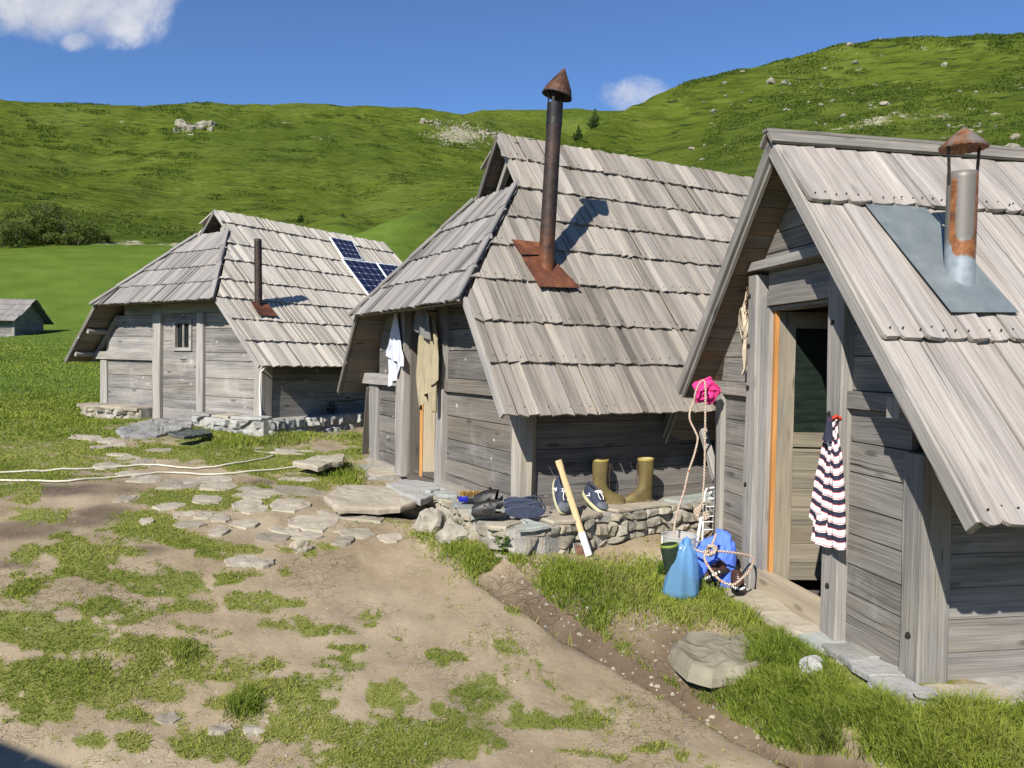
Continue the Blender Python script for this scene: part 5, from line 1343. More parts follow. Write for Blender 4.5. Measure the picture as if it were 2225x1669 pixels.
    for a, b in ((2.23, 2.6), (2.63, 3.1), (3.14, 3.72)):
        q = [hA.world(a, -.25, -.0), hA.world(b, -.27, -.0), hA.world(b, -.02, .01), hA.world(a, -.02, .01)]; ar = sum(x.x*y.y-y.x*x.y for x, y in zip(q, q[1:]+q[:1])); cop.append((q if ar > 0 else q[::-1], .04))
    plinth('stone_plinth', 'low pile of flat stones under the sunny front of the left hut', [(p.x, p.y) for p in L3], [-.715]*4, [-.90, -.89, -.87, -.86], [tuple(hA.world(3.5, .3, -.03)), tuple(hA.world(2.25, .15, -.03))], 'field_stone', cop, 'slab_stone', -1, .16, .05)

_FLAGS = [(a, b, c, d) for a, b, c, d in _b((0, 900), 2.011, [
    (380, 102, 80, 9), (475, 118, 60, 9), (440, 146, 50, 8), (560, 200, 58, 12), (628, 216, 58, 13), (470, 229, 58, 12), (570, 262, 58, 11), (640, 287, 75, 14), (790, 308, 100, 20), (910, 288, 110, 20),
    (955, 320, 72, 14), (900, 376, 66, 30), (755, 404, 72, 12), (805, 441, 48, 10), (895, 442, 42, 12), (640, 471, 36, 9), (1082, 396, 62, 26), (1120, 354, 95, 15), (1290, 339, 130, 22), (1090, 331, 60, 8),
    (970, 458, 52, 11), (820, 488, 72, 10), (1075, 483, 68, 14), (1240, 508, 74, 12), (950, 517, 48, 14), (1180, 541, 80, 20), (1330, 531, 92, 13), (1270, 398, 95, 20), (1120, 417, 60, 14), (1320, 287, 95, 10),
    (1060, 648, 70, 24), (1145, 655, 50, 16), (1500, 556, 44, 15), (1310, 599, 30, 14), (1120, 1368, 66, 30), (965, 1384, 52, 18), (735, 1334, 56, 20), (540, 373, 46, 13), (1370, 476, 120, 20), (1560, 522, 100, 16),
    (1250, 166, 170, 13), (1450, 440, 90, 18), (1590, 450, 110, 18), (520, 180, 60, 7), (700, 160, 60, 6), (505, 137, 60, 7), (1700, 545, 60, 12)])]
def build_flagstones():
    for i, (px, py, rx, ry) in enumerate(_FLAGS):
        g = on_ground(px, py); k = g.y/FPX; slope_ = max(.16, abs(g.z)/g.y)
        wx = rx*k*1.02; wy = min(max(ry*k/slope_, wx*.35), wx*1.5)
        m = MB(); pts = outline((0, 0), wx, wy, RND.uniform(-.3, .3), RND.choice((6, 7, 8, 9)), .2)
        hmax = max(gz(g.x+p.x*.8, g.y+p.y*.8) for p in pts[::2]); gx_, gy_ = (gz(g.x+wx, g.y)-gz(g.x-wx, g.y))/(2*wx), (gz(g.x, g.y+wy)-gz(g.x, g.y-wy))/(2*wy)
        zc = gz(g.x, g.y)
        up = .006+.008*RND.random()
        for p in pts: p.z = gx_*p.x+gy_*p.y+up+max(0, .25*(hmax-zc-.02))
        slab_mesh(m, pts, .07, .014, skirt=.10)
        o = m.build('flagstone', MAT['slab_stone'], None); o.location = (g.x, g.y, zc)
        tag(o, 'flat grey-brown flagstone set in the trodden yard of grass and soil', 'flagstone', 'flagstones of the path')
    def slab(name, pts, th, mat, label, cat, bulge=.015, skirt=0.0):
        c = sum((Vector(p) for p in pts), Vector())/len(pts); q = [Vector(p)-c for p in pts]; ar = sum(x.x*y.y-y.x*x.y for x, y in zip(q, q[1:]+q[:1]))
        m = MB(); slab_mesh(m, q if ar > 0 else q[::-1], th, bulge, skirt=skirt); o = m.build(name, MAT[mat]); o.location = c; tag(o, label, cat, None); return o
    A = lambda *L: [at_z(*p) for p in L]
    slab('stone_slab', A((702, 1078, -1.05), (745, 1052, -1.05), (840, 1054, -1.055), (905, 1088, -1.065), (870, 1100, -1.08), (800, 1102, -1.08), (735, 1103, -1.075)), .05, 'slab_stone', 'big brown stone slab bridging the ditch at the middle hut door', 'stone slab')
    slab('doorstep', A((838, 1050, -1.035), (880, 1040, -1.03), (960, 1050, -1.03), (972, 1062, -1.04), (915, 1086, -1.045), (868, 1068, -1.04)), .05, 'grey_stone', 'pale cemented doorstep below the middle hut door', 'doorstep', .006)
    slab('stone_slab', A((636, 1002, -.945), (690, 990, -.94), (748, 985, -.94), (745, 1002, -.95), (690, 1012, -.96)), .05, 'slab_stone', 'flat slab over a grassy hole left of the middle hut', 'stone slab')
    g = [on_ground(*p) for p in ((250, 940), (330, 915), (420, 916), (415, 935), (340, 952), (268, 955))]; zc = max(p.z for p in g)
    slab('stone_slab', [Vector((p.x, p.y, p.z+.035)) for p in g], .09, 'grey_stone', 'wide pale slab in front of the left hut door', 'stone slab', .03)
    slab('stone_slab', A((365, 941, -.80), (440, 928, -.78), (462, 940, -.83), (400, 951, -.84)), .03, 'dark_slate', 'dark slate pieces stacked by the left hut doorstep', 'stone slab')
    # right hut: long step stones along the sill
    S = [((1575, 1283, -1.415), (1600, 1271, -1.41), (1668, 1285, -1.405), (1722, 1330, -1.42), (1652, 1331, -1.425)), ((1655, 1333, -1.425), (1725, 1331, -1.415), (1800, 1372, -1.43), (1790, 1385, -1.44), (1728, 1372, -1.44)), ((1733, 1377, -1.445), (1800, 1372, -1.435), (1862, 1398, -1.44), (1798, 1416, -1.45))]
    for s_, lb, mt in zip(S, ('long brown step slab below the sill of the right hut, beside the shoes', 'second brown step slab below the open door of the right hut', 'grey broken step slab below the right door post'), ('slab_stone', 'slab_stone', 'green_slab')):
        slab('step_slab', A(*s_), .05, mt, lb, 'step', .008)
    # stones under the step slabs
    L3 = [at_z(*p) for p in ((1810, 1420, -1.455), (1728, 1376, -1.45), (1650, 1334, -1.445), (1572, 1286, -1.43))]
    plinth('stone_plinth', 'low grey stones under the step of the right hut', [(p[0], p[1]) for p in L3], [-1.485, -1.48, -1.475, -1.46], [-1.62, -1.61, -1.60, -1.57], [tuple(hC.world(1.6, .1, -.10)), tuple(hC.world(.6, .1, -.10))], 'grey_stone', [], 'grey_stone', -1, .17, .03)
    # boulder and loose rocks
    q = A((1464, 1378, -1.43), (1492, 1350, -1.42), (1560, 1347, -1.41), (1620, 1354, -1.41), (1652, 1388, -1.43), (1664, 1415, -1.445), (1610, 1426, -1.46), (1548, 1432, -1.465), (1502, 1420, -1.455), (1476, 1398, -1.445))
    slab('boulder', [Vector(p)-Vector((0, 0, .06)) for p in q], .07, 'boulder_stone', 'broad flat-topped boulder on the ditch bank before the right hut', 'boulder', .03, .16)
    for (px, py, w_, h_, lb, mt) in ((1767, 1466, .075, .07, 'small pale rounded rock in the grass below the right hut', 'grey_stone'), (880, 1118, .16, .10, 'brown layered rock beside the hole under the bridging slab', 'field_stone'), (655, 1196, .07, .06, 'small angular stone sticking out of the bare soil', 'field_stone'),
                                  (935, 1150, .13, .12, 'rounded brown rock below the ledge of the middle hut', 'field_stone'), (985, 1172, .12, .11, 'block of brown stone standing at the foot of the ledge', 'field_stone')):
        g = on_ground(px, py); m = MB(); rock_mesh(m, (0, 0, h_*.35), w_, w_*.8, h_, px*.1); o = m.build('rock', MAT[mt], smooth=False); o.location = (g.x, g.y, gz(g.x, g.y)); tag(o, lb, 'rock')

def scatter_pebbles():
    m = MB()
    for i in range(700):
        if i < 420:
            k = RND.randrange(2, len(_DITCH)-1); f = RND.random(); x = _DITCH[k][0]*(1-f)+_DITCH[k+1][0]*f if k+1 < len(_DITCH) else _DITCH[k][0]; y = _DITCH[k][1]*(1-f)+_DITCH[k+1][1]*f if k+1 < len(_DITCH) else _DITCH[k][1]
            x += RND.gauss(.18, .2); y += RND.gauss(.08, .16); r = RND.choice((.003, .004, .006, .009, .014))*RND.uniform(.6, 1.2)
        else:
            p = on_ground(RND.uniform(0, 1500), RND.uniform(1050, 1660)); x, y = p.x, p.y; r = RND.choice((.003, .004, .005, .008))
        z = float(terrain([x], [y])[0]); a = RND.uniform(0, 6); n = 5
        ring = [(x+r*1.3*math.cos(a+q*1.257)*RND.uniform(.7, 1.2), y+r*math.sin(a+q*1.257)*RND.uniform(.7, 1.2), z-.003) for q in range(n)]
        m.prism(ring, [(p[0]*.6+x*.4, p[1]*.6+y*.4, z+r*RND.uniform(.3, .8)) for p in ring])
    tag(m.build('pebbles', MAT['field_stone']), 'small pebbles strewn over the bare soil and the ditch', 'pebbles', kind='stuff')

def build_stream():
    m = MB(); L, R_ = [], []
    q = [Vector((*p, 0)) for p in _DITCH[3:]]
    pts = []
    for a, b in zip(q[:-1], q[1:]):
        for i in range(6): pts.append(a.lerp(b, i/6))
    prof = [gz(p.x, p.y) for p in pts]
    zl = [min(prof[max(0, i-4):i+5])+.028 for i in range(len(pts))]
    for i in range(1, len(zl)): zl[i] = min(zl[i], zl[i-1])
    rows = []
    for i, p in enumerate(pts[:-1]):
        d = (pts[i+1]-p).normalized(); n = Vector((-d.y, d.x, 0)); rows.append([Vector((p.x, p.y, zl[i]))+n*s_ for s_ in (-.13, -.05, .05, .16)])
    m.grid(rows); tag(m.build('water', MAT['stream_water']), kind='structure')

# ---------------------------------------------------------------- small things
def ring_body(mb, levels, n=22, ex=2.5, col=(.5, 0, .5)):
    """stack of rounded rings: (z, x0, x1, half width[, toe taper])"""
    rows = []
    for lv in levels:
        z, x0, x1, hw = lv[:4]; tap = lv[4] if len(lv) > 4 else 0; cx, a = (x0+x1)/2, (x1-x0)/2; row = []
        for k in range(n):
            t = 2*math.pi*k/n; c, s_ = math.cos(t), math.sin(t)
            x = cx+a*math.copysign(abs(c)**(2/ex), c); y = hw*math.copysign(abs(s_)**(2/ex), s_)*(1-tap*(abs(x-cx)/a if x < cx else 0))
            zz = z+(lv[5]*(x-x0)/(x1-x0) if len(lv) > 5 else 0)
            row.append((x, y, zz))
        rows.append(row)
    mb.grid(rows, col, True); mb.face(rows[-1], None, col); mb.face(rows[0][::-1], None, col)
def rubber_boot(loc, rz, label, lean=0.0, mats=('rubber_olive', 'rubber_rim', 'mud_sole', 'boot_lining'), k=1.0, tie=1):
    r = empty('rubber_boot', loc, rz); tag(r, label, 'boot', 'rubber boots'); r.rotation_euler.x = lean; r.scale = (k, k, k)
    m = MB(); ring_body(m, [(.018, -.050, .185, .040, .15), (.035, -.051, .188, .0405, .15), (.052, -.050, .178, .040, .1), (.068, -.049, .152, .039), (.085, -.048, .115, .038), (.105, -.047, .080, .038), (.13, -.047, .058, .039), (.165, -.049, .052, .042), (.21, -.052, .054, .046), (.26, -.056, .058, .050), (.318, -.059, .062, .053)], 24, 2.3)
    m.build('boot_upper', MAT[mats[0]], r, smooth=True)
    m = MB(); m.grid([[((x*s_+.0015), y*s_, z) for x, y, z in [(.0015+.0605*math.cos(t), .053*math.sin(t), 0) for t in [2*math.pi*q/24 for q in range(24)]]] if False else [(.0015+.0605*s_*math.cos(t), .053*s_*math.sin(t), z) for t in [2*math.pi*q/24 for q in range(24)]] for s_, z in ((1.0, .312), (1.045, .316), (1.045, .328), (.93, .331), (.91, .318))], (.5, 0, .5), True); m.build('boot_rim', MAT[mats[1]], r, smooth=True)
    m = MB(); m.grid([[(.0015+.0605*s_*math.cos(t), .053*s_*math.sin(t), z) for t in [2*math.pi*q/20 for q in range(20)]] for s_, z in ((.90, .327), (.86, .28), (.3, .25))], (.5, 0, .5), True); m.build('boot_lining', MAT[mats[3]], r, smooth=True)
    m = MB(); ring_body(m, [(0, -.052, .045, .043, .2), (.022, -.053, .046, .044, .2)], 20, 2.6); ring_body(m, [(.004, .060, .190, .043, .1), (.022, .058, .192, .043, .1)], 20, 2.4); ring_body(m, [(.012, -.053, .192, .043, .15), (.026, -.053, .191, .043, .15)], 24, 2.5); m.build('boot_sole', MAT[mats[2]], r)
    if tie:
        m = MB(); s_ = tie
        m.tube([(.062, s_*.012, .31), (.069, s_*.02, .27), (.062, s_*.026, .21), (.068, s_*.022, .16), (.064, s_*.03, .13)], .0028, 5); m.tube([(.062, s_*.012, .31), (.072, s_*.005, .26), (.064, s_*.004, .20)], .0028, 5)
        m.build('boot_string', MAT['boot_tie'], r)
    return r
def sneaker(loc, rot, label):
    r = empty('sneaker', loc); r.rotation_euler = rot; tag(r, label, 'sneaker', 'navy sneakers with white laces')
    m = MB(); ring_body(m, [(.028, -.062, .195, .045, .2), (.045, -.063, .192, .045, .2, .0), (.060, -.062, .172, .043), (.073, -.060, .135, .040), (.085, -.060, .095, .037), (.100, -.062, .055, .034), (.104, -.060, .045, .030), (.092, -.052, .040, .025), (.05, -.045, .05, .024)], 24, 2.4)
    m.build('shoe_upper', MAT['sneaker_navy'], r, smooth=True)
    m = MB(); ring_body(m, [(.046, .118, .197, .0455, 0), (.062, .125, .186, .040), (.070, .132, .168, .032)], 20, 2.3); m.build('toe_cap', MAT['sneaker_grey'], r, smooth=True)
    m = MB(); ring_body(m, [(0, -.060, .185, .044, .2), (.012, -.068, .200, .048, .2), (.030, -.067, .199, .048, .2)], 26, 2.5); m.build('shoe_sole', MAT['sneaker_sole'], r)
    m = MB(); ring_body(m, [(.0885, -.050, .040, .026), (.0905, -.050, .040, .026)], 18, 2.3); m.build('shoe_lining', MAT['lining_dark'], r)
    m = MB()
    for i in range(4):
        x = .050+.020*i; z = .101-.0085*i-.002*i; m.tube([(x, -.026, z-.008), (x+.003, 0, z+.003), (x, .026, z-.008)], .0032, 5)
    for s_ in (-1, 1):
        m.tube([(.052, 0, .106), (.062, s_*.022, .113), (.080, s_*.030, .106), (.074, s_*.010, .102), (.054, 0, .106)], .003, 5); m.tube([(.052, 0, .106), (.07, s_*.012, .108), (.11, s_*.02, .092), (.13, s_*.012, .082)], .0028, 5)
    m.build('shoelace', MAT['lace_white'], r)
    m = MB(); m.tube([(.02, .0455, .042), (.05, .0445, .058), (.03, .0425, .068)], .0045, 4); m.tube([(.02, -.0455, .042), (.05, -.0445, .058), (.03, -.0425, .068)], .0045, 4); m.build('side_stripe', MAT['lace_white'], r)
    return r
def slip_shoe(loc, rot, label, group, mat, strap=True):
    r = empty('black_shoe' if strap else 'rubber_clog', loc); r.rotation_euler = rot; tag(r, label, 'shoe' if strap else 'clog', group)
    m = MB(); ring_body(m, [(0, -.065, .185, .040, .15), (.018, -.070, .195, .044, .15), (.030, -.068, .192, .043, .15), (.022, -.055, .10, .032)], 26, 2.4); m.build('shoe_sole', MAT[mat], r, smooth=False)
    # vamp: an arched hood over the toe half
    m = MB(); rows = []
    for i in range(9):
        x = .035+i*.019; hh = .075*(1-(i/9.5)**2.2)+.02; ww = .043*(1-(max(0, i-3)/8)**2*.8); rows.append([(x-.018*math.cos((j/8-.5)*3.1)*(1 if i == 0 else 0), ww*math.cos(math.pi*j/8), .022+hh*math.sin(math.pi*j/8)**.75) for j in range(9)])
    if strap: m.grid(rows); m.grid([[(p[0]+.002, p[1]*.93, p[2]-.004) for p in row] for row in rows][::-1]); m.build('shoe_upper', MAT[mat], r, smooth=True)
    else:
        for i in range(8):
            for j in range(8):
                if (2 <= i <= 5 and j in (1, 6)) : continue
                q = [rows[i][j], rows[i][j+1], rows[i+1][j+1], rows[i+1][j]]; m.face(q); m.face([(p[0], p[1]*.92, p[2]-.006) for p in q][::-1])
        m.build('shoe_upper', MAT[mat], r, smooth=False)
        s_ = MB(); s_.tube([(.04, .043, .045), (-.02, .048, .055), (-.066, .03, .06), (-.075, 0, .062), (-.066, -.03, .06), (-.02, -.048, .055), (.04, -.043, .045)], .006, 6); s_.build('heel_strap', MAT[mat], r)
    if strap:
        s_ = MB()
        for x in (.052, .088):
            s_.grid([[(x+.012*k, .047*math.cos(math.pi*j/10), .028+(.083-.3*(x-.05))*math.sin(math.pi*j/10)**.75) for j in range(11)] for k in (0, 1, 2)])
        s_.tube([(.07, .0, .112), (.075, .015, .125), (.09, .02, .118)], .006, 5); s_.build('shoe_strap', MAT[mat], r)
    return r
def cloth(mb, rows, thick=.003, col=(.5, 0, .5), uvs=None):
    """sheet given as a grid of points, doubled with a small thickness"""
    ni, nj = len(rows), len(rows[0]); R2 = []
    for i in range(ni):
        r2 = []
        for j in range(nj):
            a = Vector(rows[min(i+1, ni-1)][j])-Vector(rows[max(i-1, 0)][j]); b = Vector(rows[i][min(j+1, nj-1)])-Vector(rows[i][max(j-1, 0)])
            n = a.cross(b); n = n.normalized() if n.length > 1e-9 else Vector((0, 0, 1)); r2.append(Vector(rows[i][j])+n*thick)
        R2.append(r2)
    mb.grid(rows, col, uvs=uvs); mb.grid([r[::-1] for r in R2], col, uvs=[u[::-1] for u in uvs] if uvs else None)
def hanging(mb, u0, w0, spine, halfw, v0, folds=4, amp=.03, seed=0, nj=41, skew=0.0, uvm=True):
    """cloth hanging from one point: spine list of (t, w), half widths, centre offsets -> local (v,u,w) rows"""
    rows, uvs = [], []; n = 26; L = spine[-1][0]
    for i in range(n):
        t = i/(n-1); hw = np.interp(t, [p[0] for p in halfw], [p[1] for p in halfw]); cu = u0+np.interp(t, [p[0] for p in halfw], [p[2] for p in halfw]); w_ = np.interp(t, [p[0] for p in spine], [p[1] for p in spine])
        row, ur = [], []
        for j in range(nj):
            q = 2*j/(nj-1)-1; f = math.sin(q*folds*math.pi/1+seed+1.3*math.sin(t*2+seed))*amp*(.35+.65*t)*(1-.35*abs(q)); f += .25*amp*math.sin(q*folds*2.3*math.pi+seed*3+t*3)
            dz = w_-w0; low = skew*q*t
            row.append((v0-abs(amp)*.9-f, cu-q*hw, w_+low+.005*t*math.sin(q*5+seed))); ur.append((-(dz)+.5*abs(q)*0+.04*(1-t)*abs(q), q*.25+.3))
        rows.append(row); uvs.append(ur)
    cloth(mb, rows, .003, uvs=uvs)

def build_things(hA, hB, hC):
    T = lambda h, u, v, w_: h.world(u, v, w_)
    # --- boots and shoes on the ledge of the middle hut
    ledge = lambda px, py, z=-1.035: Vector(at_z(px, py, z))
    rubber_boot(ledge(1302, 1096, -1.022), .10, 'left olive rubber boot by the wall, toe pointing to the other boot', 0, tie=-1)
    b = rubber_boot(ledge(1404, 1092, -1.022), math.pi+.42, 'right olive rubber boot by the wall, toe turned to the left', .0, tie=-1); b.rotation_euler.y = .03
    p = ledge(1212, 1118, -1.03); sneaker(p+Vector((-.008, .05, .165)), (rad(-12), rad(52), rad(-75)), 'navy sneaker propped up on its toe against the wall beside the axe handle')
    p = ledge(1276, 1104, -1.03); sneaker(p+Vector((.01, .07, .055)), (rad(-6), rad(26), rad(-58)), 'navy sneaker half hidden behind the pale axe handle')
    slip_shoe(ledge(1064, 1122, -1.03)+Vector((.07, -.01, .0)), (0, 0, math.pi-.03), 'front black strapped shoe on the ledge corner', 'black shoes', 'leather_black')
    slip_shoe(ledge(1070, 1108, -1.03)+Vector((.05, .05, .018)), (rad(12), 0, math.pi-.25), 'black shoe standing behind the other black shoe', 'black shoes', 'leather_black')
    slip_shoe(ledge(1146, 1128, -1.03)+Vector((.045, -.01, .045)), (rad(75), 0, math.pi+.02), 'navy rubber clog lying on its side at the front', 'navy clogs', 'clog_navy', False)
    slip_shoe(ledge(1140, 1116, -1.03)+Vector((.045, .05, .045)), (rad(75), 0, math.pi+.02), 'navy rubber clog lying on its side behind the front one', 'navy clogs', 'clog_navy', False)
    # scrubbing brush, bristles up
    p = ledge(1028, 1094, -1.02)+Vector((0, .05, 0)); r = empty('scrub_brush', p, -.02); tag(r, 'blue scrubbing brush lying bristles up at the end of the ledge', 'brush')
    m = MB(); ring_body(m, [(0, -.06, .11, .028), (.012, -.068, .115, .032), (.034, -.066, .115, .032), (.042, -.06, .11, .028)], 22, 3); m.build('brush_body', MAT['brush_black'], r)
    m = MB(); ring_body(m, [(.004, -.105, -.03, .030), (.02, -.112, -.025, .0335), (.036, -.108, -.026, .0335), (.045, -.095, -.03, .028)], 18, 2.6); m.build('brush_grip', MAT['brush_blue'], r)
    m = MB()
    for i in range(900):
        x, y = RND.uniform(-.095, .108), RND.uniform(-.028, .028); h_ = RND.uniform(.026, .042); dx, dy = RND.gauss(0, .006), RND.gauss(0, .006); a = RND.uniform(0, 3); c, s_ = .0016*math.cos(a), .0016*math.sin(a)
        m.face([(x-c, y-s_, .04), (x+c, y+s_, .04), (x+dx+c, y+dy+s_, .04+h_), (x+dx-c, y+dy-s_, .04+h_)], None, (RND.random(), 0, 0))
    tag(m.build('bristles', MAT['bristle'], r), kind='stuff')
    # axe leaning on the ledge, head on the ground
    a = Vector(at_z(1279, 1205, -1.25)); e = sight(1213, 1000); e = Vector(e*5.20); ax = (e-a); Ln = ax.length; axn = ax.normalized()
    r = empty('axe', a); tag(r, 'axe with a long pale wooden handle leaning upright against the ledge', 'axe')
    m = MB(); sidev = Vector((1, .2, 0)); sidev = (sidev-axn*axn.dot(sidev)).normalized(); fv = axn.cross(sidev)
    rows, uvs = [], []
    for i in range(15):
        f = .23+.77*i/14; w1 = .019+.004*math.sin(f*3)+(.004 if i > 12 else 0); rows.append([axn*Ln*f+sidev*w1*math.cos(t)+fv*.014*math.sin(t) for t in [q*math.pi/6 for q in range(12)]]); uvs.append([(f*Ln, q*.01) for q in range(12)])
    m.grid(rows, (.8, 0, .3), True, uvs=uvs); m.face(rows[-1], None, (.2, 0, .3)); m.build('axe_handle', MAT['handle_wood'], r, smooth=True)
    m = MB(); rows = [[axn*Ln*f+sidev*(.024)*math.cos(t)+fv*.018*math.sin(t) for t in [q*math.pi/6 for q in range(12)]] for f in (-.01, .08, .15, .235)]; m.grid(rows, (.5, 0, .5), True); m.face(rows[-1]); m.face(rows[0][::-1]); m.build('painted_end', MAT['pale_paint'], r)
    m = MB(); hv = -sidev
    prof = [(-.02, .085), (.025, .085), (.055, .105), (.075, .120), (.082, .05), (.075, -.02), (.055, .005), (.025, .025), (-.02, .03)]
    th = lambda x: .016 if x < .03 else max(.002, .016*(1-(x-.03)/.09))
    bot = [hv*x+axn*(y-.02)+fv*(.012-th(x)) for x, y in prof]; top = [hv*x+axn*(y-.02)+fv*(.012+th(x)) for x, y in prof]; m.prism(bot, top); hd = m.build('axe_head', MAT['axe_rust'], r)
    m = MB(); m.tube([hv*x+axn*(y-.02) for x, y in ((.075, .120), (.080, .09), (.0825, .05), (.080, .01), (.075, -.02))], .003, 5); m.build('cutting_edge', MAT['steel'], hd)
    # --- clothes at the middle hut door
    m = MB(); hanging(m, 2.12, 1.40, [(0, 1.42), (.45, 1.12), (1, .99)], [(0, .03, .02), (.3, .13, .04), (.7, .215, .05), (1, .225, .055)], -.07, 2.6, .020, .5, skew=-.05)
    hanging(m, 2.13, 1.40, [(0, 1.02), (.5, .92), (1, .79)], [(0, .16, .08), (.5, .15, .07), (1, .115, .08)], -.055, 2.2, .022, 2.1, skew=.05)
    o = m.build('towel', MAT['towel_white'], None, smooth=True); o.location = hB.O; o.rotation_euler.z = hB.yaw; tag(o, 'white towel hanging from a nail left of the open door', 'towel')
    r = empty('coat', hB.O, hB.yaw); tag(r, 'beige hooded coat hanging in front of the open door of the middle hut', 'coat')
    m = MB(); hanging(m, 1.36, 1.40, [(0, 1.36), (.4, 1.05), (1, .70)], [(0, .12, -.02), (.25, .19, -.03), (.6, .225, -.03), (1, .19, -.06)], -.09, 2.9, .032, 1.1, skew=.14)
    m.build('coat_body', MAT['coat_beige'], r, smooth=True)
    m = MB(); hanging(m, 1.37, 1.42, [(0, 1.45), (.5, 1.34), (1, 1.20)], [(0, .06, -.02), (.4, .16, -.03), (1, .19, -.04)], -.14, 1.6, .022, 2.0, skew=-.05); m.build('coat_hood', MAT['coat_grey'], r, smooth=True)
    m = MB(); hanging(m, 1.17, 1.2, [(0, 1.16), (.5, .9), (1, .58)], [(0, .05, .03), (.4, .045, .02), (1, .03, .0)], -.10, 1.3, .02, .4); m.build('coat_sleeve', MAT['coat_beige'], r, smooth=True)
    # --- plank leaning at the far corner of the middle hut
    a = on_ground(786, 987); e = Vector(sight(796, 843)*8.0); m = MB(); d = e-Vector((a.x, a.y, a.z-.05)); sv = Vector((1, .4, 0)).normalized()*.07
    m.board((0, 0, -.05), d, sv, d.cross(sv).normalized()*.025, jit=.004); o = m.build('plank', MAT['dark_wood']); o.location = a; tag(o, 'narrow dark plank leaning at the left corner of the middle hut', 'plank')
    # --- striped shirt on the right hut
    r = empty('striped_shirt', hC.O, hC.yaw); tag(r, 'navy, white and red striped shirt hanging beside the open door of the right hut', 'shirt')
    m = MB(); hanging(m, .60, 1.11, [(0, 1.12), (.4, .86), (1, .53)], [(0, .022, 0), (.2, .065, .02), (.55, .105, .045), (1, .125, .075)], -.075, 2.0, .013, .8, skew=-.03)
    m.build('shirt_front', MAT['striped_jersey'], r, smooth=True)
    m = MB(); hanging(m, .555, 1.11, [(0, 1.06), (.4, .84), (1, .455)], [(0, .02, 0), (.25, .055, -.01), (.6, .075, -.02), (1, .085, -.03)], -.098, 1.3, .011, 2.4, skew=.01)
    m.build('shirt_back', MAT['striped_jersey'], r, smooth=True)
    m = MB(); hanging(m, .66, .6, [(0, .60), (1, .44)], [(0, .07, .0), (1, .075, .02)], -.09, 1.4, .02, 1.4); m.build('shirt_sleeve', MAT['striped_jersey'], r, smooth=True)
    m = MB(); hanging(m, .60, 1.11, [(0, 1.135), (1, 1.0)], [(0, .018, 0), (1, .045, .012)], -.108, 1.4, .012, .2); m.build('collar', MAT['jersey_navy'], r, smooth=True)
    m = MB(); m.tube([(-.06, .585, 1.125), (-.10, .585, 1.13)], .008, 8); m.tube([(-.09, .565, 1.14), (-.12, .60, 1.115)], .008, 6); o = m.build('clothes_peg', MAT['peg_red'], None); o.location = hC.O; o.rotation_euler.z = hC.yaw; tag(o, 'small red peg holding the striped shirt', 'peg')
    # --- pink cap on the beam end, and the rope over it
    c = Vector(sight(1536, 850)*5.40); r = empty('knit_cap', c, math.pi/2+.25); tag(r, 'bright pink knitted cap hung on the beam end of the right hut', 'cap')
    m = MB(); rows = []
    for i in range(12):
        t = i/11*math.pi*.62; row = []
        for j in range(28):
            a_ = 2*math.pi*j/28; rr = .092*math.sin(t)**.8*(1+.13*math.sin(5*a_+1)*(i > 2)+.06*math.sin(9*a_+i*.8)); row.append((-.035*math.cos(t)+.012*math.sin(4*a_+i)*(i > 1)+(.02 if i < 2 else 0), -rr*math.cos(a_)*1.0, rr*math.sin(a_)*.86-.015*math.cos(t)*math.sin(a_)))
        rows.append(row)
    m.grid(rows, (.5, 0, .5), True); m.grid([rows[-1], [(0.03, p[1]*.9, p[2]*.9) for p in rows[-1]]], (.5, 0, .5), True); m.build('cap_crown', MAT['pink_knit'], r, smooth=True)
    m = MB(); m.tube([(rows[-1][j][0], rows[-1][j][1]*1.02, rows[-1][j][2]*1.02) for j in list(range(28))+[0]], .011, 8, cap=False); m.build('cap_band', MAT['pink_knit'], r, smooth=True)
    D = 5.42
    S3 = lambda L, d0=D, d1=None: [Vector(sight(px, py)*(d0+((d1 or d0)-d0)*i/max(1, len(L)-1))) for i, (px, py) in enumerate(L)]
    def smooth_pts(P, n=5):
        out = []
        for i in range(len(P)-1):
            p0, p1, p2, p3 = P[max(i-1, 0)], P[i], P[i+1], P[min(i+2, len(P)-1)]
            for k in range(n):
                t = k/n; out.append(.5*((2*p1)+(p2-p0)*t+(2*p0-5*p1+4*p2-p3)*t*t+(3*p1-p0-3*p2+p3)*t**3))
        return out+[P[-1]]
    m = MB(); m.tube(smooth_pts(S3([(1508, 872), (1500, 890), (1499, 912), (1511, 938), (1516, 955), (1508, 990), (1496, 1025), (1487, 1065), (1474, 1105), (1466, 1140), (1466, 1165), (1476, 1184)], 5.30, 5.02)), .0068, 8)
    m.tube(smooth_pts(S3([(1508, 872), (1512, 850), (1524, 828), (1532, 832), (1533, 870), (1532, 940), (1531, 1010), (1528, 1070), (1526, 1096)], 5.30, 5.2)), .0068, 8)
    c0 = Vector(m.v[0]); m.v = [tuple(Vector(v)-c0) for v in m.v]; o = m.build('rope', MAT['rope'], None, smooth=True); o.location = c0; tag(o, 'speckled rope hanging in two strands from the pink cap', 'rope', 'speckled white ropes')
    m = MB()
    for k in range(5): m.tube(smooth_pts(S3([(1527+k, 1092), (1520-3*k, 1112), (1516+2*k, 1130), (1528+3*k, 1122), (1530, 1098)], 5.28)), .006, 6)
    c0 = Vector(m.v[0]); m.v = [tuple(Vector(v)-c0) for v in m.v]; o = m.build('rope_knot', MAT['rope'], None, smooth=True); o.location = c0; tag(o, 'grey knotted bunch of cord at the lower end of the hanging rope', 'cord')
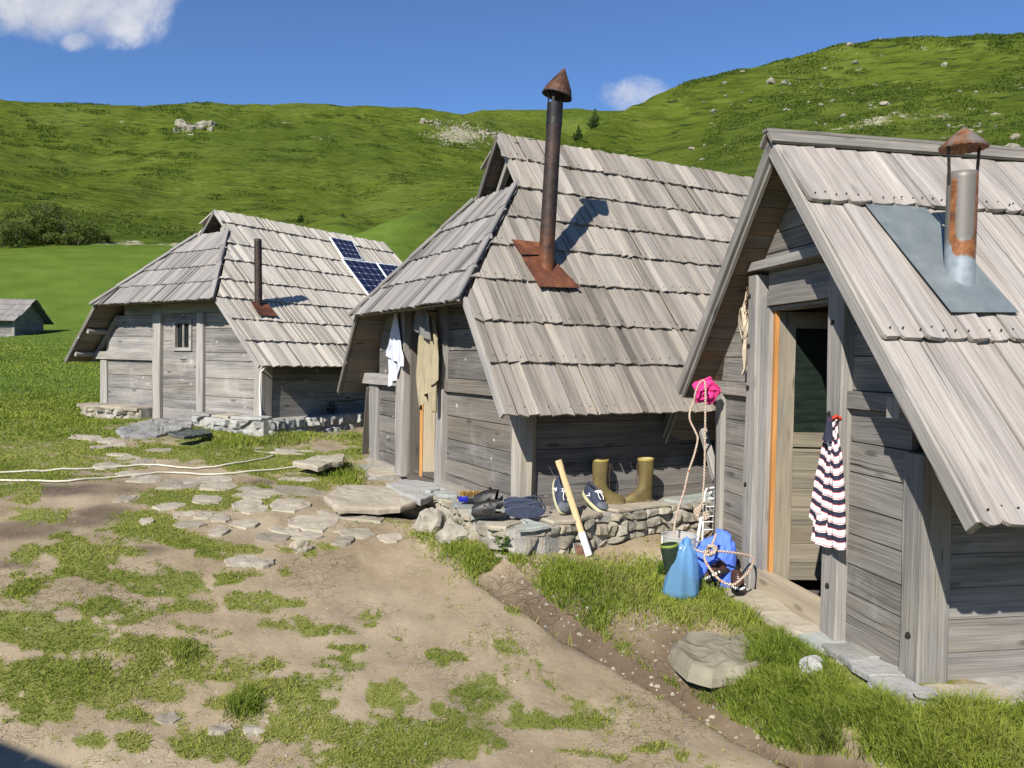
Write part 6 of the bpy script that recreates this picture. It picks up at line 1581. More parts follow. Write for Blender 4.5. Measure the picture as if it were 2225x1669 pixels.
    m = MB(); P = S3([(1524, 1124), (1511, 1196)], 5.27, 5.2); m.tube(P, .0095, 8); c0 = P[0]; m.v = [tuple(Vector(v)-c0) for v in m.v]; o = m.build('stick', MAT['white_paint']); o.location = c0; tag(o, 'thin white stick standing behind the plastic bucket', 'stick')
    # white wire rack squeezed between the huts
    m = MB(); P = lambda px, py, d=5.62: Vector(sight(px, py)*d)
    m.tube(smooth_pts([P(1526, 1180), P(1529, 1100), P(1533, 1068), P(1545, 1060), P(1600, 1060), P(1640, 1062)]), .006, 6); m.tube([P(1540, 1072, 5.8), P(1548, 1068, 5.8), P(1640, 1068, 5.8)], .005, 6)
    for y in (1083, 1101, 1122, 1134, 1151): m.tube([P(1530, y), P(1640, y-2)], .0032, 6)
    m.tube([P(1553, 1062), P(1552, 1215)], .0045, 6)
    c0 = Vector(m.v[0]); m.v = [tuple(Vector(v)-c0) for v in m.v]; o = m.build('wire_rack', MAT['white_wire']); o.location = c0; tag(o, 'white wire drying rack half hidden behind the right hut corner', 'drying rack')
    # bucket
    g = on_ground(1475, 1226); r = empty('bucket', g, 0); tag(r, 'cloudy translucent plastic bucket on the soil between the huts', 'bucket')
    m = MB(); n = 28; rg = lambda rr, z: [(rr*math.cos(2*math.pi*k/n), rr*math.sin(2*math.pi*k/n), z) for k in range(n)]
    m.grid([rg(.09, 0), rg(.113, .19)], (.5, 0, .5), True); m.face(rg(.09, .002)[::-1]); m.build('bucket_wall', MAT['bucket_plastic'], r, smooth=True)
    m = MB(); m.tube([(.114*math.cos(t), .114*math.sin(t), .19) for t in [2*math.pi*k/28 for k in range(29)]], .005, 6, cap=False); m.build('bucket_rim', MAT['bucket_plastic'], r, smooth=True)
    m = MB(); m.tube([(-.113, 0, .185), (-.122, -.05, .10), (-.12, -.02, .04), (-.10, .02, .03)], .003, 5); m.build('bucket_handle', MAT['white_wire'], r)
    # blue plastic bag with dark boots in it
    g = on_ground(1477, 1296); r = empty('plastic_bag', g); tag(r, 'blue translucent plastic bag in the grass with dark boots sticking out', 'bag')
    m = MB(); rows = []
    for i in range(22):
        f = i/21; z = .34*f; hw = np.interp(f, [0, .08, .3, .6, .85, 1], [.075, .105, .10, .085, .058, .02]); cx = .035*f
        rows.append([(cx+hw*math.cos(t)*(1+.16*rough((math.cos(t)*1.5, math.sin(t)*1.5, f*1.6), 1.3, 1, 2)+.10*(1-2*abs(rough((math.cos(t)*3, math.sin(t)*3, f*1.2), 1.2, 1, 7)))+.05*math.sin(13*t+f*4)*f), hw*.62*math.sin(t)*(1+.12*math.sin(7*t+1+f*2)), z-.01+.02*math.sin(3*t)*(f > .9)) for t in [2*math.pi*k/44 for k in range(44)]])
    m.grid(rows, (.5, 0, .5), True); m.face(rows[0][::-1]); m.build('bag_body', MAT['bag_plastic'], r, smooth=True)
    m = MB(); tp = Vector((.035, 0, .32))
    cloth(m, [[tp+Vector((.03*q, .01*math.sin(q*7), .05*f*(1-.4*abs(q)))) for q in (-1, -.5, 0, .5, 1)] for f in (0, .5, 1)], .002); m.build('bag_knot', MAT['bag_plastic'], r)
    for dx, an, lb in ((-.025, -.16, 'dark green boot shaft sticking out of the blue bag, left one'),):
        bt = rubber_boot(g+Vector((dx, .02, .02)), 1.2, lb, 0, ('wellington_green', 'rubber_rim_green', 'wellington_green', 'lining_dark'), .92, 0); bt['group'] = 'dark boots in the blue bag'; bt.rotation_euler = (0, an, .2)
    # blue sack with black bundle, rope coil over it, brown shoes
    g = on_ground(1556, 1282); c = Vector((g.x-.01, g.y+.15, g.z+.01)); r = empty('jacket', c); tag(r, 'crumpled bright blue jacket heaped against the right hut corner', 'jacket')
    m = MB(); rows = []
    for i in range(34):
        f = i/33; ph = f*math.pi*.5; row = []
        for j in range(60):
            t = 2*math.pi*j/60; dr = Vector((math.cos(t), math.sin(t)*.7, 0)); q = Vector((dr.x*math.cos(ph), dr.y*math.cos(ph), math.sin(ph)))
            ri = lambda n_: 1-abs(n_)*2
            fold = .12*rough(q, 2.2, 1, 3)+.10*ri(rough((q.x*1.1, q.y, q.z*.5), 3.8, 1, 9))+.04*ri(rough((q.x, q.y, q.z), 8, 1, 5))
            rr = 1+fold; tall = .30+.06*math.cos(t-.4)
            row.append((dr.x*max(0, math.cos(ph))**.7*.155*rr+.05*f, dr.y*max(0, math.cos(ph))**.7*.15*rr+.03*f, tall*math.sin(ph)*rr-.03))
        rows.append(row)
    m.grid(rows, (.5, 0, .5), True); m.build('jacket_body', MAT['sack_blue'], r, smooth=True)
    m = MB(); rows = [[Vector((-.155+.095*q-.012*math.sin(i*.9+q*3), -.115-.012*math.sin(q*8+i*.6)-.01*i/8, .15-.018*i)) for q in [k/10 for k in range(11)]] for i in range(10)]
    cloth(m, rows, .012); m.build('jacket_sleeve', MAT['sack_blue'], r, smooth=True)
    m = MB(); rock_mesh(m, (-.03, -.095, .0), .085, .05, .06, 4.4, 3, .2); m.build('jacket_lining', MAT['jacket_black'], r, smooth=True)
    # rope coil: over the jacket and down to the shoes
    top = lambda px, py, d: Vector(sight(px, py)*d)
    m = MB(); P = [top(1505, 1190, 4.95), top(1522, 1199, 4.90), top(1540, 1200, 4.86), top(1565, 1198, 4.84), top(1600, 1202, 4.86), top(1632, 1209, 4.90), top(1636, 1222, 4.82), top(1626, 1243, 4.74), top(1606, 1262, 4.68), top(1590, 1271, 4.66), top(1566, 1262, 4.68), top(1546, 1240, 4.74), top(1533, 1220, 4.80), top(1531, 1206, 4.84), top(1543, 1192, 4.86), top(1552, 1172, 4.9), top(1556, 1160, 4.93)]
    m.tube(smooth_pts(P), .008, 8); m.tube(smooth_pts([top(1536, 1195, 4.86), top(1541, 1186, 4.83), top(1552, 1192, 4.82), top(1549, 1204, 4.83), top(1538, 1206, 4.84), top(1533, 1196, 4.87)]), .0098, 8); m.tube(smooth_pts([top(1542, 1206, 4.83), top(1552, 1200, 4.81), top(1556, 1190, 4.84), top(1546, 1184, 4.87)]), .0098, 8)
    c0 = Vector(m.v[0]); m.v = [tuple(Vector(v)-c0) for v in m.v]; o = m.build('rope', MAT['rope'], None, smooth=True); o.location = c0; tag(o, 'knotted speckled rope looped over the blue jacket', 'rope', 'speckled white ropes')
    for px, py, z, rt, lb in ((1606, 1280, -1.385, (0, 0, rad(-100)), 'brown walking shoe standing on the step slab, toe to the front'), (1578, 1268, -1.38, (rad(30), rad(14), rad(-150)), 'brown walking shoe tipped over under the rope')):
        p = Vector(at_z(px, py, z)); r = empty('walking_shoe', p+Vector((.0, .06, .004 if px > 1600 else .045))); r.rotation_euler = rt; tag(r, lb, 'shoe', 'brown walking shoes')
        m = MB(); ring_body(m, [(.02, -.055, .150, .040, .2), (.04, -.056, .146, .040, .2), (.055, -.055, .125, .038), (.068, -.054, .095, .036), (.085, -.055, .05, .033), (.088, -.05, .042, .029), (.07, -.043, .038, .024)], 22, 2.4); m.build('shoe_upper', MAT['shoe_brown'], r, smooth=True)
        m = MB(); ring_body(m, [(0, -.058, .152, .043, .2), (.016, -.06, .157, .044, .2), (.024, -.058, .154, .042, .2)], 24, 2.5); m.build('shoe_sole', MAT['leather_black'], r)
        m = MB()
        for k in range(13):
            t = -1.5+3.0*k/12; x, y = .05+.105*math.cos(t), .0435*math.sin(t)*1.0; m.board((x-.003, y-.003, .018), (.009, 0, 0), (0, .006, 0), (0, 0, .013))
        for k in range(3): m.tube([(.05+.018*k, -.022, .075-.006*k), (.052+.018*k, 0, .083-.006*k), (.05+.018*k, .022, .075-.006*k)], .0025, 5)
        m.build('shoe_stitching', MAT['lace_white'], r)
    # harness straps on the wall of the right hut
    r = empty('harness_straps', hC.O, hC.yaw); tag(r, 'coiled pale leather straps hanging on the wall left of the door post', 'straps')
    def strap(pts, wdt, mat, nm):
        m = MB(); pts = smooth_pts([Vector(p) for p in pts], 6); rows = []
        for i, p in enumerate(pts):
            d = (pts[min(i+1, len(pts)-1)]-pts[max(i-1, 0)]).normalized(); s_ = Vector((1, 0, 0)); n_ = d.cross(s_).normalized(); e = (s_*.8+n_*.6).normalized()*wdt/2
            rows.append([p-e, p+e, p+e+d.cross(e).normalized()*.004, p-e+d.cross(e).normalized()*.004])
        m.grid(rows, (.5, 0, .5), True); return m.build(nm, MAT[mat], r)
    lp = lambda cu, cw, ru, rw, a0, a1, n, dv=0: [(-.035-dv-.01*math.sin(t*2), cu+ru*math.cos(t), cw+rw*math.sin(t)) for t in [a0+(a1-a0)*i/n for i in range(n+1)]]
    strap([(-.03, 1.70, 1.86)]+lp(1.735, 1.66, .055, .10, 1.4, 7.6, 12)+[(-.04, 1.71, 1.70)], .022, 'strap_leather', 'strap_loop')
    strap([(-.035, 1.70, 1.88)]+lp(1.715, 1.69, .035, .08, 1.8, 7.6, 10, .015)+[(-.045, 1.70, 1.62)], .018, 'strap_leather', 'strap_loop')
    strap([(-.03, 1.71, 1.58), (-.045, 1.702, 1.48), (-.035, 1.698, 1.38), (-.05, 1.692, 1.34), (-.06, 1.68, 1.335), (-.05, 1.67, 1.37), (-.04, 1.678, 1.46), (-.035, 1.685, 1.56)], .024, 'strap_leather', 'strap_end')
    m = MB()
    for k in range(12): w_ = 1.94-.022*k; m.tube([(-.045+.006*math.cos(t), 1.685+.012*math.cos(k)+.010*math.cos(t)*(k % 2), w_+.014*math.sin(t)) for t in [q*math.pi/5 for q in range(11)]], .0028, 5, cap=False)
    m.build('chain', MAT['axe_rust'], r)
    # hoses lying across the yard
    for L, lb in ((((-60, 1034), (0, 1030), (90, 1027), (180, 1022), (260, 1017), (330, 1013), (400, 1019), (450, 1018), (500, 1011), (550, 1003), (596, 992)), 'pale hose lying across the yard, the farther of the two'), (((-60, 1046), (0, 1047), (90, 1048), (160, 1047), (230, 1042), (310, 1034), (370, 1030), (440, 1034), (510, 1031), (590, 1024), (640, 1018), (674, 1016)), 'pale hose lying across the yard, the nearer of the two')):
        P = smooth_pts([on_ground(*p) for p in L], 6); P = [Vector((p.x, p.y, gz(p.x, p.y)+.013)) for p in P]; c0 = P[0]
        m = MB(); m.tube([p-c0 for p in P], .0085, 8); o = m.build('hose', MAT['hose_plastic'], None, smooth=True); o.location = c0; tag(o, lb, 'hose', 'pale hoses across the yard')
    # bent wire left on the ledge of the right hut
    m = MB(); P = [Vector(at_z(px, py, -1.405)) for px, py in ((1985, 1508), (1992, 1516), (2015, 1521), (2034, 1518), (2038, 1512))]; m.tube([p-P[0] for p in smooth_pts(P)], .0035, 6); o = m.build('bent_wire', MAT['iron']); o.location = P[0]; tag(o, 'short bent grey wire lying on the cement ledge of the right hut', 'wire')

# ---------------------------------------------------------------- vegetation
NPR = np.random.RandomState(5)
def mesh_np(name, co, faces_n, loops, mat, col=None):
    """co (n,3); faces_n list of vertex counts; loops flat indices; col per vertex"""
    me = bpy.data.meshes.new(name); me.vertices.add(len(co)); me.vertices.foreach_set('co', co.astype(np.float32).ravel())
    me.loops.add(len(loops)); me.polygons.add(len(faces_n)); fn = np.asarray(faces_n, np.int32)
    me.loops.foreach_set('vertex_index', loops.astype(np.int32)); st_ = np.concatenate([[0], np.cumsum(fn)[:-1]]).astype(np.int32)
    me.polygons.foreach_set('loop_start', st_); me.polygons.foreach_set('loop_total', fn)
    if col is not None:
        at = me.color_attributes.new('rnd', 'FLOAT_COLOR', 'POINT'); c4 = np.ones((len(co), 4), np.float32); c4[:, :3] = col; at.data.foreach_set('color', c4.ravel())
    me.update(calc_edges=True); me.materials.append(MAT[mat]); o = bpy.data.objects.new(name, me); C.objects.link(o); return o
def blades(name, x, y, hgt, wid, lean, mat, label, cat, c1, c2):
    n = len(x); z = np.zeros(n)
    z = terrain(x, y)
    a = NPR.uniform(0, 2*np.pi, n); dx, dy = np.cos(a), np.sin(a); la = NPR.uniform(0, 2*np.pi, n)
    lx, ly = np.cos(la)*lean*hgt, np.sin(la)*lean*hgt
    b = np.stack([x, y, z-.006], -1); w3 = np.stack([dx, dy, 0*dx], -1)*(wid/2)[:, None]
    mid = b+np.stack([lx*.35, ly*.35, hgt*.55], -1); tip = b+np.stack([lx, ly, hgt*(1-.35*np.minimum(lean, 1.5))], -1)
    co = np.stack([b-w3, b+w3, mid+w3*.75, mid-w3*.75, tip], 1).reshape(-1, 3); i = np.arange(n)[:, None]*5
    lp = np.concatenate([i+np.array([[0, 1, 2, 3]]), i+np.array([[3, 2, 4]])], 1).ravel(); fn = np.tile([4, 3], n)
    col = np.repeat(np.stack([c1, c2, 0*c1], -1), 5, 0)
    return tag(mesh_np(name, co, fn, lp, mat, col), label, cat, kind='stuff')
def keep_out(x, y, hs):
    k = np.ones(len(x), bool)
    for h in hs:
        dx, dy = x-h.O.x, y-h.O.y; u = dx*h.U.x+dy*h.U.y; v = dx*h.V.x+dy*h.V.y
        m = .30 if h.key == 'B' else .24 if h.key == 'C' else .22
        k &= ~((u > -m) & (u < h.W+.12) & (v > -.25) & (v < h.L))
    return k
def build_grass(hs, stones):
    def polar(n, r0, r1, a=.70, pw=1.0):
        r = np.exp(NPR.uniform(math.log(r0), math.log(r1), n)) if pw == 1 else (NPR.uniform(r0**pw, r1**pw, n))**(1/pw); az = NPR.uniform(-a, a, n); return np.sin(az)*r, np.cos(az)*r, r
    def on_stone(x, y):
        k = np.ones(len(x), bool)
        for sx, sy, sr in stones: k &= (x-sx)**2+(y-sy)**2 > sr*sr*NPR.uniform(.4, 1.0, len(x))
        return k
    # short trodden turf
    x, y, r = polar(900000, 2.3, 15, .72, .75); m = turf_mask(x, y); k = (NPR.rand(len(x)) < m**1.2*.85) & keep_out(x, y, hs); x, y, r, m = x[k], y[k], r[k], m[k]
    k = on_stone(x, y); x, y, r, m = x[k], y[k], r[k], m[k]
    tall = fbm(x*1.7+9, y*1.7, 3); h = (.008+.019*tall*m)*NPR.uniform(.5, 1.5, len(x))*(1+.05*r); w_ = (.0022+.00055*r)*NPR.uniform(.7, 1.3, len(x))
    yel = fbm(x*2.5+3, y*2.5, 3)
    blades('turf', x, y, h, w_, NPR.uniform(.4, 1.5, len(x)), 'blade', 'short trodden turf growing in patches over the bare soil of the yard', 'turf', np.clip(yel*1.5-.25+NPR.normal(0, .22, len(x)), 0, 1), np.clip(NPR.normal(.10, .30, len(x)), 0, .9)*sstep(.3, .65, yel))
    # tufts and banks of long grass: (px, py, radius in px, height m, blades)
    P = []
    spots = [(400, 1417, 30, .05, 500), (1060//2.011, 1536, 34, .075, 900), (525, 1537, 26, .08, 700), (60, 1268, 40, .04, 700), (30, 1290, 30, .04, 500),
             (1190, 1285, 60, .09, 1800), (1250, 1300, 70, .09, 2200), (1330, 1262, 70, .07, 1500), (1400, 1252, 60, .07, 1200), (1230, 1258, 55, .07, 1000), (1300, 1330, 30, .06, 500), (1180, 1310, 40, .07, 900),
             (1450, 1305, 70, .08, 1800), (1540, 1312, 70, .10, 1800), (1590, 1330, 50, .10, 1100), (1480, 1330, 50, .06, 900), (1350, 1290, 60, .07, 1200),
             (1680, 1385, 55, .13, 1800), (1720, 1415, 50, .13, 1500), (1650, 1440, 55, .10, 1500), (1600, 1450, 40, .09, 1000), (1740, 1470, 60, .12, 1500), (1820, 1455, 60, .15, 2000), (1845, 1500, 60, .12, 2000),
             (1700, 1510, 80, .11, 2400), (1640, 1520, 60, .11, 1700), (1600, 1500, 40, .09, 900), (1780, 1540, 90, .12, 2600), (1720, 1580, 80, .12, 2300), (1890, 1565, 80, .11, 2600), (1850, 1600, 60, .09, 2000), (1880, 1632, 50, .08, 1600), (1930, 1640, 50, .08, 1500), (1800, 1570, 50, .09, 1500), (1980, 1610, 90, .085, 3000), (2060, 1600, 80, .09, 2400),
             (2150, 1610, 80, .085, 2400), (2220, 1630, 80, .09, 2400), (2100, 1650, 90, .10, 2600), (1900, 1640, 80, .13, 2300), (2000, 1660, 90, .13, 2500), (1800, 1660, 60, .12, 1500), (2240, 1575, 40, .06, 700), (1935, 1540, 40, .09, 900), (2300, 1600, 80, .10, 1500),
             (1790, 1340, 18, .07, 260), (1780, 1352, 16, .06, 200),
             (1350, 1420, 22, .05, 300), (1390, 1465, 22, .05, 300), (1450, 1500, 22, .05, 280), (1520, 1540, 26, .05, 350), (1610, 1590, 40, .06, 700), (1680, 1625, 40, .06, 700), (1740, 1655, 30, .06, 500),
             (990, 1190, 45, .06, 900), (1040, 1225, 40, .07, 900), (1075, 1225, 40, .09, 900), (1110, 1215, 30, .09, 600), (930, 1160, 40, .05, 700), (1130, 1310, 25, .06, 400), (1075, 1260, 30, .06, 500), (1170, 1330, 30, .05, 350),
             (500, 950, 50, .06, 1000), (560, 960, 60, .085, 1700), (620, 958, 50, .085, 1400), (670, 945, 50, .065, 1000), (720, 932, 40, .06, 700), (460, 950, 30, .08, 600), (230, 905, 50, .06, 900), (300, 915, 30, .05, 500), (185, 905, 30, .05, 500),
             (740, 1030, 35, .13, 1200), (720, 1015, 30, .11, 900), (765, 1050, 25, .10, 700), (690, 1040, 40, .05, 600), (770, 985, 20, .08, 350), (750, 955, 40, .06, 700), (520, 990, 60, .04, 700), (420, 950, 40, .04, 500), (620, 1050, 60, .035, 500)]
    X, Y, H, Wd, Y2 = [], [], [], [], []
    for px, py, rp, hh, n in spots:
        g = on_ground(px, min(py, 1690)); k = g.y/FPX; rx = rp*k*1.1; ry = rx*1.15; n = int(n*1.25); hh *= (.78 if g.y > 4.2 or px < 1500 else .95)
        gx_ = g.x+NPR.normal(0, rx*.55, n); gy_ = g.y+NPR.normal(0, ry*.55, n); X.append(gx_); Y.append(gy_); cl = fbm(gx_*8, gy_*8, 2)
        H.append(hh*NPR.uniform(.35, 1.35, n)*(.25+1.5*cl)); Wd.append((.0022+.0006*g.y)*NPR.uniform(.7, 1.4, n)); Y2.append(np.clip(NPR.normal(.52, .27, n)+(.15 if hh < .09 else 0), 0, 1))
    X, Y, H, Wd, Y2 = map(np.concatenate, (X, Y, H, Wd, Y2)); k = keep_out(X, Y, hs)
    q, s_, al = ditch_dist(X, Y); k &= (q > np.where(s_ > 0, .13, .11)) | (al < .15); k &= on_stone(X, Y); k &= fbm(X*3.3+8, Y*3.3, 3) > NPR.uniform(.18, .42, len(X)); X, Y, H, Wd, Y2 = X[k], Y[k], H[k], Wd[k], Y2[k]; n = len(X); pt_ = fbm(X*2.2+31, Y*2.2, 3); Y2 = np.clip(Y2+(pt_-.5)*1.5, 0, 1); H *= .62+.55*fbm(X*1.9+60, Y*1.9, 2); dead = NPR.rand(n) < np.clip(.06+(fbm(X*3+11, Y*3+5, 3)-.45)*1.6, .04, .6)
    blades('long_grass', X, Y, H, Wd, NPR.uniform(.15, 1.1, n), 'long_blade', 'long tufted grass along the ditch, the ledges and the hut walls', 'grass', Y2, np.where(dead, NPR.uniform(.35, .95, n), 0))
    # meadow behind
    x, y, r = polar(260000, 9.5, 62, .72, 1.0); m = turf_mask(x, y)*sstep(62, 32, r); k = (NPR.rand(len(x)) < m) & keep_out(x, y, hs); x, y, r = x[k], y[k], r[k]
    t2 = fbm(x*.5, y*.5, 3); h = (.022+.035*t2)*NPR.uniform(.6, 1.4, len(x))*(1+.012*r); w_ = (.0040+.0008*r)*NPR.uniform(.7, 1.3, len(x))
    blades('meadow_grass', x, y, h, w_, NPR.uniform(.3, 1.2, len(x)), 'long_blade', 'close green meadow turf rising behind the huts', 'grass', np.clip(t2*1.1-.1+NPR.normal(0, .2, len(x)), 0, 1), np.clip(NPR.normal(-.15, .25, len(x)), 0, .7))

def weed(px, py, hh, n, label):
    g = on_ground(px, py); r = empty('weed', g); tag(r, label, 'weed', 'leafy weeds along the stone ledges')
    st_ = MB(); lf = MB()
    for i in range(n):
        a = RND.uniform(0, 6.28); sp = RND.uniform(.1, .45); h_ = hh*RND.uniform(.55, 1.0); pts = [Vector((math.cos(a)*sp*hh*f**1.4, math.sin(a)*sp*hh*f**1.4, h_*f)) for f in (0, .35, .7, 1)]
        st_.tube(pts, [.003, .0025, .002, .001], 5)
        for k in range(11):
            f = .15+.85*k/10; p = pts[0].lerp(pts[-1], f); b = RND.uniform(0, 6.28); ln = hh*RND.uniform(.14, .26)*(1.1-.5*f); d = Vector((math.cos(b), math.sin(b), RND.uniform(-.25, .6))).normalized(); sd = d.cross(Vector((0, 0, 1))).normalized()*ln*.30
            md = p+d*ln*.5+Vector((0, 0, ln*.08)); c = (RND.random(), RND.random()*.5, 0)
            lf.face([p, md-sd, p+d*ln, md], None, c); lf.face([p, md, p+d*ln, md+sd], None, c)
    st_.build('stem', MAT['weed_leaf'], r); lf.build('leaves', MAT['weed_leaf'], r)
def leafy(name, label, cat, group, x, y, hh, wd, nleaf, leaf, mat, stems=5, clumps=14, conic=False, zoff=0):
    """bush or small tree: trunk and limbs, crown of many leaf faces in uneven clumps with gaps"""
    z = gz(x, y); r = empty(name, (x, y, z+zoff)); tag(r, label, cat, group)
    tr = MB(); cl = []
    if conic:
        tr.tube([(0, 0, -.2), (.02*hh, 0, hh*.5), (0, 0, hh*.96)], [.045*hh*.6, .025*hh*.6, .004], 7)
        for i in range(clumps):
            f = (i+.5)/clumps; a = i*2.4; rr = wd/2*(1-f)**.85*RND.uniform(.6, 1.15); c = Vector((math.cos(a)*rr*.6, math.sin(a)*rr*.6, hh*(.08+.9*f))); cl.append((c, max(.05*hh, rr*.62), .055*hh)); tr.tube([(0, 0, c.z), c], [.01*hh, .003*hh], 4)
    else:
        for i in range(stems):
            a = RND.uniform(0, 6.28); e = Vector((math.cos(a)*wd*.32*RND.random(), math.sin(a)*wd*.32*RND.random(), hh*RND.uniform(.5, .85))); b = Vector((math.cos(a)*wd*.08, math.sin(a)*wd*.08, -.1)); mid = b.lerp(e, .5)+Vector((RND.gauss(0, .05*wd), RND.gauss(0, .05*wd), 0)); tr.tube([b, mid, e], [.028*hh*.5, .018*hh*.5, .006*hh*.5], 6)
            for q in range(3):
                e2 = e+Vector((RND.gauss(0, .18*wd), RND.gauss(0, .18*wd), RND.uniform(-.1, .2)*hh)); tr.tube([mid.lerp(e, RND.random()), e2], [.008*hh*.5, .003*hh*.5], 4)
        for i in range(clumps):
            a = RND.uniform(0, 6.28); q = math.sqrt(RND.random()); f = RND.uniform(.04, .92); cl.append((Vector((math.cos(a)*wd*.5*q*(1-.5*max(0, f-.5)), math.sin(a)*wd*.5*q*(1-.5*max(0, f-.5)), hh*f*(1-.25*q*q))), wd*RND.uniform(.10, .20), hh*RND.uniform(.07, .14)))
    tr.build('trunk', MAT['dark_wood'], r)
    tot = sum(c[1]**2 for c in cl); co, cc = [], []
    for c, rr, rz_ in cl:
        n = max(6, int(nleaf*rr*rr/tot)); p = NPR.normal(0, 1, (n, 3)); p /= np.linalg.norm(p, axis=1)[:, None]; p *= (NPR.rand(n)**.45)[:, None]; p *= np.array([rr, rr, rz_*1.4]); p += np.array(c)
        d = NPR.normal(0, 1, (n, 3)); d /= np.linalg.norm(d, axis=1)[:, None]; e = np.cross(d, NPR.normal(0, 1, (n, 3))); e /= np.linalg.norm(e, axis=1)[:, None]; s_ = leaf*NPR.uniform(.6, 1.4, n)[:, None]
        co.append(np.stack([p, p+d*s_*.5+e*s_*.32, p+d*s_, p+d*s_*.5-e*s_*.32], 1).reshape(-1, 3)); tone = RND.random(); cc.append(np.repeat(np.stack([np.clip(tone+NPR.normal(0, .2, n), 0, 1), np.clip(NPR.normal(0, .25, n), 0, 1), 0*d[:, 0]], -1), 4, 0))
    co = np.concatenate(co); cc = np.concatenate(cc); n = len(co)//4
    o = mesh_np('crown', co, np.full(n, 4), np.arange(n*4), mat, cc); o.parent = r
    return r
def place(px, r):
    s = sight(px, 700); az = math.atan2(s[0], 1); return math.sin(az)*r, math.cos(az)*r
def build_plants():
    weed(1092, 1205, .20, 9, 'tall leafy weed growing at the foot of the middle hut ledge'); weed(992, 1160, .13, 6, 'small leafy weed in the corner of the stone ledge'); weed(1272, 1207, .06, 4, 'tiny weed below the axe handle'); weed(1432, 1250, .13, 7, 'leafy weed beside the bucket and blue bag'); weed(1556, 1150, .08, 4, 'tiny weed behind the white wire rack')
    weed(1618, 1215, .13, 6, 'leafy weed behind the blue jacket'); weed(1045, 1182, .06, 4, 'small pale weed on the soil under the ledge')
    for px, r, hh, wd, lb in ((10, 100, 3.0, 6.4, 'dark round bush at the meadow edge, cut by the left of the picture'), (62, 104, 3.6, 6.0, 'dark olive bush leaning on the tallest bush at the meadow edge'), (100, 103, 5.2, 5.4, 'tallest bush with a pointed top at the meadow edge'), (158, 101, 3.3, 5.8, 'rounded lighter bush at the right end of the meadow bushes'), (200, 108, 2.2, 3.6, 'low bush trailing from the row of meadow bushes')):
        x, y = place(px, r); leafy('bush', lb, 'bush', 'bushes at the meadow edge', x, y, hh, wd, 5200, .20, 'bush_leaf', 9, 34)
    for px, r, hh, wd, lb in ((1284, 132, 3.5, 2.9, 'small dark conifer on the ridge behind the middle hut chimney'), (1249, 126, 2.5, 1.7, 'smaller conifer below the ridge, close behind the middle hut roof'), (1240, 500, 6, 4, 'far dark pine on the distant slope'), (652, 165, 2.3, 1.8, 'lone small spruce above the left hut roof'), (742, 120, 1.8, 2.2, 'small dark spruce at the foot of the right hillside')):
        x, y = place(px, r); leafy('conifer', lb, 'tree', 'small conifers on the slopes', x, y, hh, wd, 3600, .13 if r < 200 else .4, 'conifer', 1, 22, True)
    # low juniper scrub on the hills: uncountable
    co, cc = [], []
    def clump(x, y, R_, hgt, n, leaf):
        a = NPR.uniform(0, 6.28, n); q = np.sqrt(NPR.rand(n))*R_; px_, py_ = x+np.cos(a)*q*1.6, y+np.sin(a)*q; f = 1-(q/R_)**2; pz = terrain(px_, py_)+hgt*f*NPR.rand(n)**.6
        d = NPR.normal(0, 1, (n, 3)); d[:, 2] = np.abs(d[:, 2])+.3; d /= np.linalg.norm(d, axis=1)[:, None]; e = np.cross(d, NPR.normal(0, 1, (n, 3))); e /= np.linalg.norm(e, axis=1)[:, None]; s_ = leaf*NPR.uniform(.6, 1.4, n)[:, None]; p = np.stack([px_, py_, pz], -1)
        return np.stack([p-e*s_*.4, p+e*s_*.4, p+d*s_*1.3], 1).reshape(-1, 3), np.repeat(np.stack([NPR.rand(n), NPR.rand(n)*.3, 0*q], -1), 3, 0)
    xs, ys, Rs, Hs, Ns, Ls = [], [], [], [], [], []
    for px, r, R_, hh in [(380, 118, 5, .9), (440, 121, 4, .8), (320, 122, 5, .8), (270, 128, 4.5, .8), (480, 126, 4, .7), (230, 140, 4, .8), (30, 150, 5, 1.0), (-20, 150, 4, 1), (350, 132, 4, .6), (410, 138, 4, .6),
                            (560, 135, 5, .9), (600, 132, 6, 1.0), (650, 136, 6, 1.0), (700, 130, 5, .9), (590, 150, 5, .7), (680, 150, 5, .7), (530, 150, 4, .7), (740, 140, 4, .8)]:
        xs.append((px, r, R_, hh))
    for i in range(620):
        px = RND.uniform(1180, 2260); top = np.interp(px, [1180, 1370, 1560, 1800, 2260], [110, 140, 157, 168, 180]); r = top*RND.uniform(.45, 1.0)
        if fbm(np.array([px/160.]), np.array([r/22.]), 3)[0] < .50: continue
        xs.append((px, r, RND.uniform(.6, 2.8), RND.uniform(.2, .5)))
    for i in range(170):
        px = 1150+i*6.6; top = np.interp(px, [1180, 1250, 1370, 1450, 1560, 1680, 1800, 2260], [115, 126, 146, 155, 160, 165, 170, 180])
        if fbm(np.array([px/60.]), np.array([3.]), 2)[0] > .46: xs.append((px, top*RND.uniform(.96, 1.0), RND.uniform(.5, 1.5), RND.uniform(.12, .3)))
    for i in range(420):
        px = RND.uniform(-60, 1150); r = RND.uniform(140, 415)
        if fbm(np.array([px/120.]), np.array([r/25.]), 3)[0] < .44: continue
        xs.append((px, r, RND.uniform(.7, 2.2)*(1+r/400), RND.uniform(.15, .32)))
    for px, r, R_, hh in xs:
        x, y = place(px, r); a, b = clump(x, y, R_, hh, int(40+70*R_*min(1, 150/r)), .05+.0012*r); co.append(a); cc.append(b)
    co = np.concatenate(co); cc = np.concatenate(cc); n = len(co)//3
    tag(mesh_np('juniper_scrub', co, np.full(n, 3), np.arange(n*3), 'juniper', cc), 'low dark juniper scrub spread over the hillsides', 'scrub', kind='stuff')
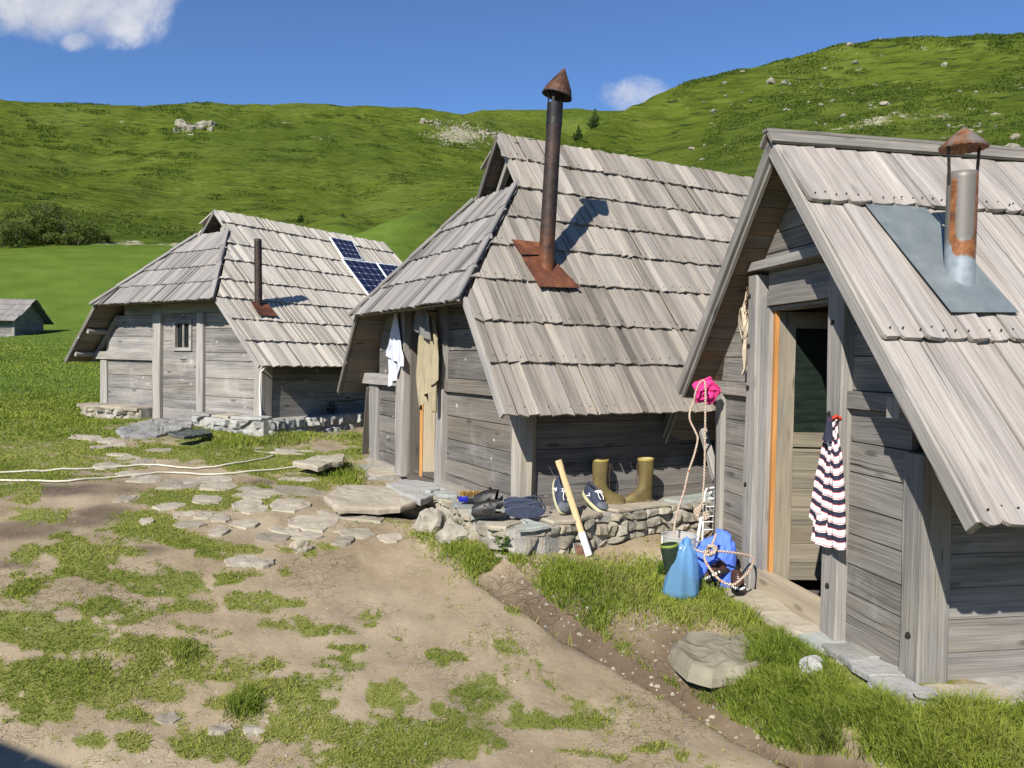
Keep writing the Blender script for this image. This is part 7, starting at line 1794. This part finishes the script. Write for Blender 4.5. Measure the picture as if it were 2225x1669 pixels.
def build_rocks():
    # pale stones on the right hillside: single stones, copies of a few shapes
    protos = []
    for k in range(5):
        m = MB(); rock_mesh(m, (0, 0, .1), 1.0, .8, .62, k*3.7+1, 2, .3); me = m.build('hill_stone', MAT['cliff_stone']).data; protos.append(me)
    for o in [o for o in C.objects if o.name.startswith('hill_stone')]: bpy.data.objects.remove(o)
    big = [(1660, 168, .905, 1.5), (1690, 170, .90, 1.2), (1560, 178, .93, .9), (1600, 163, .96, .7), (1830, 125, .965, 1.1), (1890, 108, .985, .9), (2035, 150, .90, 1.3), (2190, 290, .60, 1.0), (2115, 80, .99, .6), (1970, 300, .58, 1.0), (2010, 305, .58, .8), (2185, 312, .56, 1.5), (1780, 250, .70, .6), (1290, 0, .8, .5), (1400, 250, .78, .8)]
    N = 0
    def put(px, r, s_):
        x, y = place(px, r); o = bpy.data.objects.new('hill_stone', RND.choice(protos)); C.objects.link(o); o.location = (x, y, gz(x, y)); o.rotation_euler = (RND.uniform(-.3, .3), RND.uniform(-.3, .3), RND.uniform(0, 6)); o.scale = [s_*RND.uniform(.7, 1.3)*q for q in (1, 1, .9)]
        tag(o, 'pale stone lying among the grass of the steep right hillside', 'stone', 'pale stones on the right hillside')
    for px, py, f, s_ in big:
        top = np.interp(px, [1180, 1250, 1370, 1450, 1560, 1680, 1800, 1940, 2260], [115, 126, 146, 155, 160, 165, 170, 175, 180]); put(px, top*f, s_*.75)
    while N < 150:
        px = RND.uniform(1480, 2260); top = np.interp(px, [1180, 1250, 1370, 1450, 1560, 1680, 1800, 1940, 2260], [115, 126, 146, 155, 160, 165, 170, 175, 180]); f = RND.uniform(.5, .985)
        if fbm(np.array([px/150.+4]), np.array([f*9]), 3)[0] < .5: continue
        put(px, top*f, RND.choice((.18, .25, .3, .4, .6))*RND.uniform(.8, 1.2)); N += 1
    # rock outcrop and scree on the left hill
    for (px, py, n, sp, sz, lb, cat, nm) in ((425, 276, 16, 7.5, 3.3, 'grey rocky outcrop high on the left hill', 'outcrop', 'rock_outcrop'), (935, 268, 9, 4, 1.8, 'small pale crag above the scree on the far slope', 'outcrop', 'rock_outcrop'), (1060, 290, 9, 5, 1.8, 'crag on the slope just left of the middle roof', 'outcrop', 'rock_outcrop')):
        s = sight(px, py); t = np.linspace(150, 470, 900); d = s[2]*t-terrain(s[0]*t, t); i = int(np.argmax(d < 0)) or 700; x0, y0 = s[0]*t[i], t[i]; m = MB()
        for k in range(n):
            f = RND.uniform(-1, 1); x, y = x0+f*sp, y0+RND.uniform(-.8, .8)*sp+f*sp*.5; rock_mesh(m, (x-x0, y-y0, gz(x, y)-gz(x0, y0)), sz*RND.uniform(.5, 1.1), sz*RND.uniform(.4, .9), sz*RND.uniform(.35, .75), k*2.3+px, 3, .3, .5, RND.uniform(0, 3))
        o = m.build(nm, MAT['cliff_stone']); o.location = (x0, y0, gz(x0, y0)); tag(o, lb, cat, 'rock outcrops on the left hill')
    m = MB()
    for i in range(700):
        px = 1000+RND.gauss(0, 30); py = 293+RND.gauss(0, 13); s = sight(px, py); t = np.linspace(200, 470, 300); d = s[2]*t-terrain(s[0]*t, t); k = int(np.argmax(d < 0))
        if k == 0: continue
        x, y = s[0]*t[k], t[k]; r = RND.uniform(.15, .55); z = gz(x, y); a = RND.uniform(0, 6)
        ring = [(x+r*math.cos(a+q*1.257), y+r*math.sin(a+q*1.257)*.8, z-.1) for q in range(5)]; m.prism(ring, [(p[0]*.55+x*.45, p[1]*.55+y*.45, z+r*RND.uniform(.5, .9)) for p in ring])
    tag(m.build('scree', MAT['cliff_stone']), 'pale scree spilling down the far slope', 'scree', kind='stuff')

# ---------------------------------------------------------------- assemble
build_ground()
hA = hut_left(); hB = hut_middle(); hC = hut_right()
_s = sight(-38, 728)
hut_far('wooden_hut', _s[0]*46, 46, .10, 'tiny distant wooden hut standing alone on the open meadow', 'shingled wooden huts on the grass')
hut_far('wooden_hut', -4.17, -.22, -.5, 'wooden hut beside the photographer, seen only by its shadow', 'shingled wooden huts on the grass', 2.3, 1.8, .75, 2.15)
build_plinths(hA, hB, hC)
build_flagstones()
build_stream()
scatter_pebbles()
build_things(hA, hB, hC)
build_rocks()
build_plants()
_stones = [(o.location.x, o.location.y, max(o.dimensions.x, o.dimensions.y)*.40) for o in C.objects if o.name.startswith(('flagstone', 'stone_slab', 'step_slab', 'boulder', 'doorstep'))]
build_grass([hA, hB, hC], _stones)
